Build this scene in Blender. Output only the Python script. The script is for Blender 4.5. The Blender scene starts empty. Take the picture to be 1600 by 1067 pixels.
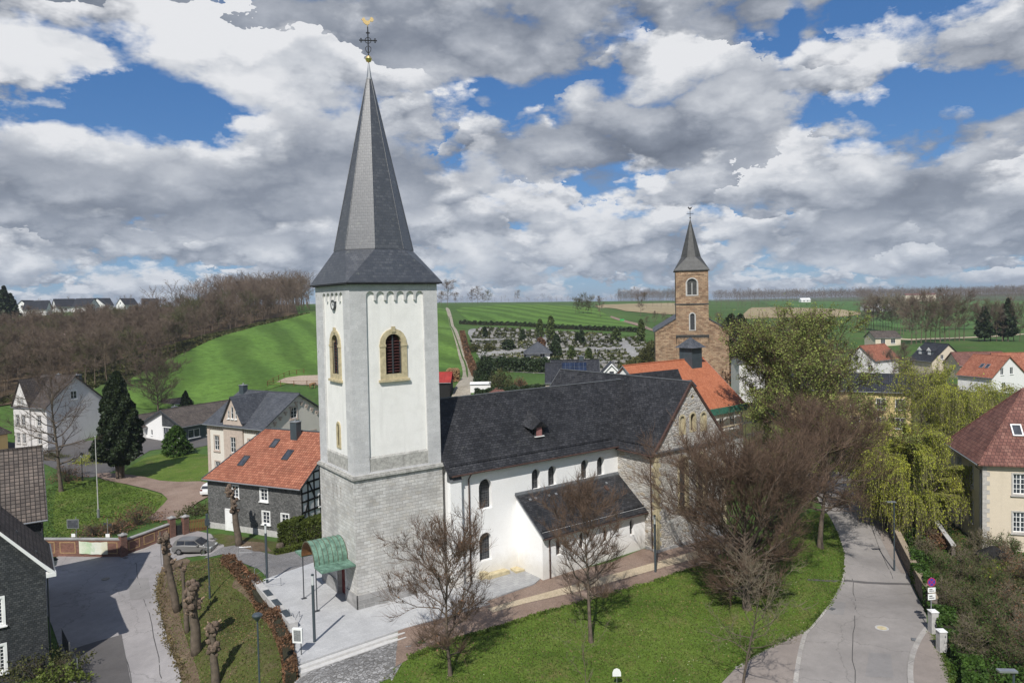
import bpy, bmesh, math, random
import numpy as np
from mathutils import Vector, Matrix
from mathutils.geometry import tessellate_polygon
PI = math.pi
random.seed(7)
sc = bpy.context.scene
COL = sc.collection

# ------------------------------------------------------------------ camera
F, PIT, ROL, CY, YAW = 1143.0, .0363, .0217, 515.4, .6023
CAM = np.array([-21.18, -52.35, 23.18])
FW = np.array([math.sin(YAW)*math.cos(PIT), math.cos(YAW)*math.cos(PIT), -math.sin(PIT)])
RT = np.array([math.cos(YAW), -math.sin(YAW), 0.0])
UP = np.cross(RT, FW)
# a picture direction (x,y down) = FW + RT*(xc-ys)/F - UP*(xs+yc)/F
XR = RT*math.cos(ROL) - UP*math.sin(ROL)
YR = RT*math.sin(ROL) + UP*math.cos(ROL)
cam = bpy.data.cameras.new('camera'); co = bpy.data.objects.new('camera', cam); COL.objects.link(co)
m = Matrix(((XR[0], YR[0], -FW[0], CAM[0]), (XR[1], YR[1], -FW[1], CAM[1]), (XR[2], YR[2], -FW[2], CAM[2]), (0, 0, 0, 1)))
co.matrix_world = m
cam.sensor_fit = 'HORIZONTAL'; cam.sensor_width = 36; cam.lens = F/1600*36
cam.shift_y = (CY-533.5)/1600
cam.clip_start = .5; cam.clip_end = 20000
sc.camera = co

# ------------------------------------------------------------------ sun, sky, exposure
SUND = np.array([-.748, -.663, 0.0]); SUND /= np.linalg.norm(SUND)
ELEV = math.radians(47.5)
sun = bpy.data.lights.new('sun', 'SUN'); sun.energy = 4.8; sun.angle = math.radians(.53); sun.color = (1, .965, .915)
so = bpy.data.objects.new('sun', sun); COL.objects.link(so)
sdir = Vector((SUND[0]*math.cos(ELEV), SUND[1]*math.cos(ELEV), math.sin(ELEV)))
so.rotation_euler = sdir.to_track_quat('Z', 'Y').to_euler(); so.location = (-60, -60, 90)
sc.view_settings.view_transform = 'Standard'; sc.view_settings.look = 'None'
sc.view_settings.exposure = 0.0; sc.view_settings.gamma = 1.0; sc.view_settings.use_curve_mapping = False

def ND(nt, t, **kw):
    n = nt.nodes.new(t)
    for k, v in kw.items():
        if k.startswith('i_'):
            n.inputs[k[2:].replace('_', ' ')].default_value = v
        else: setattr(n, k, v)
    return n
def MATH(nt, op, a, b=None, c=None, clamp=False):
    n = nt.nodes.new('ShaderNodeMath'); n.operation = op; n.use_clamp = clamp
    for i, v in enumerate((a, b, c)):
        if v is None: continue
        if isinstance(v, (int, float)): n.inputs[i].default_value = v
        else: nt.links.new(v, n.inputs[i])
    return n.outputs[0]
def VM(nt, op, a, b=None, s=None):
    n = nt.nodes.new('ShaderNodeVectorMath'); n.operation = op
    for i, v in enumerate((a, b)):
        if v is None: continue
        if isinstance(v, (tuple, list)): n.inputs[i].default_value = v
        else: nt.links.new(v, n.inputs[i])
    if s is not None:
        if isinstance(s, (int, float)): n.inputs['Scale'].default_value = s
        else: nt.links.new(s, n.inputs['Scale'])
    return n.outputs['Value'] if op in ('DOT_PRODUCT', 'LENGTH', 'DISTANCE') else n.outputs[0]
def RAMP(nt, fac, stops, interp='LINEAR'):
    n = nt.nodes.new('ShaderNodeValToRGB'); n.color_ramp.interpolation = interp
    el = n.color_ramp.elements
    while len(el) < len(stops): el.new(.5)
    for e, (p, c) in zip(el, stops):
        e.position = p; e.color = c if len(c) == 4 else tuple(c)+(1,)
    nt.links.new(fac, n.inputs[0]); return n.outputs[0]
def MIX(nt, fac, a, b, mode='MIX'):
    n = nt.nodes.new('ShaderNodeMix'); n.data_type = 'RGBA'; n.blend_type = mode
    for sck, v in ((n.inputs[0], fac), (n.inputs[6], a), (n.inputs[7], b)):
        if isinstance(v, (int, float)): sck.default_value = v
        elif isinstance(v, (tuple, list)): sck.default_value = tuple(v) if len(v) == 4 else tuple(v)+(1,)
        else: nt.links.new(v, sck)
    return n.outputs[2]
def NOISE(nt, vec, scale, detail=6, rough=.55, out=0, dist=0):
    n = nt.nodes.new('ShaderNodeTexNoise'); n.inputs['Scale'].default_value = scale
    n.inputs['Detail'].default_value = detail; n.inputs['Roughness'].default_value = rough; n.inputs['Distortion'].default_value = dist
    nt.links.new(vec, n.inputs['Vector']); return n.outputs[out]

def pix_dir(px, py):
    x2, y2 = px-800, py-CY
    c, s = math.cos(ROL), math.sin(ROL)
    x = x2*c-y2*s; y = x2*s+y2*c
    return FW + RT*x/F - UP*y/F

SKYOFF = 23.4
CLOUD_ROWS = [(.012, .05, .46), (.05, .09, .44), (.10, .15, .42), (.17, .22, .42), (.26, .30, .41), (.37, .42, .44), (.60, .65, .46)]
def make_world():
    w = bpy.data.worlds.new('World'); sc.world = w; w.use_nodes = True; w.cycles.sampling_method = 'MANUAL'; w.cycles.sample_map_resolution = 512
    nt = w.node_tree; nt.nodes.clear()
    out = nt.nodes.new('ShaderNodeOutputWorld'); bg = nt.nodes.new('ShaderNodeBackground')
    bg.inputs['Strength'].default_value = .1
    sky = nt.nodes.new('ShaderNodeTexSky'); sky.sky_type = 'NISHITA'; sky.sun_disc = False
    sky.sun_elevation = ELEV; sky.sun_rotation = math.atan2(SUND[0], SUND[1])
    sky.air_density = 1.0; sky.dust_density = .3; sky.ozone_density = 2.5; sky.altitude = 200
    tc = nt.nodes.new('ShaderNodeTexCoord'); d = tc.outputs['Generated']
    sep = nt.nodes.new('ShaderNodeSeparateXYZ'); nt.links.new(d, sep.inputs[0])
    z = MATH(nt, 'MAXIMUM', sep.outputs[2], 0.0)
    # broad cloud field: holes of blue and heavy banks placed by direction
    def blob(px, py, rx, ry):
        dd = pix_dir(px, py); dd /= np.linalg.norm(dd)
        df = VM(nt, 'SUBTRACT', d, tuple(dd))
        a = VM(nt, 'DOT_PRODUCT', df, tuple(XR)); b = VM(nt, 'DOT_PRODUCT', df, tuple(YR))
        a = MATH(nt, 'DIVIDE', a, rx/F); b = MATH(nt, 'DIVIDE', b, ry/F)
        r2 = MATH(nt, 'ADD', MATH(nt, 'MULTIPLY', a, a), MATH(nt, 'MULTIPLY', b, b))
        return MATH(nt, 'POWER', 2.718, MATH(nt, 'MULTIPLY', r2, -1.0))
    bias = None
    for (px, py, rx, ry, s) in SKY_BLOBS:
        t = MATH(nt, 'MULTIPLY', blob(px, py, rx, ry), s)
        bias = t if bias is None else MATH(nt, 'ADD', bias, t)
    def sstep(v, lo, hi):
        n = nt.nodes.new('ShaderNodeMapRange'); n.interpolation_type = 'SMOOTHSTEP'
        nt.links.new(v, n.inputs[0]); n.inputs[1].default_value = lo; n.inputs[2].default_value = hi
        return n.outputs[0]
    K = 10.0
    def k(c): return tuple(v*K for v in c)
    skyc = MIX(nt, .35, MIX(nt, 1.0, sky.outputs[0], (.36, .58, .82, 1), 'MULTIPLY'), k((.085, .24, .56)))
    cy_, sy_ = math.cos(YAW), math.sin(YAW)      # azimuth measured from the view heading, seam behind the camera
    fx = MATH(nt, 'ADD', MATH(nt, 'MULTIPLY', sep.outputs[0], sy_), MATH(nt, 'MULTIPLY', sep.outputs[1], cy_))
    rx_ = MATH(nt, 'SUBTRACT', MATH(nt, 'MULTIPLY', sep.outputs[0], cy_), MATH(nt, 'MULTIPLY', sep.outputs[1], sy_))
    az = MATH(nt, 'ARCTAN2', rx_, fx)
    colr = skyc
    # heaps of cumulus in rows: small and low far away, broad and high close by
    for i, (zk, sz, amt) in enumerate(CLOUD_ROWS):
        cmb = nt.nodes.new('ShaderNodeCombineXYZ')
        nt.links.new(MATH(nt, 'MULTIPLY_ADD', az, 1/sz, 17.3*i+SKYOFF), cmb.inputs[0])
        W_ = MATH(nt, 'DIVIDE', MATH(nt, 'SUBTRACT', z, zk), sz*.52); nt.links.new(W_, cmb.inputs[1]); cmb.inputs[2].default_value = i*3.7
        c = cmb.outputs[0]
        v = VM(nt, 'ADD', c, VM(nt, 'MULTIPLY', VM(nt, 'SUBTRACT', NOISE(nt, c, 2.2, 6, .62, 1), (.5, .5, .5)), (.75, .55, 0)))
        v1 = nt.nodes.new('ShaderNodeTexVoronoi'); v1.voronoi_dimensions = '2D';  v1.inputs['Scale'].default_value = 1.0; nt.links.new(v, v1.inputs['Vector'])
        l1 = VM(nt, 'SUBTRACT', v, v1.outputs['Position']); s1 = nt.nodes.new('ShaderNodeSeparateXYZ'); nt.links.new(l1, s1.inputs[0])
        v2 = nt.nodes.new('ShaderNodeTexVoronoi'); v2.voronoi_dimensions = '2D';  v2.inputs['Scale'].default_value = 4.2; nt.links.new(v, v2.inputs['Vector'])
        l2 = VM(nt, 'SUBTRACT', v, v2.outputs['Position']); s2 = nt.nodes.new('ShaderNodeSeparateXYZ'); nt.links.new(l2, s2.inputs[0])
        n3 = MATH(nt, 'SUBTRACT', NOISE(nt, c, 2.3, 8, .60), .5)
        dx, dy = s1.outputs[0], s1.outputs[1]
        up_ = MATH(nt, 'MAXIMUM', dy, 0.0); dn_ = MATH(nt, 'MINIMUM', dy, 0.0)
        r2 = MATH(nt, 'ADD', MATH(nt, 'MULTIPLY', MATH(nt, 'MULTIPLY', dx, dx), .75), MATH(nt, 'ADD', MATH(nt, 'MULTIPLY', MATH(nt, 'MULTIPLY', up_, up_), 1.0), MATH(nt, 'MULTIPLY', MATH(nt, 'MULTIPLY', dn_, dn_), 3.0)))
        q = MATH(nt, 'SUBTRACT', amt, MATH(nt, 'SQRT', r2))
        q = MATH(nt, 'ADD', q, MATH(nt, 'MULTIPLY', n3, 1.25))
        q = MATH(nt, 'ADD', q, MATH(nt, 'MULTIPLY', MATH(nt, 'SUBTRACT', .33, v2.outputs['Distance']), .42))
        q = MATH(nt, 'ADD', q, MATH(nt, 'MULTIPLY', bias, 2.0))
        q = MATH(nt, 'SUBTRACT', q, MATH(nt, 'MULTIPLY', MATH(nt, 'MAXIMUM', MATH(nt, 'SUBTRACT', MATH(nt, 'ABSOLUTE', W_), 1.1), 0.0), 1.0))
        msk = MATH(nt, 'SMOOTH_MIN', 1.0, MATH(nt, 'MAXIMUM', 0.0, MATH(nt, 'MULTIPLY', q, 5.5)), .25)
        br = MATH(nt, 'ADD', .55, MATH(nt, 'MULTIPLY', dy, 1.2))
        br = MATH(nt, 'ADD', br, MATH(nt, 'MULTIPLY', n3, 1.75))
        br = MATH(nt, 'ADD', br, MATH(nt, 'MULTIPLY', MATH(nt, 'SUBTRACT', .3, v2.outputs['Distance']), .9))
        br = MATH(nt, 'SUBTRACT', br, MATH(nt, 'MULTIPLY', MATH(nt, 'SUBTRACT', q, .30), .45))
        cc = RAMP(nt, br, [(0.0, (.15, .175, .225)), (.28, (.235, .265, .325)), (.55, (.40, .43, .49)), (.82, (.61, .635, .68)), (1.08 if False else 1.0, (.80, .81, .835))])
        colr = MIX(nt, msk, colr, VM(nt, 'SCALE', cc, None, K))
    # pale band of far cloud just over the horizon
    hz = MATH(nt, 'POWER', 2.718, MATH(nt, 'MULTIPLY', z, -12.0))
    colr = MIX(nt, MATH(nt, 'MULTIPLY', hz, .5), colr, k((.47, .55, .67)))
    nt.links.new(colr, bg.inputs[0]); nt.links.new(bg.outputs[0], out.inputs[0])
# (photo direction, spread, amount): positive = more cloud, negative = open blue
SKY_BLOBS = [(130, 160, 150, 45, -.09), (190, 165, 130, 36, -.08), (330, 200, 60, 55, -.10), (240, 225, 90, 24, -.07), (690, 205, 26, 40, -.12), (772, 135, 26, 12, -.16),
             (1235, 50, 16, 60, -.15), (1400, 180, 60, 45, -.12), (1530, 160, 60, 22, -.13), (205, 45, 40, 25, -.06), (1232, 325, 25, 20, -.06),
             (950, 260, 260, 60, .10), (230, 45, 240, 65, .17), (600, 40, 160, 50, .08), (1180, 110, 150, 60, .07), (640, 300, 120, 60, .05), (1040, 60, 200, 80, .07), (1330, 70, 70, 50, .03), (150, 330, 300, 60, .09), (50, 260, 80, 50, .08),
             (1150, 330, 300, 40, .06), (450, 330, 260, 70, .08), (1480, 300, 200, 70, .08), (800, 420, 900, 40, .05), (1560, 40, 90, 50, .08), (40, 90, 90, 50, .06)]
make_world()

# ------------------------------------------------------------------ terrain heights (numpy only)
def D(px, py, dist):
    d = pix_dir(px, py); t = dist/math.hypot(d[0], d[1]); return CAM + d*t
def G(px, py, z):
    d = pix_dir(px, py); t = (z-CAM[2])/d[2]; return CAM + d*t
WPTS = [  # x, y, z measured on the church hill, the streets and gardens around it
 (0,0,0),(7,-3,0),(-3,5,0),(-4,-4,0),(-5.2,0,0),(-4.7,6,0),(-4.6,11,0),(15,-4,0),(28,-7,-.1),(36,-9,-.4),(12,8,0),(20,15,0),(35,10,.3),(0,13,-.2),(-2,16,-.5),(5,20,-.6),
 (-6.3,-8,-.5),(-4,-11,-.8),(0,-10,-.35),(8,-10,-.4),(22,-11,-.6),(12,-15,-1.1),(20,-17,-1.4),(5,-18,-1.4),(0,-16,-1.3),(30,-12,-.9),(-4,-20,-2),
 (27,-20.5,-2),(39,-16,-2),(46,-12,-2),(59,-1.6,-2),(76,11,-2),(38,-23,-2.05),(56,-9,-2.05),(71,1,-2.05),(26,-28,-2.1),(15,-21,-2.0),(30,-25,-2.05),(41,-12.5,-1.0),(34,-14,-1.1),(52,-4,-1.1),
 (95,25,-2),(60,-20,-2.6),(68,-12,-2.8),(80,-25,-3),(50,-30,-2.8),(90,-5,-2.6),(110,20,-2),(130,0,-2),(145,32,-1.2),(168,31,0),(205,62,-.5),(194,69,-.3),(120,-40,-3),
 (-11.6,2,-2.6),(-11.9,9.5,-2.4),(-11.2,22,-2.1),(-8.5,29,-1.8),(-8.5,5,-1.5),(-8,12,-1.0),(-8,17,-.9),(-7,0,-1.0),(-9,-4,-1.9),(-12,-8,-2.9),(-8.5,-12,-2.0),(-18,5,-2.8),(-18,12,-2.6),(-22,20,-2.5),(-18,25,-2.3),
 (-14,-20,-3),(-30,0,-3),(-30,-30,-3.5),(0,-40,-3.2),(30,-50,-3.4),(-18,37,-2.1),(-12.5,33,-1.9),(-6,27,-1.6),(-3,21,-1.0),(-3.5,26,-1.3),(-6,42,-1.8),(-2,44,-1.6),(2,26,-1.0),(4,30,-.9),(-4,33,-1.1),
 (-13,50,-2),(-25,60,-2.2),(-5,65,-1.8),(8,56,-.6),(2,75,-1.5),(-22,90,-1.4),(-32,85,-1.6),(-21,116,-2.0),(-10,110,-2.0),(-35,112,-1.8),(5,96,-2),(20,100,-1.2),(-8,80,-1.8),(30,60,.5),(45,45,.6),(52,12,.2),(60,30,.5),(76,74,1.6),
 (97,63,4.2),(110,50,3.8),(115,75,5),(75,50,1.5),(-50,60,-1.5),(-60,20,-3),(-60,-60,-4),(60,-70,-4),(-150,-50,-3),(150,-120,-4),(-120,100,4),
]
PPTS = [  # picture column, picture row, horizontal distance in metres
 (730,700,150),(740,605,185),(730,560,255),(705,510,360),(690,482,470),(760,577,230),(860,572,232),(980,560,240),(800,545,262),(740,520,310),(860,516,330),(1000,520,300),(900,505,360),(800,476,500),(870,477,510),(940,482,600),(1000,496,430),
 (960,500,400),(1050,470,900),(800,473,1100),(900,474,1500),(300,625,195),(165,602,190),(400,525,270),(300,565,235),(480,489,340),(430,600,205),(470,560,240),(600,520,300),(640,485,420),(560,480,480),
 (100,565,250),(200,525,330),(400,480,390),(470,478,410),(0,535,330),(80,605,205),(0,610,210),(100,490,480),(0,489,560),(300,495,400),(-150,540,330),(-300,500,500),(200,484,700),(350,478,700),(550,474,900),
 (1200,508,400),(1250,476,900),(1300,484,650),(1150,480,800),(1450,522,400),(1400,502,550),(1500,473,900),(1600,474,900),(1600,470,1500),(1560,541,300),(1650,540,300),(1700,470,1200),(1450,545,270),(1300,540,300),(1200,550,260),(1400,470,1500),(1200,470,1500),(1560,459,3200),(1750,458,3200),(1400,466,3000),(1000,471,3000),(600,475,3000),(200,483,3000),(-200,486,2500),
]
_P = [tuple(p) for p in WPTS]
for px, py, dd in PPTS:
    q = D(px, py, dd); _P.append((q[0], q[1], q[2]))
for a in range(0, 360, 30):      # far ring that closes the ground sheet
    for R_ in (5000, 7500):
        _P.append((R_*math.cos(math.radians(a)), R_*math.sin(math.radians(a)), 14.0))
for a in range(200, 340, 25):
    _P.append((CAM[0]+300*math.cos(math.radians(a)), CAM[1]+300*math.sin(math.radians(a)), -5.0))
_P = np.array(_P, float)
def _phi(r): return -np.sqrt(r*r+9.0)
_n = len(_P)
_A = np.zeros((_n+1, _n+1)); _d = np.hypot(_P[:, None, 0]-_P[None, :, 0], _P[:, None, 1]-_P[None, :, 1])
_A[:_n, :_n] = _phi(_d) - np.eye(_n)*.25; _A[:_n, _n] = 1; _A[_n, :_n] = 1
_w = np.linalg.solve(_A, np.append(_P[:, 2], 0))
def rbf(x, y):
    x = np.asarray(x, float); y = np.asarray(y, float); o = np.full(x.shape, _w[_n])
    for i in range(_n): o = o + _w[i]*_phi(np.hypot(x-_P[i, 0], y-_P[i, 1]))
    return o
def _lines(c0, c1, lo, hi, step):
    a = list(np.arange(c0, c1+1e-6, step)); s = step
    while a[-1] < hi: s *= 1.045; a.append(a[-1]+s)
    s = step; b = [a[0]]
    while b[-1] > lo: s *= 1.06; b.append(b[-1]-s)
    return np.array(b[:0:-1]+a)
GX = _lines(-34, 78, -6500, 6500, 1.0); GY = _lines(-32, 60, -6500, 6500, 1.0)
XX, YY = np.meshgrid(GX, GY, indexing='ij')
HH = rbf(XX, YY)
_m = (XX > -7.2) & (XX < 17) & (YY > -6.0) & (YY < 14); HH[_m] = np.minimum(HH[_m], 0.03); _m = (XX > -8.2) & (XX < 1.5) & (YY > -7.5) & (YY < -5.2); HH[_m] = np.minimum(HH[_m], -.27)
def H(x, y):
    i = min(max(int(np.searchsorted(GX, x))-1, 0), len(GX)-2); j = min(max(int(np.searchsorted(GY, y))-1, 0), len(GY)-2)
    a = (x-GX[i])/(GX[i+1]-GX[i]); b = (y-GY[j])/(GY[j+1]-GY[j])
    return float(HH[i, j]*(1-a)*(1-b)+HH[i+1, j]*a*(1-b)+HH[i, j+1]*(1-a)*b+HH[i+1, j+1]*a*b)
def P2G(px, py, far=4000):
    "first meeting of a picture ray with the ground"
    d = pix_dir(px, py); d = d/math.hypot(d[0], d[1]); t = 8.0; prev = None
    while t < far:
        p = CAM+d*t; e = p[2]-H(p[0], p[1])
        if e < 0:
            lo, hi = prev, t
            for _ in range(24):
                mid = (lo+hi)/2; q = CAM+d*mid
                if q[2]-H(q[0], q[1]) < 0: hi = mid
                else: lo = mid
            q = CAM+d*hi; return (float(q[0]), float(q[1]), H(q[0], q[1]))
        prev = t; t += max(.5, t*.01)
    q = CAM+d*far; return (float(q[0]), float(q[1]), H(q[0], q[1]))

# ------------------------------------------------------------------ mesh helpers
def V(*a): return Vector(a)
class MB:
    def __init__(s): s.v = []; s.f = []; s.m = []; s.mi = 0
    def face(s, pts, mi=None):
        b = len(s.v); s.v += [tuple(p) for p in pts]; s.f.append(tuple(range(b, b+len(pts)))); s.m.append(s.mi if mi is None else mi)
    def box(s, x0, x1, y0, y1, z0, z1, mi=None):
        s.prism([(x0, y0, z0), (x1, y0, z0), (x1, y1, z0), (x0, y1, z0)], (0, 0, z1-z0), mi)
    def obox(s, c, ax, ay, az, mi=None):
        "box from centre and three half vectors"
        c, ax, ay, az = map(Vector, (c, ax, ay, az))
        s.prism([c-ax-ay-az, c+ax-ay-az, c+ax+ay-az, c-ax+ay-az], az*2, mi)
    def prism(s, poly, vec, mi=None):
        P = [Vector(p) for p in poly]; w = Vector(vec); n = len(P)
        nrm = Vector((0, 0, 0))
        for i in range(n): nrm += P[i].cross(P[(i+1) % n])
        if nrm.dot(w) > 0: P = P[::-1]
        s.face(P, mi); s.face([p+w for p in P][::-1], mi)
        for i in range(n):
            a, b = P[i], P[(i+1) % n]; s.face([a, a+w, b+w, b], mi)
    def taper(s, poly0, poly1, mi=None):
        n = len(poly0); s.face(list(poly0)[::-1], mi); s.face(list(poly1), mi)
        for i in range(n): s.face([poly0[i], poly0[(i+1) % n], poly1[(i+1) % n], poly1[i]], mi)
    def tube(s, pts, r, n=8, mi=None, cap=True):
        P = [Vector(p) for p in pts]; rs = r if isinstance(r, (list, tuple)) else [r]*len(P); rings = []
        for i, p in enumerate(P):
            t = (P[min(i+1, len(P)-1)]-P[max(i-1, 0)]).normalized()
            a = t.orthogonal() if i == 0 else (pa - t*pa.dot(t))
            a.normalize(); pa = a; b = t.cross(a)
            rings.append([p+(a*math.cos(2*PI*k/n)+b*math.sin(2*PI*k/n))*rs[i] for k in range(n)])
        for i in range(len(P)-1):
            for k in range(n): s.face([rings[i][k], rings[i][(k+1) % n], rings[i+1][(k+1) % n], rings[i+1][k]], mi)
        if cap: s.face(rings[0][::-1], mi); s.face(rings[-1], mi)
    def lathe(s, c, prof, n=12, mi=None):
        c = Vector(c); rings = [[c+Vector((r*math.cos(2*PI*k/n), r*math.sin(2*PI*k/n), z)) for k in range(n)] for r, z in prof]
        for i in range(len(rings)-1):
            for k in range(n): s.face([rings[i][k], rings[i][(k+1) % n], rings[i+1][(k+1) % n], rings[i+1][k]], mi)
        s.face(rings[0][::-1], mi); s.face(rings[-1], mi)
    def wall(s, O, U, outline, holes=(), depth=.2, mi=None, mr=None):
        "upright wall in plane O + U*a + z, facing U x Z, with openings cut through and their reveals"
        O = Vector(O); U = Vector(U).normalized(); N = U.cross(Vector((0, 0, 1)))
        loops = [[Vector((a, z, 0)) for a, z in outline]]+[[Vector((a, z, 0)) for a, z in h] for h in holes]
        flat = [p for l in loops for p in l]
        P3 = [O+U*p.x+Vector((0, 0, p.y)) for p in flat]
        for t in tessellate_polygon(loops):
            q = [P3[i] for i in t]
            if (q[1]-q[0]).cross(q[2]-q[0]).dot(N) < 0: q = q[::-1]
            s.face(q, mi)
        for h in holes:
            ar = sum(h[i][0]*h[(i+1) % len(h)][1]-h[(i+1) % len(h)][0]*h[i][1] for i in range(len(h)))
            hh = h if ar > 0 else h[::-1]
            for i in range(len(hh)):
                a = O+U*hh[i][0]+Vector((0, 0, hh[i][1])); b = O+U*hh[(i+1) % len(hh)][0]+Vector((0, 0, hh[(i+1) % len(hh)][1]))
                s.face([a, a-N*depth, b-N*depth, b][::-1], mr if mr is not None else mi)
    def build(s, name, mats, parent=None, smooth=False, uv=True):
        me = bpy.data.meshes.new(name); me.from_pydata(s.v, [], s.f)
        for mm in (mats if isinstance(mats, (list, tuple)) else [mats]): me.materials.append(mm)
        me.polygons.foreach_set('material_index', s.m)
        if uv: auto_uv(me)
        if smooth:
            bm = bmesh.new(); bm.from_mesh(me); bmesh.ops.remove_doubles(bm, verts=bm.verts, dist=1e-4); bm.to_mesh(me); bm.free()
            me.polygons.foreach_set('use_smooth', [True]*len(me.polygons))
            if smooth != 'all': 
                try: me.set_sharp_from_angle(angle=math.radians(40))
                except Exception: pass
        me.update(); o = bpy.data.objects.new(name, me); COL.objects.link(o)
        if parent is not None: o.parent = parent
        return o
def auto_uv(me):
    uvl = me.uv_layers.new(name='UVMap').data; vs = me.vertices
    for p in me.polygons:
        n = p.normal
        if abs(n.z) > .985: u = Vector((1, 0, 0)); v = Vector((0, 1, 0))
        else: u = Vector((-n.y, n.x, 0)).normalized(); v = n.cross(u)
        for li in p.loop_indices:
            c = vs[me.loops[li].vertex_index].co; uvl[li].uv = (c.dot(u), c.dot(v))
def arch(a, z, w, h, n=9):
    "arched opening outline: a = middle, z = sill, w, h overall"
    r = w/2; return [(a-r, z), (a+r, z)]+[(a+r*math.cos(PI*k/n), z+h-r+r*math.sin(PI*k/n)) for k in range(0, n+1)]
def rect(a, z, w, h): return [(a-w/2, z), (a+w/2, z), (a+w/2, z+h), (a-w/2, z+h)]
def thing(name, label, cat, loc=(0, 0, 0), rz=0.0, group=None):
    o = bpy.data.objects.new(name, None); COL.objects.link(o); o.location = loc; o.rotation_euler = (0, 0, rz); o.empty_display_size = .3
    o['label'] = label; o['category'] = cat
    if group: o['group'] = group
    return o
def tag(o, label, cat, group=None):
    o['label'] = label; o['category'] = cat
    if group: o['group'] = group
    return o
def struct(o, kind='structure', label=None, cat=None):
    o['kind'] = kind
    if label: o['label'] = label
    if cat: o['category'] = cat
    return o
def dup(root, loc=None, rz=None, label=None, scale=None):
    r = root.copy(); COL.objects.link(r)
    if loc is not None: r.location = loc
    if rz is not None: r.rotation_euler = (0, 0, rz)
    if scale is not None: r.scale = scale if isinstance(scale, (tuple, list)) else (scale,)*3
    if label: r['label'] = label
    for ch in list(root.children):
        c = ch.copy(); COL.objects.link(c); c.parent = r
        for g in list(ch.children):
            d = g.copy(); COL.objects.link(d); d.parent = c
    return r
def fast_mesh(name, verts, faces, mats, parent=None, mi=None):
    "verts (n,3), faces (m,k) numpy"
    me = bpy.data.meshes.new(name); k = faces.shape[1]
    me.vertices.add(len(verts)); me.vertices.foreach_set('co', np.asarray(verts, np.float32).ravel())
    me.loops.add(faces.size); me.loops.foreach_set('vertex_index', faces.astype(np.int32).ravel())
    me.polygons.add(len(faces)); me.polygons.foreach_set('loop_start', np.arange(0, faces.size, k, dtype=np.int32))
    for mm in (mats if isinstance(mats, (list, tuple)) else [mats]): me.materials.append(mm)
    if mi is not None: me.polygons.foreach_set('material_index', np.asarray(mi, np.int32))
    me.update(calc_edges=True); me.validate()
    o = bpy.data.objects.new(name, me); COL.objects.link(o)
    if parent is not None: o.parent = parent
    return o

# ------------------------------------------------------------------ materials
def newmat(name):
    m_ = bpy.data.materials.new(name); m_.use_nodes = True; nt = m_.node_tree
    bs = nt.nodes['Principled BSDF']; bs.inputs['Specular IOR Level'].default_value = .3; return m_, nt, bs
def coord(nt, kind='Object'):
    n = nt.nodes.new('ShaderNodeTexCoord'); return n.outputs[kind]
def bump(nt, bs, h, strength=.3, dist=.02):
    n = nt.nodes.new('ShaderNodeBump'); n.inputs['Strength'].default_value = strength; n.inputs['Distance'].default_value = dist
    nt.links.new(h, n.inputs['Height']); nt.links.new(n.outputs[0], bs.inputs['Normal'])
def c4(c, k=1.0): return (c[0]*k, c[1]*k, c[2]*k, 1)
def plain(name, col, rough=.7, var=.25, scale=1.5, metal=0, bmp=0.0, spec=None, col2=None, sc2=None):
    m_, nt, bs = newmat(name); co_ = coord(nt)
    n = NOISE(nt, co_, scale, 6, .6)
    a = c4(col, 1-var); b = c4(col2 if col2 else col, 1+var)
    cr = RAMP(nt, n, [(.32, a), (.68, b)])
    if sc2:
        n2 = NOISE(nt, co_, sc2, 4, .6); cr = MIX(nt, 1.0, cr, RAMP(nt, n2, [(.3, (.8, .8, .8)), (.7, (1.15, 1.15, 1.15))]), 'MULTIPLY')
    nt.links.new(cr, bs.inputs['Base Color']); bs.inputs['Roughness'].default_value = rough; bs.inputs['Metallic'].default_value = metal
    if spec is not None: bs.inputs['Specular IOR Level'].default_value = spec
    if bmp: bump(nt, bs, NOISE(nt, co_, scale*6, 6, .7), bmp, .03)
    return m_
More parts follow.
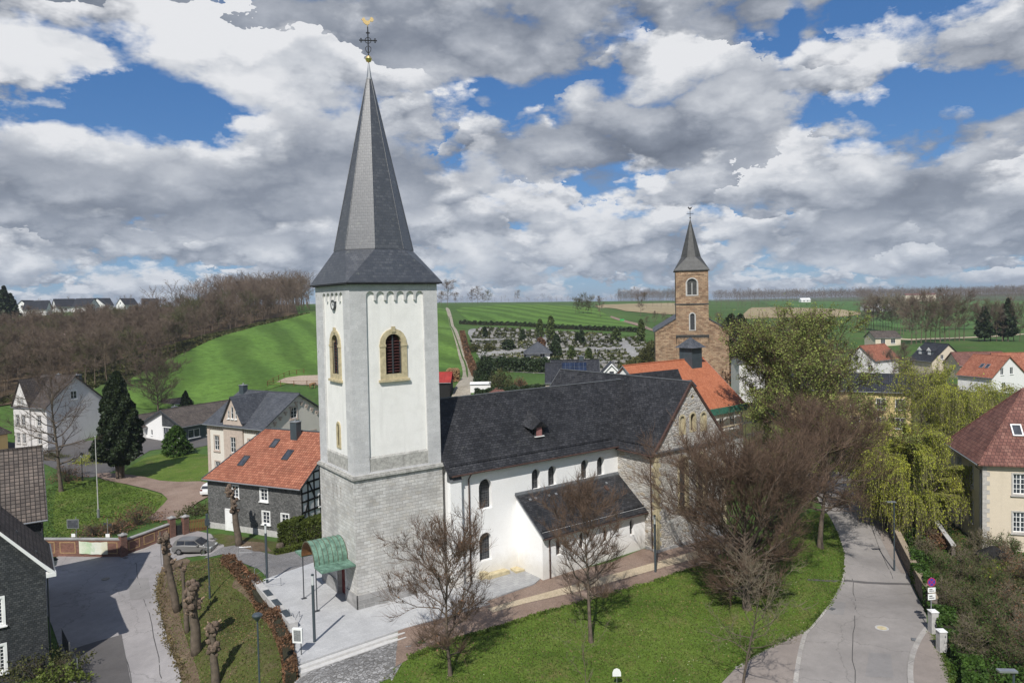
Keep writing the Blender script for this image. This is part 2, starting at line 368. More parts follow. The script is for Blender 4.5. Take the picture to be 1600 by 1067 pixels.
def tiled(name, cols, mortar, w, h, msize=.012, rough=.8, bmp=.5, stain=None, offset=.5, dist=.03, var=.3, weather=None, smooth=.1, squash=1, specks=None, wob=0):
    "courses of bricks, stones, slates or tiles laid in metres on the UV map"
    m_, nt, bs = newmat(name); uv = coord(nt, 'UV'); ob = coord(nt)
    if wob:
        uv = VM(nt, 'ADD', uv, VM(nt, 'SCALE', VM(nt, 'SUBTRACT', NOISE(nt, uv, 1.3, 3, .6, 1), (.5, .5, .5)), None, wob))
    b = nt.nodes.new('ShaderNodeTexBrick'); nt.links.new(uv, b.inputs['Vector'])
    b.inputs['Scale'].default_value = 1; b.inputs['Brick Width'].default_value = w; b.inputs['Row Height'].default_value = h
    b.inputs['Mortar Size'].default_value = msize; b.inputs['Mortar Smooth'].default_value = smooth; b.offset = offset
    b.inputs['Color1'].default_value = (0, 0, 0, 1); b.inputs['Color2'].default_value = (1, 1, 1, 1); b.inputs['Mortar'].default_value = (.5, .5, .5, 1)
    st = [(i/(len(cols)-1) if len(cols) > 1 else 0, c) for i, c in enumerate(cols)]
    cr = RAMP(nt, b.outputs['Color'], st)
    n = NOISE(nt, ob, .55, 7, .62)
    cr = MIX(nt, 1.0, cr, RAMP(nt, n, [(.3, (1-var,)*3), (.7, (1+var,)*3)]), 'MULTIPLY')
    n2 = NOISE(nt, uv, 9, 5, .7)
    cr = MIX(nt, 1.0, cr, RAMP(nt, n2, [(.25, (.8,)*3), (.75, (1.2,)*3)]), 'MULTIPLY')
    if weather:   # lichen, moss or grime in patches
        n3 = NOISE(nt, ob, weather[1], 8, .68); cr = MIX(nt, RAMP(nt, n3, [(weather[2], (0, 0, 0)), (weather[2]+.12, (1, 1, 1))]), cr, c4(weather[0]))
    if specks:
        n4 = NOISE(nt, ob, specks[1], 3, .5); cr = MIX(nt, RAMP(nt, n4, [(specks[2], (0, 0, 0)), (specks[2]+.03, (1, 1, 1))]), cr, c4(specks[0]))
    cr = MIX(nt, b.outputs['Fac'], cr, c4(mortar))
    nt.links.new(cr, bs.inputs['Base Color']); bs.inputs['Roughness'].default_value = rough
    hgt = MATH(nt, 'ADD', MATH(nt, 'MULTIPLY', MATH(nt, 'SUBTRACT', 1.0, b.outputs['Fac']), .8), MATH(nt, 'MULTIPLY', n2, .35))
    hgt = MATH(nt, 'ADD', hgt, MATH(nt, 'MULTIPLY', b.outputs['Color'], .25))
    bump(nt, bs, hgt, bmp, dist)
    return m_
def rubble(name, cols, mortar, size=.35, rough=.9, msize=.06):
    m_, nt, bs = newmat(name); uv = coord(nt, 'UV'); ob = coord(nt)
    v = VM(nt, 'MULTIPLY', uv, (1/size/1.7, 1/size*1.25, 1)); v = VM(nt, 'ADD', v, VM(nt, 'SCALE', NOISE(nt, uv, 1.8, 4, .6, 1), None, .5))
    vo = nt.nodes.new('ShaderNodeTexVoronoi'); vo.feature = 'DISTANCE_TO_EDGE'; nt.links.new(v, vo.inputs['Vector']); vo.inputs['Scale'].default_value = 1
    vc = nt.nodes.new('ShaderNodeTexVoronoi'); nt.links.new(v, vc.inputs['Vector']); vc.inputs['Scale'].default_value = 1
    g_ = nt.nodes.new('ShaderNodeSeparateColor'); nt.links.new(vc.outputs['Color'], g_.inputs[0])
    cr = RAMP(nt, g_.outputs[0], [(i/(len(cols)-1), c) for i, c in enumerate(cols)])
    n2 = NOISE(nt, uv, 7, 6, .7); cr = MIX(nt, 1.0, cr, RAMP(nt, n2, [(.25, (.72,)*3), (.75, (1.25,)*3)]), 'MULTIPLY')
    n = NOISE(nt, ob, .5, 6, .6); cr = MIX(nt, 1.0, cr, RAMP(nt, n, [(.3, (.8,)*3), (.7, (1.15,)*3)]), 'MULTIPLY')
    fac = RAMP(nt, vo.outputs['Distance'], [(msize*.4, (1, 1, 1)), (msize*1.5, (0, 0, 0))])
    cr = MIX(nt, fac, cr, c4(mortar)); nt.links.new(cr, bs.inputs['Base Color']); bs.inputs['Roughness'].default_value = rough
    hgt = MATH(nt, 'ADD', RAMP(nt, vo.outputs['Distance'], [(0, (0, 0, 0)), (.18, (1, 1, 1))]), MATH(nt, 'MULTIPLY', n2, .5)); bump(nt, bs, hgt, .8, .05)
    return m_
def plaster(name, col, grime=(.45, .43, .38), amt=.35, zbase=None, streak=True, bmp=.25, rough=.85):
    m_, nt, bs = newmat(name); ob = coord(nt)
    n = NOISE(nt, ob, .7, 8, .65); st = VM(nt, 'MULTIPLY', ob, (1.6, 1.6, .12)); n2 = NOISE(nt, st, 1.2, 7, .65)
    f = RAMP(nt, n, [(.45, (0, 0, 0)), (.8, (1, 1, 1))]); f2 = RAMP(nt, n2, [(.5, (0, 0, 0)), (.78, (1, 1, 1))])
    fac = MATH(nt, 'MULTIPLY', MATH(nt, 'MAXIMUM', f, f2) if streak else f, amt)
    if zbase is not None:   # splash-back dirt near the ground
        sp = nt.nodes.new('ShaderNodeSeparateXYZ'); nt.links.new(ob, sp.inputs[0])
        zz = MATH(nt, 'ADD', sp.outputs[2], MATH(nt, 'MULTIPLY', NOISE(nt, ob, 1.5, 5, .6), -1.6))
        mr = nt.nodes.new('ShaderNodeMapRange'); nt.links.new(zz, mr.inputs[0]); mr.inputs[1].default_value = zbase+.1; mr.inputs[2].default_value = zbase-1.3; mr.inputs[3].default_value = 0; mr.inputs[4].default_value = .8
        fac = MATH(nt, 'MAXIMUM', fac, mr.outputs[0])
    cr = MIX(nt, fac, c4(col), c4(grime)); nf = NOISE(nt, ob, 14, 5, .7)
    cr = MIX(nt, 1.0, cr, RAMP(nt, nf, [(.25, (.93,)*3), (.75, (1.04,)*3)]), 'MULTIPLY')
    nt.links.new(cr, bs.inputs['Base Color']); bs.inputs['Roughness'].default_value = rough
    bump(nt, bs, MATH(nt, 'ADD', NOISE(nt, ob, 3, 5, .6), MATH(nt, 'MULTIPLY', nf, .3)), bmp, .06)
    return m_
M = {}
M['glass'] = None
def glassmat(name, col, rough=.08, spec=.6):
    m_, nt, bs = newmat(name); ob = coord(nt); cr = RAMP(nt, NOISE(nt, ob, 1.3, 3, .5), [(.3, c4(col, .5)), (.7, c4(col, 1.6))])
    nt.links.new(cr, bs.inputs['Base Color']); bs.inputs['Roughness'].default_value = rough; bs.inputs['Specular IOR Level'].default_value = spec; return m_
M['glass'] = glassmat('window_glass', (.035, .04, .05))
M['leaded'] = tiled('leaded_glass', [(.02, .022, .026), (.05, .052, .058)], (.10, .10, .10), .22, .22, .018, rough=.35, bmp=.3, offset=0)
M['white_paint'] = plain('white_paint', (.78, .78, .76), .5, .06)
M['dark_metal'] = plain('dark_metal', (.045, .05, .055), .45, .15, spec=.5)
M['grey_metal'] = plain('grey_metal', (.36, .37, .38), .4, .15, metal=.6)
M['anthracite'] = plain('anthracite_paint', (.05, .065, .075), .45, .12, spec=.5)
M['white_render'] = plaster('limewashed_wall', (.86, .855, .84), (.62, .59, .53), .14, zbase=1.2)
M['tower_render'] = plaster('tower_render', (.84, .825, .785), (.46, .45, .41), .32)
M['tower_ashlar'] = tiled('tower_pilaster_stone', [(.48, .478, .475), (.52, .518, .51), (.56, .555, .55)], (.52, .515, .51), .62, .33, .010, bmp=.25, var=.12, weather=((.26, .255, .24), 1.1, .60))
M['tower_stone'] = tiled('tower_block_stone', [(.44, .425, .40), (.51, .495, .47), (.57, .56, .535), (.47, .445, .405)], (.34, .33, .31), .56, .26, .012, bmp=.75, var=.25, weather=((.27, .26, .24), .9, .60), wob=.05)
M['plinth_stone'] = tiled('plinth_stone', [(.26, .255, .245), (.34, .33, .32)], (.4, .39, .37), .9, .4, .012, bmp=.5)
M['grime_stone'] = plain('weathered_ledge', (.40, .39, .36), .9, .30, 3, bmp=.4, sc2=11)
M['sandstone'] = plain('yellow_sandstone', (.48, .41, .26), .85, .22, 3, bmp=.25)
M['rubble'] = rubble('rubble_wall', [(.34, .30, .25), (.47, .44, .39), (.40, .37, .34), (.56, .54, .50), (.38, .31, .23)], (.50, .47, .42), .30)
M['slate'] = tiled('church_slate', [(.019, .019, .021), (.030, .030, .033), (.046, .046, .049)], (.007, .008, .009), .34, .22, .016, rough=.60, bmp=.7, var=.45, weather=((.075, .076, .068), 1.4, .62), specks=((.26, .26, .24), 8, .755))
M['spire_slate'] = tiled('spire_slate', [(.016, .018, .02), (.028, .030, .033), (.052, .053, .055)], (.008, .009, .01), .34, .24, .022, rough=.43, bmp=.22, var=.4, weather=((.12, .125, .10), 1.3, .60), specks=((.15, .155, .13), 7, .74))
_b = M['spire_slate'].node_tree.nodes['Principled BSDF']; _b.inputs['Specular IOR Level'].default_value = 1.0; _b.inputs['IOR'].default_value = 1.75
M['copper'] = plain('copper_verdigris', (.095, .175, .13), .6, .3, 2.2, col2=(.15, .25, .19), sc2=9)
M['copper_edge'] = plain('copper_edge', (.13, .20, .15), .6, .45, 5, col2=(.10, .07, .04))
M['louvre_or_dark'] = plain('brown_louvre', (.06, .022, .02), .6, .2)
M['pink_shutter'] = plain('faded_pink_shutter', (.28, .13, .12), .7, .2)
M['wood'] = plain('brown_wood', (.16, .075, .03), .6, .3, 3)
M['red_paint'] = plain('red_paint', (.14, .022, .02), .55, .2)
M['downpipe'] = plain('downpipe_copper_brown', (.085, .05, .04), .5, .3, 2, metal=.2)
M['lead'] = plain('lead_sheet', (.10, .105, .11), .5, .25, 3)
M['gold'] = plain('gold_leaf', (1.0, .72, .32), .28, .08, metal=1)
M['iron'] = plain('wrought_iron', (.02, .02, .022), .6, .2)
M['orange_tile'] = tiled('orange_clay_tile', [(.26, .09, .052), (.33, .125, .072), (.40, .165, .10)], (.12, .04, .025), .30, .34, .03, bmp=.9, offset=0, var=.22, weather=((.20, .10, .06), 1.2, .62), dist=.06, rough=.7, smooth=.8)
M['orange_tile2'] = tiled('new_orange_tile', [(.38, .125, .058), (.44, .155, .075), (.49, .185, .095)], (.22, .06, .03), .22, .22, .012, bmp=.5, offset=.5, var=.12, rough=.7)
M['brown_tile'] = tiled('brown_concrete_tile', [(.085, .07, .06), (.12, .10, .085), (.15, .12, .10)], (.03, .025, .022), .33, .36, .035, bmp=1., offset=0, var=.3, dist=.08, smooth=.7, weather=((.20, .17, .13), 2.2, .64))
M['brown_tile2'] = tiled('dark_brown_tile', [(.062, .05, .046), (.085, .07, .062), (.11, .09, .08)], (.02, .018, .016), .32, .36, .04, bmp=1., offset=0, var=.25, dist=.08, smooth=.8, weather=((.16, .13, .10), 3, .68))
M['redbrown_tile'] = tiled('redbrown_plain_tile', [(.125, .055, .045), (.18, .08, .062), (.22, .11, .085)], (.06, .03, .026), .34, .38, .02, bmp=.7, offset=.5, var=.25, dist=.05, weather=((.26, .21, .17), 2.4, .67))
M['anthracite_tile'] = tiled('anthracite_tile', [(.022, .024, .030), (.035, .037, .044), (.05, .052, .06)], (.008, .008, .01), .30, .36, .04, bmp=1., offset=0, var=.2, dist=.06, smooth=.8, rough=.5)
M['grey_tile'] = tiled('grey_slate_roof', [(.055, .06, .07), (.075, .08, .09), (.095, .10, .11)], (.03, .032, .035), .30, .25, .012, bmp=.4, var=.2, rough=.55)
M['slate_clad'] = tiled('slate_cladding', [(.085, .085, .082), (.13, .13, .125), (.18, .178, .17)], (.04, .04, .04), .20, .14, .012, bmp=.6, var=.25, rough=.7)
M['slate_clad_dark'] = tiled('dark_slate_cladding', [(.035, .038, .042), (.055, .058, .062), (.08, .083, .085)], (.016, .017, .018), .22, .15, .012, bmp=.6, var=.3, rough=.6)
M['timber_black'] = plain('black_timber', (.018, .016, .015), .7, .3, 4)
M['infill_white'] = plain('white_infill', (.70, .70, .70), .85, .08)
M['cream_render'] = plaster('cream_render', (.62, .54, .42), (.40, .34, .26), .25)
M['grey_render'] = plaster('pale_grey_render', (.62, .60, .58), (.36, .35, .33), .4)
M['pink_stone'] = plain('pinkish_stone', (.46, .38, .32), .85, .12, 3)
M['villa_render'] = plaster('villa_render', (.66, .62, .55), (.45, .42, .36), .25)
M['yellow_render'] = plaster('yellow_render', (.60, .47, .22), (.45, .35, .2), .2)
M['white_plain'] = plaster('white_render_plain', (.78, .77, .75), (.55, .53, .5), .15)
M['brick_church'] = tiled('red_sandstone_block', [(.20, .125, .078), (.28, .18, .112), (.37, .26, .165), (.25, .17, .11)], (.15, .105, .075), .75, .34, .02, bmp=.6, var=.3, weather=((.10, .07, .055), 1.0, .6))
M['zinc'] = plain('weathered_copper_grey', (.058, .058, .055), .5, .3, 1.5)
M['brick_wall'] = tiled('red_brick_garden_wall', [(.13, .05, .035), (.18, .075, .05), (.22, .10, .07)], (.16, .13, .11), .24, .075, .01, bmp=.4)
M['brick_trim'] = plain('yellow_brick_trim', (.36, .24, .12), .85, .2, 6)
M['concrete'] = plain('pale_concrete', (.44, .43, .41), .85, .15, 3, bmp=.2)
M['quoin'] = plain('grey_quoin_stone', (.42, .40, .37), .85, .15, 3)
M['red_metal'] = tiled('red_sheet_roof', [(.30, .03, .025), (.36, .045, .035)], (.16, .015, .015), .25, 6, .02, bmp=.8, offset=0)
M['black_wood'] = plain('black_boarding', (.015, .014, .013), .8, .3, 4)
M['lamp_glass'] = plain('frosted_lamp', (.55, .57, .56), .3, .05)
M['rubber'] = plain('black_rubber', (.015, .015, .016), .75, .1)
M['car_paint'] = plain('silver_car_paint', (.26, .255, .245), .30, .03, metal=.5)
M['chrome'] = plain('alloy_wheel', (.5, .5, .5), .3, .05, metal=1)
M['solar'] = tiled('solar_panel', [(.012, .02, .045), (.02, .03, .06)], (.10, .11, .12), 1.0, 1.6, .03, rough=.2, bmp=.1, offset=0)
M['log_end'] = plain('stacked_firewood', (.34, .22, .11), .85, .5, 9, bmp=.5)
M['sign_blue'] = plain('sign_blue', (.06, .05, .30), .5, .05)
M['sign_red'] = plain('sign_red', (.40, .03, .10), .5, .05)
M['green_net'] = plain('green_scaffold_net', (.05, .17, .12), .8, .3, 4)
M['green_bin'] = plain('green_container', (.05, .35, .08), .5, .1)

# ------------------------------------------------------------------ ground sheet and what is laid on it
def grassmat(name, lo, mid, hi, brown=(.10, .075, .035), bamt=.35, scale=.25, daisies=False, stripes=None, fine=3.0):
    m_, nt, bs = newmat(name); ob = coord(nt)
    n = NOISE(nt, ob, scale, 8, .62); cr = RAMP(nt, n, [(.3, lo), (.5, mid), (.72, hi)])
    if stripes:
        ang, w = stripes; sp = VM(nt, 'DOT_PRODUCT', VM(nt, 'ADD', ob, VM(nt, 'SCALE', NOISE(nt, ob, .012, 2, .5, 1), None, 40.0)), (math.cos(ang), math.sin(ang), 0))
        wv = MATH(nt, 'SINE', MATH(nt, 'MULTIPLY', sp, 2*PI/w)); cr = MIX(nt, 1.0, cr, RAMP(nt, MATH(nt, 'ADD', MATH(nt, 'MULTIPLY', wv, .5), .5), [(.2, (.82,)*3), (.8, (1.2,)*3)]), 'MULTIPLY')
    n2 = NOISE(nt, ob, scale*1.9+.05, 6, .7); cr = MIX(nt, MATH(nt, 'MULTIPLY', RAMP(nt, n2, [(.52, (0, 0, 0)), (.72, (1, 1, 1))]), bamt), cr, c4(brown))
    n3 = NOISE(nt, ob, fine, 6, .75); cr = MIX(nt, 1.0, cr, RAMP(nt, n3, [(.28, (.62,)*3), (.72, (1.36,)*3)]), 'MULTIPLY')
    if daisies:
        vo = nt.nodes.new('ShaderNodeTexVoronoi'); vo.inputs['Scale'].default_value = 2.6; nt.links.new(ob, vo.inputs['Vector'])
        dz = MATH(nt, 'LESS_THAN', vo.outputs['Distance'], .085); dz = MATH(nt, 'MULTIPLY', dz, RAMP(nt, NOISE(nt, ob, .35, 3, .5), [(.5, (0, 0, 0)), (.62, (1, 1, 1))]))
        cr = MIX(nt, MATH(nt, 'MULTIPLY', dz, .8), cr, (.7, .72, .5, 1))
    nt.links.new(cr, bs.inputs['Base Color']); bs.inputs['Roughness'].default_value = .9; bs.inputs['Specular IOR Level'].default_value = .15
    bump(nt, bs, MATH(nt, 'ADD', n3, MATH(nt, 'MULTIPLY', n2, 1.5)), .8, .12); return m_
def asphalt(name, col, cracks=True, var=.15, warm=0):
    m_, nt, bs = newmat(name); ob = coord(nt)
    n = NOISE(nt, ob, .22, 6, .6); cr = RAMP(nt, n, [(.3, c4(col, 1-var)), (.7, c4(col, 1+var))])
    n2 = NOISE(nt, ob, 25, 3, .7); cr = MIX(nt, 1.0, cr, RAMP(nt, n2, [(.2, (.82,)*3), (.8, (1.15,)*3)]), 'MULTIPLY')
    n4 = NOISE(nt, VM(nt, 'MULTIPLY', ob, (.9, .9, 1)), 1.6, 8, .75); cr = MIX(nt, 1.0, cr, RAMP(nt, n4, [(.3, (.88,)*3), (.7, (1.08,)*3)]), 'MULTIPLY')
    if cracks:
        vo = nt.nodes.new('ShaderNodeTexVoronoi'); vo.feature = 'DISTANCE_TO_EDGE'; vo.inputs['Scale'].default_value = .13
        nt.links.new(VM(nt, 'ADD', ob, VM(nt, 'SCALE', NOISE(nt, ob, .5, 6, .65, 1), None, 2.2)), vo.inputs['Vector'])
        k = RAMP(nt, vo.outputs['Distance'], [(.0, (1, 1, 1)), (.006, (0, 0, 0))]); cr = MIX(nt, MATH(nt, 'MULTIPLY', k, .6), cr, c4(col, .45))
    nt.links.new(cr, bs.inputs['Base Color']); bs.inputs['Roughness'].default_value = .88; bump(nt, bs, n2, .25, .01); return m_
M['meadow'] = grassmat('meadow', (.045, .085, .02), (.062, .115, .026), (.08, .135, .035), (.12, .10, .05), .5, .02, fine=.9)
M['lawn'] = grassmat('lawn_grass', (.058, .10, .015), (.092, .145, .022), (.135, .18, .038), (.17, .14, .06), .75, .22, daisies=True, fine=4)
M['field'] = grassmat('young_crop', (.065, .128, .024), (.085, .155, .028), (.105, .175, .036), (.08, .12, .03), .25, .012, stripes=(-.12, 17), fine=.5)
M['field2'] = grassmat('young_crop_far', (.055, .115, .028), (.068, .135, .032), (.082, .15, .04), (.08, .12, .03), .2, .012, stripes=(-1.35, 20), fine=.3)
M['beige_field'] = grassmat('tilled_field', (.26, .20, .115), (.31, .25, .145), (.36, .29, .18), (.22, .17, .10), .5, .01, fine=.3, stripes=(.6, 12))
M['bank'] = grassmat('bank_grass', (.060, .062, .022), (.075, .085, .024), (.09, .105, .028), (.125, .09, .06), .95, .22, fine=4)
M['soil'] = grassmat('bare_soil', (.10, .07, .045), (.15, .11, .075), (.20, .155, .11), (.06, .07, .02), .35, .5, fine=6)
M['scrub'] = grassmat('scrub_ground', (.045, .055, .018), (.07, .075, .026), (.095, .10, .035), (.10, .075, .045), .5, .15, fine=2)
M['woodfloor'] = grassmat('wood_floor', (.055, .038, .022), (.085, .06, .036), (.11, .08, .05), (.04, .05, .015), .4, .06, fine=.8)
M['gravel_path'] = grassmat('brown_gravel', (.20, .14, .11), (.26, .19, .15), (.31, .235, .19), (.16, .12, .085), .4, .3, fine=9)
M['track'] = grassmat('farm_track', (.24, .21, .16), (.32, .285, .23), (.38, .345, .28), (.12, .13, .05), .5, .2, fine=2)
M['sand_path'] = grassmat('sandy_path', (.42, .34, .23), (.50, .41, .29), (.55, .46, .33), (.36, .28, .19), .3, .5, fine=9)
M['paddock'] = grassmat('paddock_sand', (.32, .25, .19), (.38, .30, .23), (.42, .34, .27), (.25, .2, .14), .3, .1, fine=2)
M['asphalt'] = asphalt('old_asphalt', (.265, .245, .228))
M['asphalt_left'] = asphalt('street_asphalt', (.285, .268, .262))
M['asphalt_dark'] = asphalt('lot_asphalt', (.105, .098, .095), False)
M['pavement'] = asphalt('pavement_asphalt', (.25, .215, .19), True)
M['slabs'] = tiled('light_paving_slabs', [(.40, .40, .40), (.42, .42, .418), (.44, .44, .437)], (.34, .34, .34), .6, .3, .008, bmp=.15, var=.12, rough=.8)
M['slabs2'] = tiled('court_slabs', [(.30, .30, .30), (.36, .36, .355)], (.2, .2, .2), .6, .4, .012, bmp=.15, var=.12)
M['step'] = plain('pale_step_stone', (.52, .51, .49), .8, .1, 4)
M['cobbles'] = rubble('cobble_paving', [(.16, .155, .15), (.24, .235, .23), (.31, .305, .30), (.38, .37, .365)], (.12, .115, .105), .17)
M['cobbles2'] = tiled('sett_paving', [(.19, .18, .175), (.24, .23, .225), (.28, .27, .265)], (.12, .115, .11), .16, .16, .018, bmp=.5, var=.2)
M['kerb'] = tiled('kerb_stone', [(.30, .28, .26), (.36, .34, .31)], (.15, .14, .13), 1.0, 3, .012, bmp=.2)
M['cem_gravel'] = grassmat('cemetery_gravel', (.20, .195, .185), (.27, .265, .255), (.31, .305, .295), (.10, .10, .05), .6, .08, fine=1.5)

n0, n1 = len(GX), len(GY)
idx = np.arange(n0*n1).reshape(n0, n1)
vv = np.stack([XX.ravel(), YY.ravel(), HH.ravel()], 1)
ff = np.stack([idx[:-1, :-1].ravel(), idx[1:, :-1].ravel(), idx[1:, 1:].ravel(), idx[:-1, 1:].ravel()], 1)
ground = fast_mesh('ground', vv, ff, M['meadow']); ground['kind'] = 'structure'
ground.data.polygons.foreach_set('use_smooth', [True]*len(ground.data.polygons))

def clip(poly, ax, val, keep_less):
    out = []; n = len(poly)
    for i in range(n):
        a, b = poly[i], poly[(i+1) % n]; ia = (a[ax] <= val) == keep_less; ib = (b[ax] <= val) == keep_less
        if ia: out.append(a)
        if ia != ib:
            t = (val-a[ax])/(b[ax]-a[ax]); out.append((a[0]+(b[0]-a[0])*t, a[1]+(b[1]-a[1])*t))
    return out
def smooth_poly(p, it=2, closed=True):
    for _ in range(it):
        q = []; n = len(p)
        for i in range(n if closed else n-1):
            a, b = p[i], p[(i+1) % n]; q += [(a[0]*.75+b[0]*.25, a[1]*.75+b[1]*.25), (a[0]*.25+b[0]*.75, a[1]*.25+b[1]*.75)]
        if not closed: q = [p[0]]+q+[p[-1]]
        p = q
    return p
def sheet(name, poly, mat_, off=.05, kind='structure', sm=1):
    "a thin laying of ground stuff that follows the terrain exactly, cell by cell"
    if sm: poly = smooth_poly(poly, sm)
    vs, fs, mp = [], [], {}
    def vid(x, y):
        k = (round(x, 3), round(y, 3))
        if k not in mp: mp[k] = len(vs); vs.append((x, y, H(x, y)+off))
        return mp[k]
    xs = [p[0] for p in poly]; i0 = max(int(np.searchsorted(GX, min(xs)))-1, 0); i1 = min(int(np.searchsorted(GX, max(xs))), len(GX)-1)
    for i in range(i0, i1):
        c = clip(clip(poly, 0, GX[i], False), 0, GX[i+1], True)
        if len(c) < 3: continue
        ys = [p[1] for p in c]; j0 = max(int(np.searchsorted(GY, min(ys)))-1, 0); j1 = min(int(np.searchsorted(GY, max(ys))), len(GY)-1)
        for j in range(j0, j1):
            q = clip(clip(c, 1, GY[j], False), 1, GY[j+1], True)
            f = []
            for p in q:
                k = vid(*p)
                if not f or (k != f[-1] and k != f[0]): f.append(k)
            if len(f) < 3: continue
            ar = sum(vs[f[a]][0]*vs[f[(a+1) % len(f)]][1]-vs[f[(a+1) % len(f)]][0]*vs[f[a]][1] for a in range(len(f)))
            if abs(ar) < 1e-5: continue
            fs.append(f if ar > 0 else f[::-1])
    me = bpy.data.meshes.new(name); me.from_pydata(vs, [], fs); me.materials.append(mat_)
    uvl = me.uv_layers.new(name='UVMap').data
    for l in me.loops: uvl[l.index].uv = me.vertices[l.vertex_index].co[:2]
    me.polygons.foreach_set('use_smooth', [True]*len(me.polygons))
    o = bpy.data.objects.new(name, me); COL.objects.link(o); o['kind'] = kind
    return o
def PP(*pts): return [P2G(a, b)[:2] for a, b in pts]
def strip(name, line, w, h, mat_, kind='structure', n=0, base=0, tagd=None, drop=.15):
    "kerb, wall or hedge core of width w and height h following a ground line"
    if n: line = smooth_poly(line, n, False)
    # resample
    P = [Vector((a, b)) for a, b in line]; Q = [P[0]]
    for a, b in zip(P, P[1:]):
        k = max(1, int((b-a).length/1.0))
        for i in range(1, k+1): Q.append(a+(b-a)*i/k)
    mb = MB(); R_ = []
    for i, p in enumerate(Q):
        t = (Q[min(i+1, len(Q)-1)]-Q[max(i-1, 0)]).normalized(); nn = Vector((-t.y, t.x))*w/2; z = H(p.x, p.y)
        R_.append([(p.x+nn.x, p.y+nn.y, z-drop), (p.x+nn.x, p.y+nn.y, z+h+base), (p.x-nn.x, p.y-nn.y, z+h+base), (p.x-nn.x, p.y-nn.y, z-drop)])
    for a, b in zip(R_, R_[1:]):
        for k in range(3): mb.face([a[k], a[k+1], b[k+1], b[k]][::-1])
    mb.face(R_[0]); mb.face(R_[-1][::-1])
    o = mb.build(name, mat_)
    if kind: o['kind'] = kind
    return o

# fields and far land
sheet('field', PP((155, 606), (230, 574), (320, 534), (400, 508), (485, 488), (560, 484), (640, 482), (702, 481), (712, 520), (722, 560), (728, 592), (640, 606), (500, 594), (430, 603), (300, 640), (200, 640)), M['field'], .12)
sheet('field', PP((708, 480.5), (780, 477), (900, 477), (940, 489), (1000, 511), (1012, 523), (900, 513), (760, 506), (725, 500)), M['field'], .12)
sheet('field', PP((922, 476.5), (1000, 474.5), (1060, 473.5), (1100, 478), (1100, 494), (1030, 491), (960, 485)), M['beige_field'], .3)
sheet('field', PP((1180, 478), (1345, 487), (1345, 494), (1200, 497), (1150, 500)), M['beige_field'], .3)
sheet('field', PP((1180, 470), (1345, 474), (1600, 470), (1650, 478), (1650, 512), (1345, 514), (1345, 487), (1180, 477)), M['field2'], .25)
sheet('path', PP((1375, 527), (1440, 531), (1600, 521), (1600, 523.5), (1440, 533), (1375, 529)), M['sand_path'], .15)
sheet('paddock', PP((425, 601), (452, 588), (520, 586), (600, 590), (600, 602)), M['paddock'], .15)
sheet('track', PP((695, 481), (701, 500), (707, 520), (714, 545), (722, 572), (724, 590), (712, 604), (700, 640), (722, 640), (740, 612), (741, 588), (733, 565), (722, 540), (713, 515), (706, 495), (701, 481)), M['track'], .18, sm=2)
sheet('grass_strip', PP((700, 495), (708, 520), (717, 545), (727, 570), (729, 590), (732, 590), (730, 570), (719, 545), (710, 520), (702, 495)), M['meadow'], .24, sm=1)
sheet('wood_floor', PP((-30, 640), (60, 625), (150, 606), (230, 574), (320, 534), (400, 508), (485, 488), (440, 474), (300, 480), (200, 492), (60, 500), (-60, 505)), M['woodfloor'], .3)
CEM = PP((728, 517), (745, 512), (1003, 529), (1028, 556), (1012, 592), (900, 586), (762, 577), (742, 545))
sheet('cemetery_ground', CEM, M['cem_gravel'], .1)
sheet('meadow_strip', PP((700, 505), (1004, 519), (1004, 530), (745, 513), (726, 516)), M['meadow'], .12)
# park and yards on the left
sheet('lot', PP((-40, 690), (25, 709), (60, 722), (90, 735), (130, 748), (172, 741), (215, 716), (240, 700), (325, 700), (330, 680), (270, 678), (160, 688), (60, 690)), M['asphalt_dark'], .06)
sheet('sandy_lot', PP((-40, 693), (20, 700), (30, 712), (70, 726), (60, 740), (-40, 730)), M['gravel_path'], .10)
sheet('lawn', PP((84, 850), (84, 770), (100, 752), (160, 747), (215, 762), (262, 775), (258, 790), (235, 808), (190, 832)), M['lawn'], .05)
sheet('lawn', PP((180, 745), (240, 708), (300, 708), (330, 712), (330, 752), (262, 757), (215, 748)), M['lawn'], .09)
sheet('park_path', PP((150, 738), (215, 743), (262, 754), (330, 752), (335, 772), (300, 790), (285, 812), (225, 815), (250, 795), (266, 776), (215, 760), (150, 748)), M['gravel_path'], .12)
# the left street
sheet('street', PP((110, 1090), (95, 1010), (50, 905), (80, 869), (135, 867), (190, 868), (240, 852), (272, 832), (322, 830), (352, 848), (345, 868), (300, 867), (265, 880), (247, 900), (243, 930), (262, 1000), (292, 1090)), M['asphalt_left'], .05)
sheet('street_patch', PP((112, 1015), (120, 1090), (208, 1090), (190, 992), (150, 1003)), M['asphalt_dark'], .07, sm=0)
sheet('bank_grass', PP((292, 1090), (264, 1000), (247, 930), (250, 896), (268, 880), (345, 868), (385, 884), (425, 925), (455, 985), (466, 1090)), M['bank'], .06)
sheet('bare_soil', PP((292, 1090), (262, 1000), (244, 930), (248, 893), (266, 878), (300, 871), (290, 890), (272, 915), (285, 985), (322, 1090)), M['soil'], .08)
sheet('bare_soil', PP((355, 915), (395, 898), (425, 925), (440, 965), (420, 960), (385, 935)), M['soil'], .08)
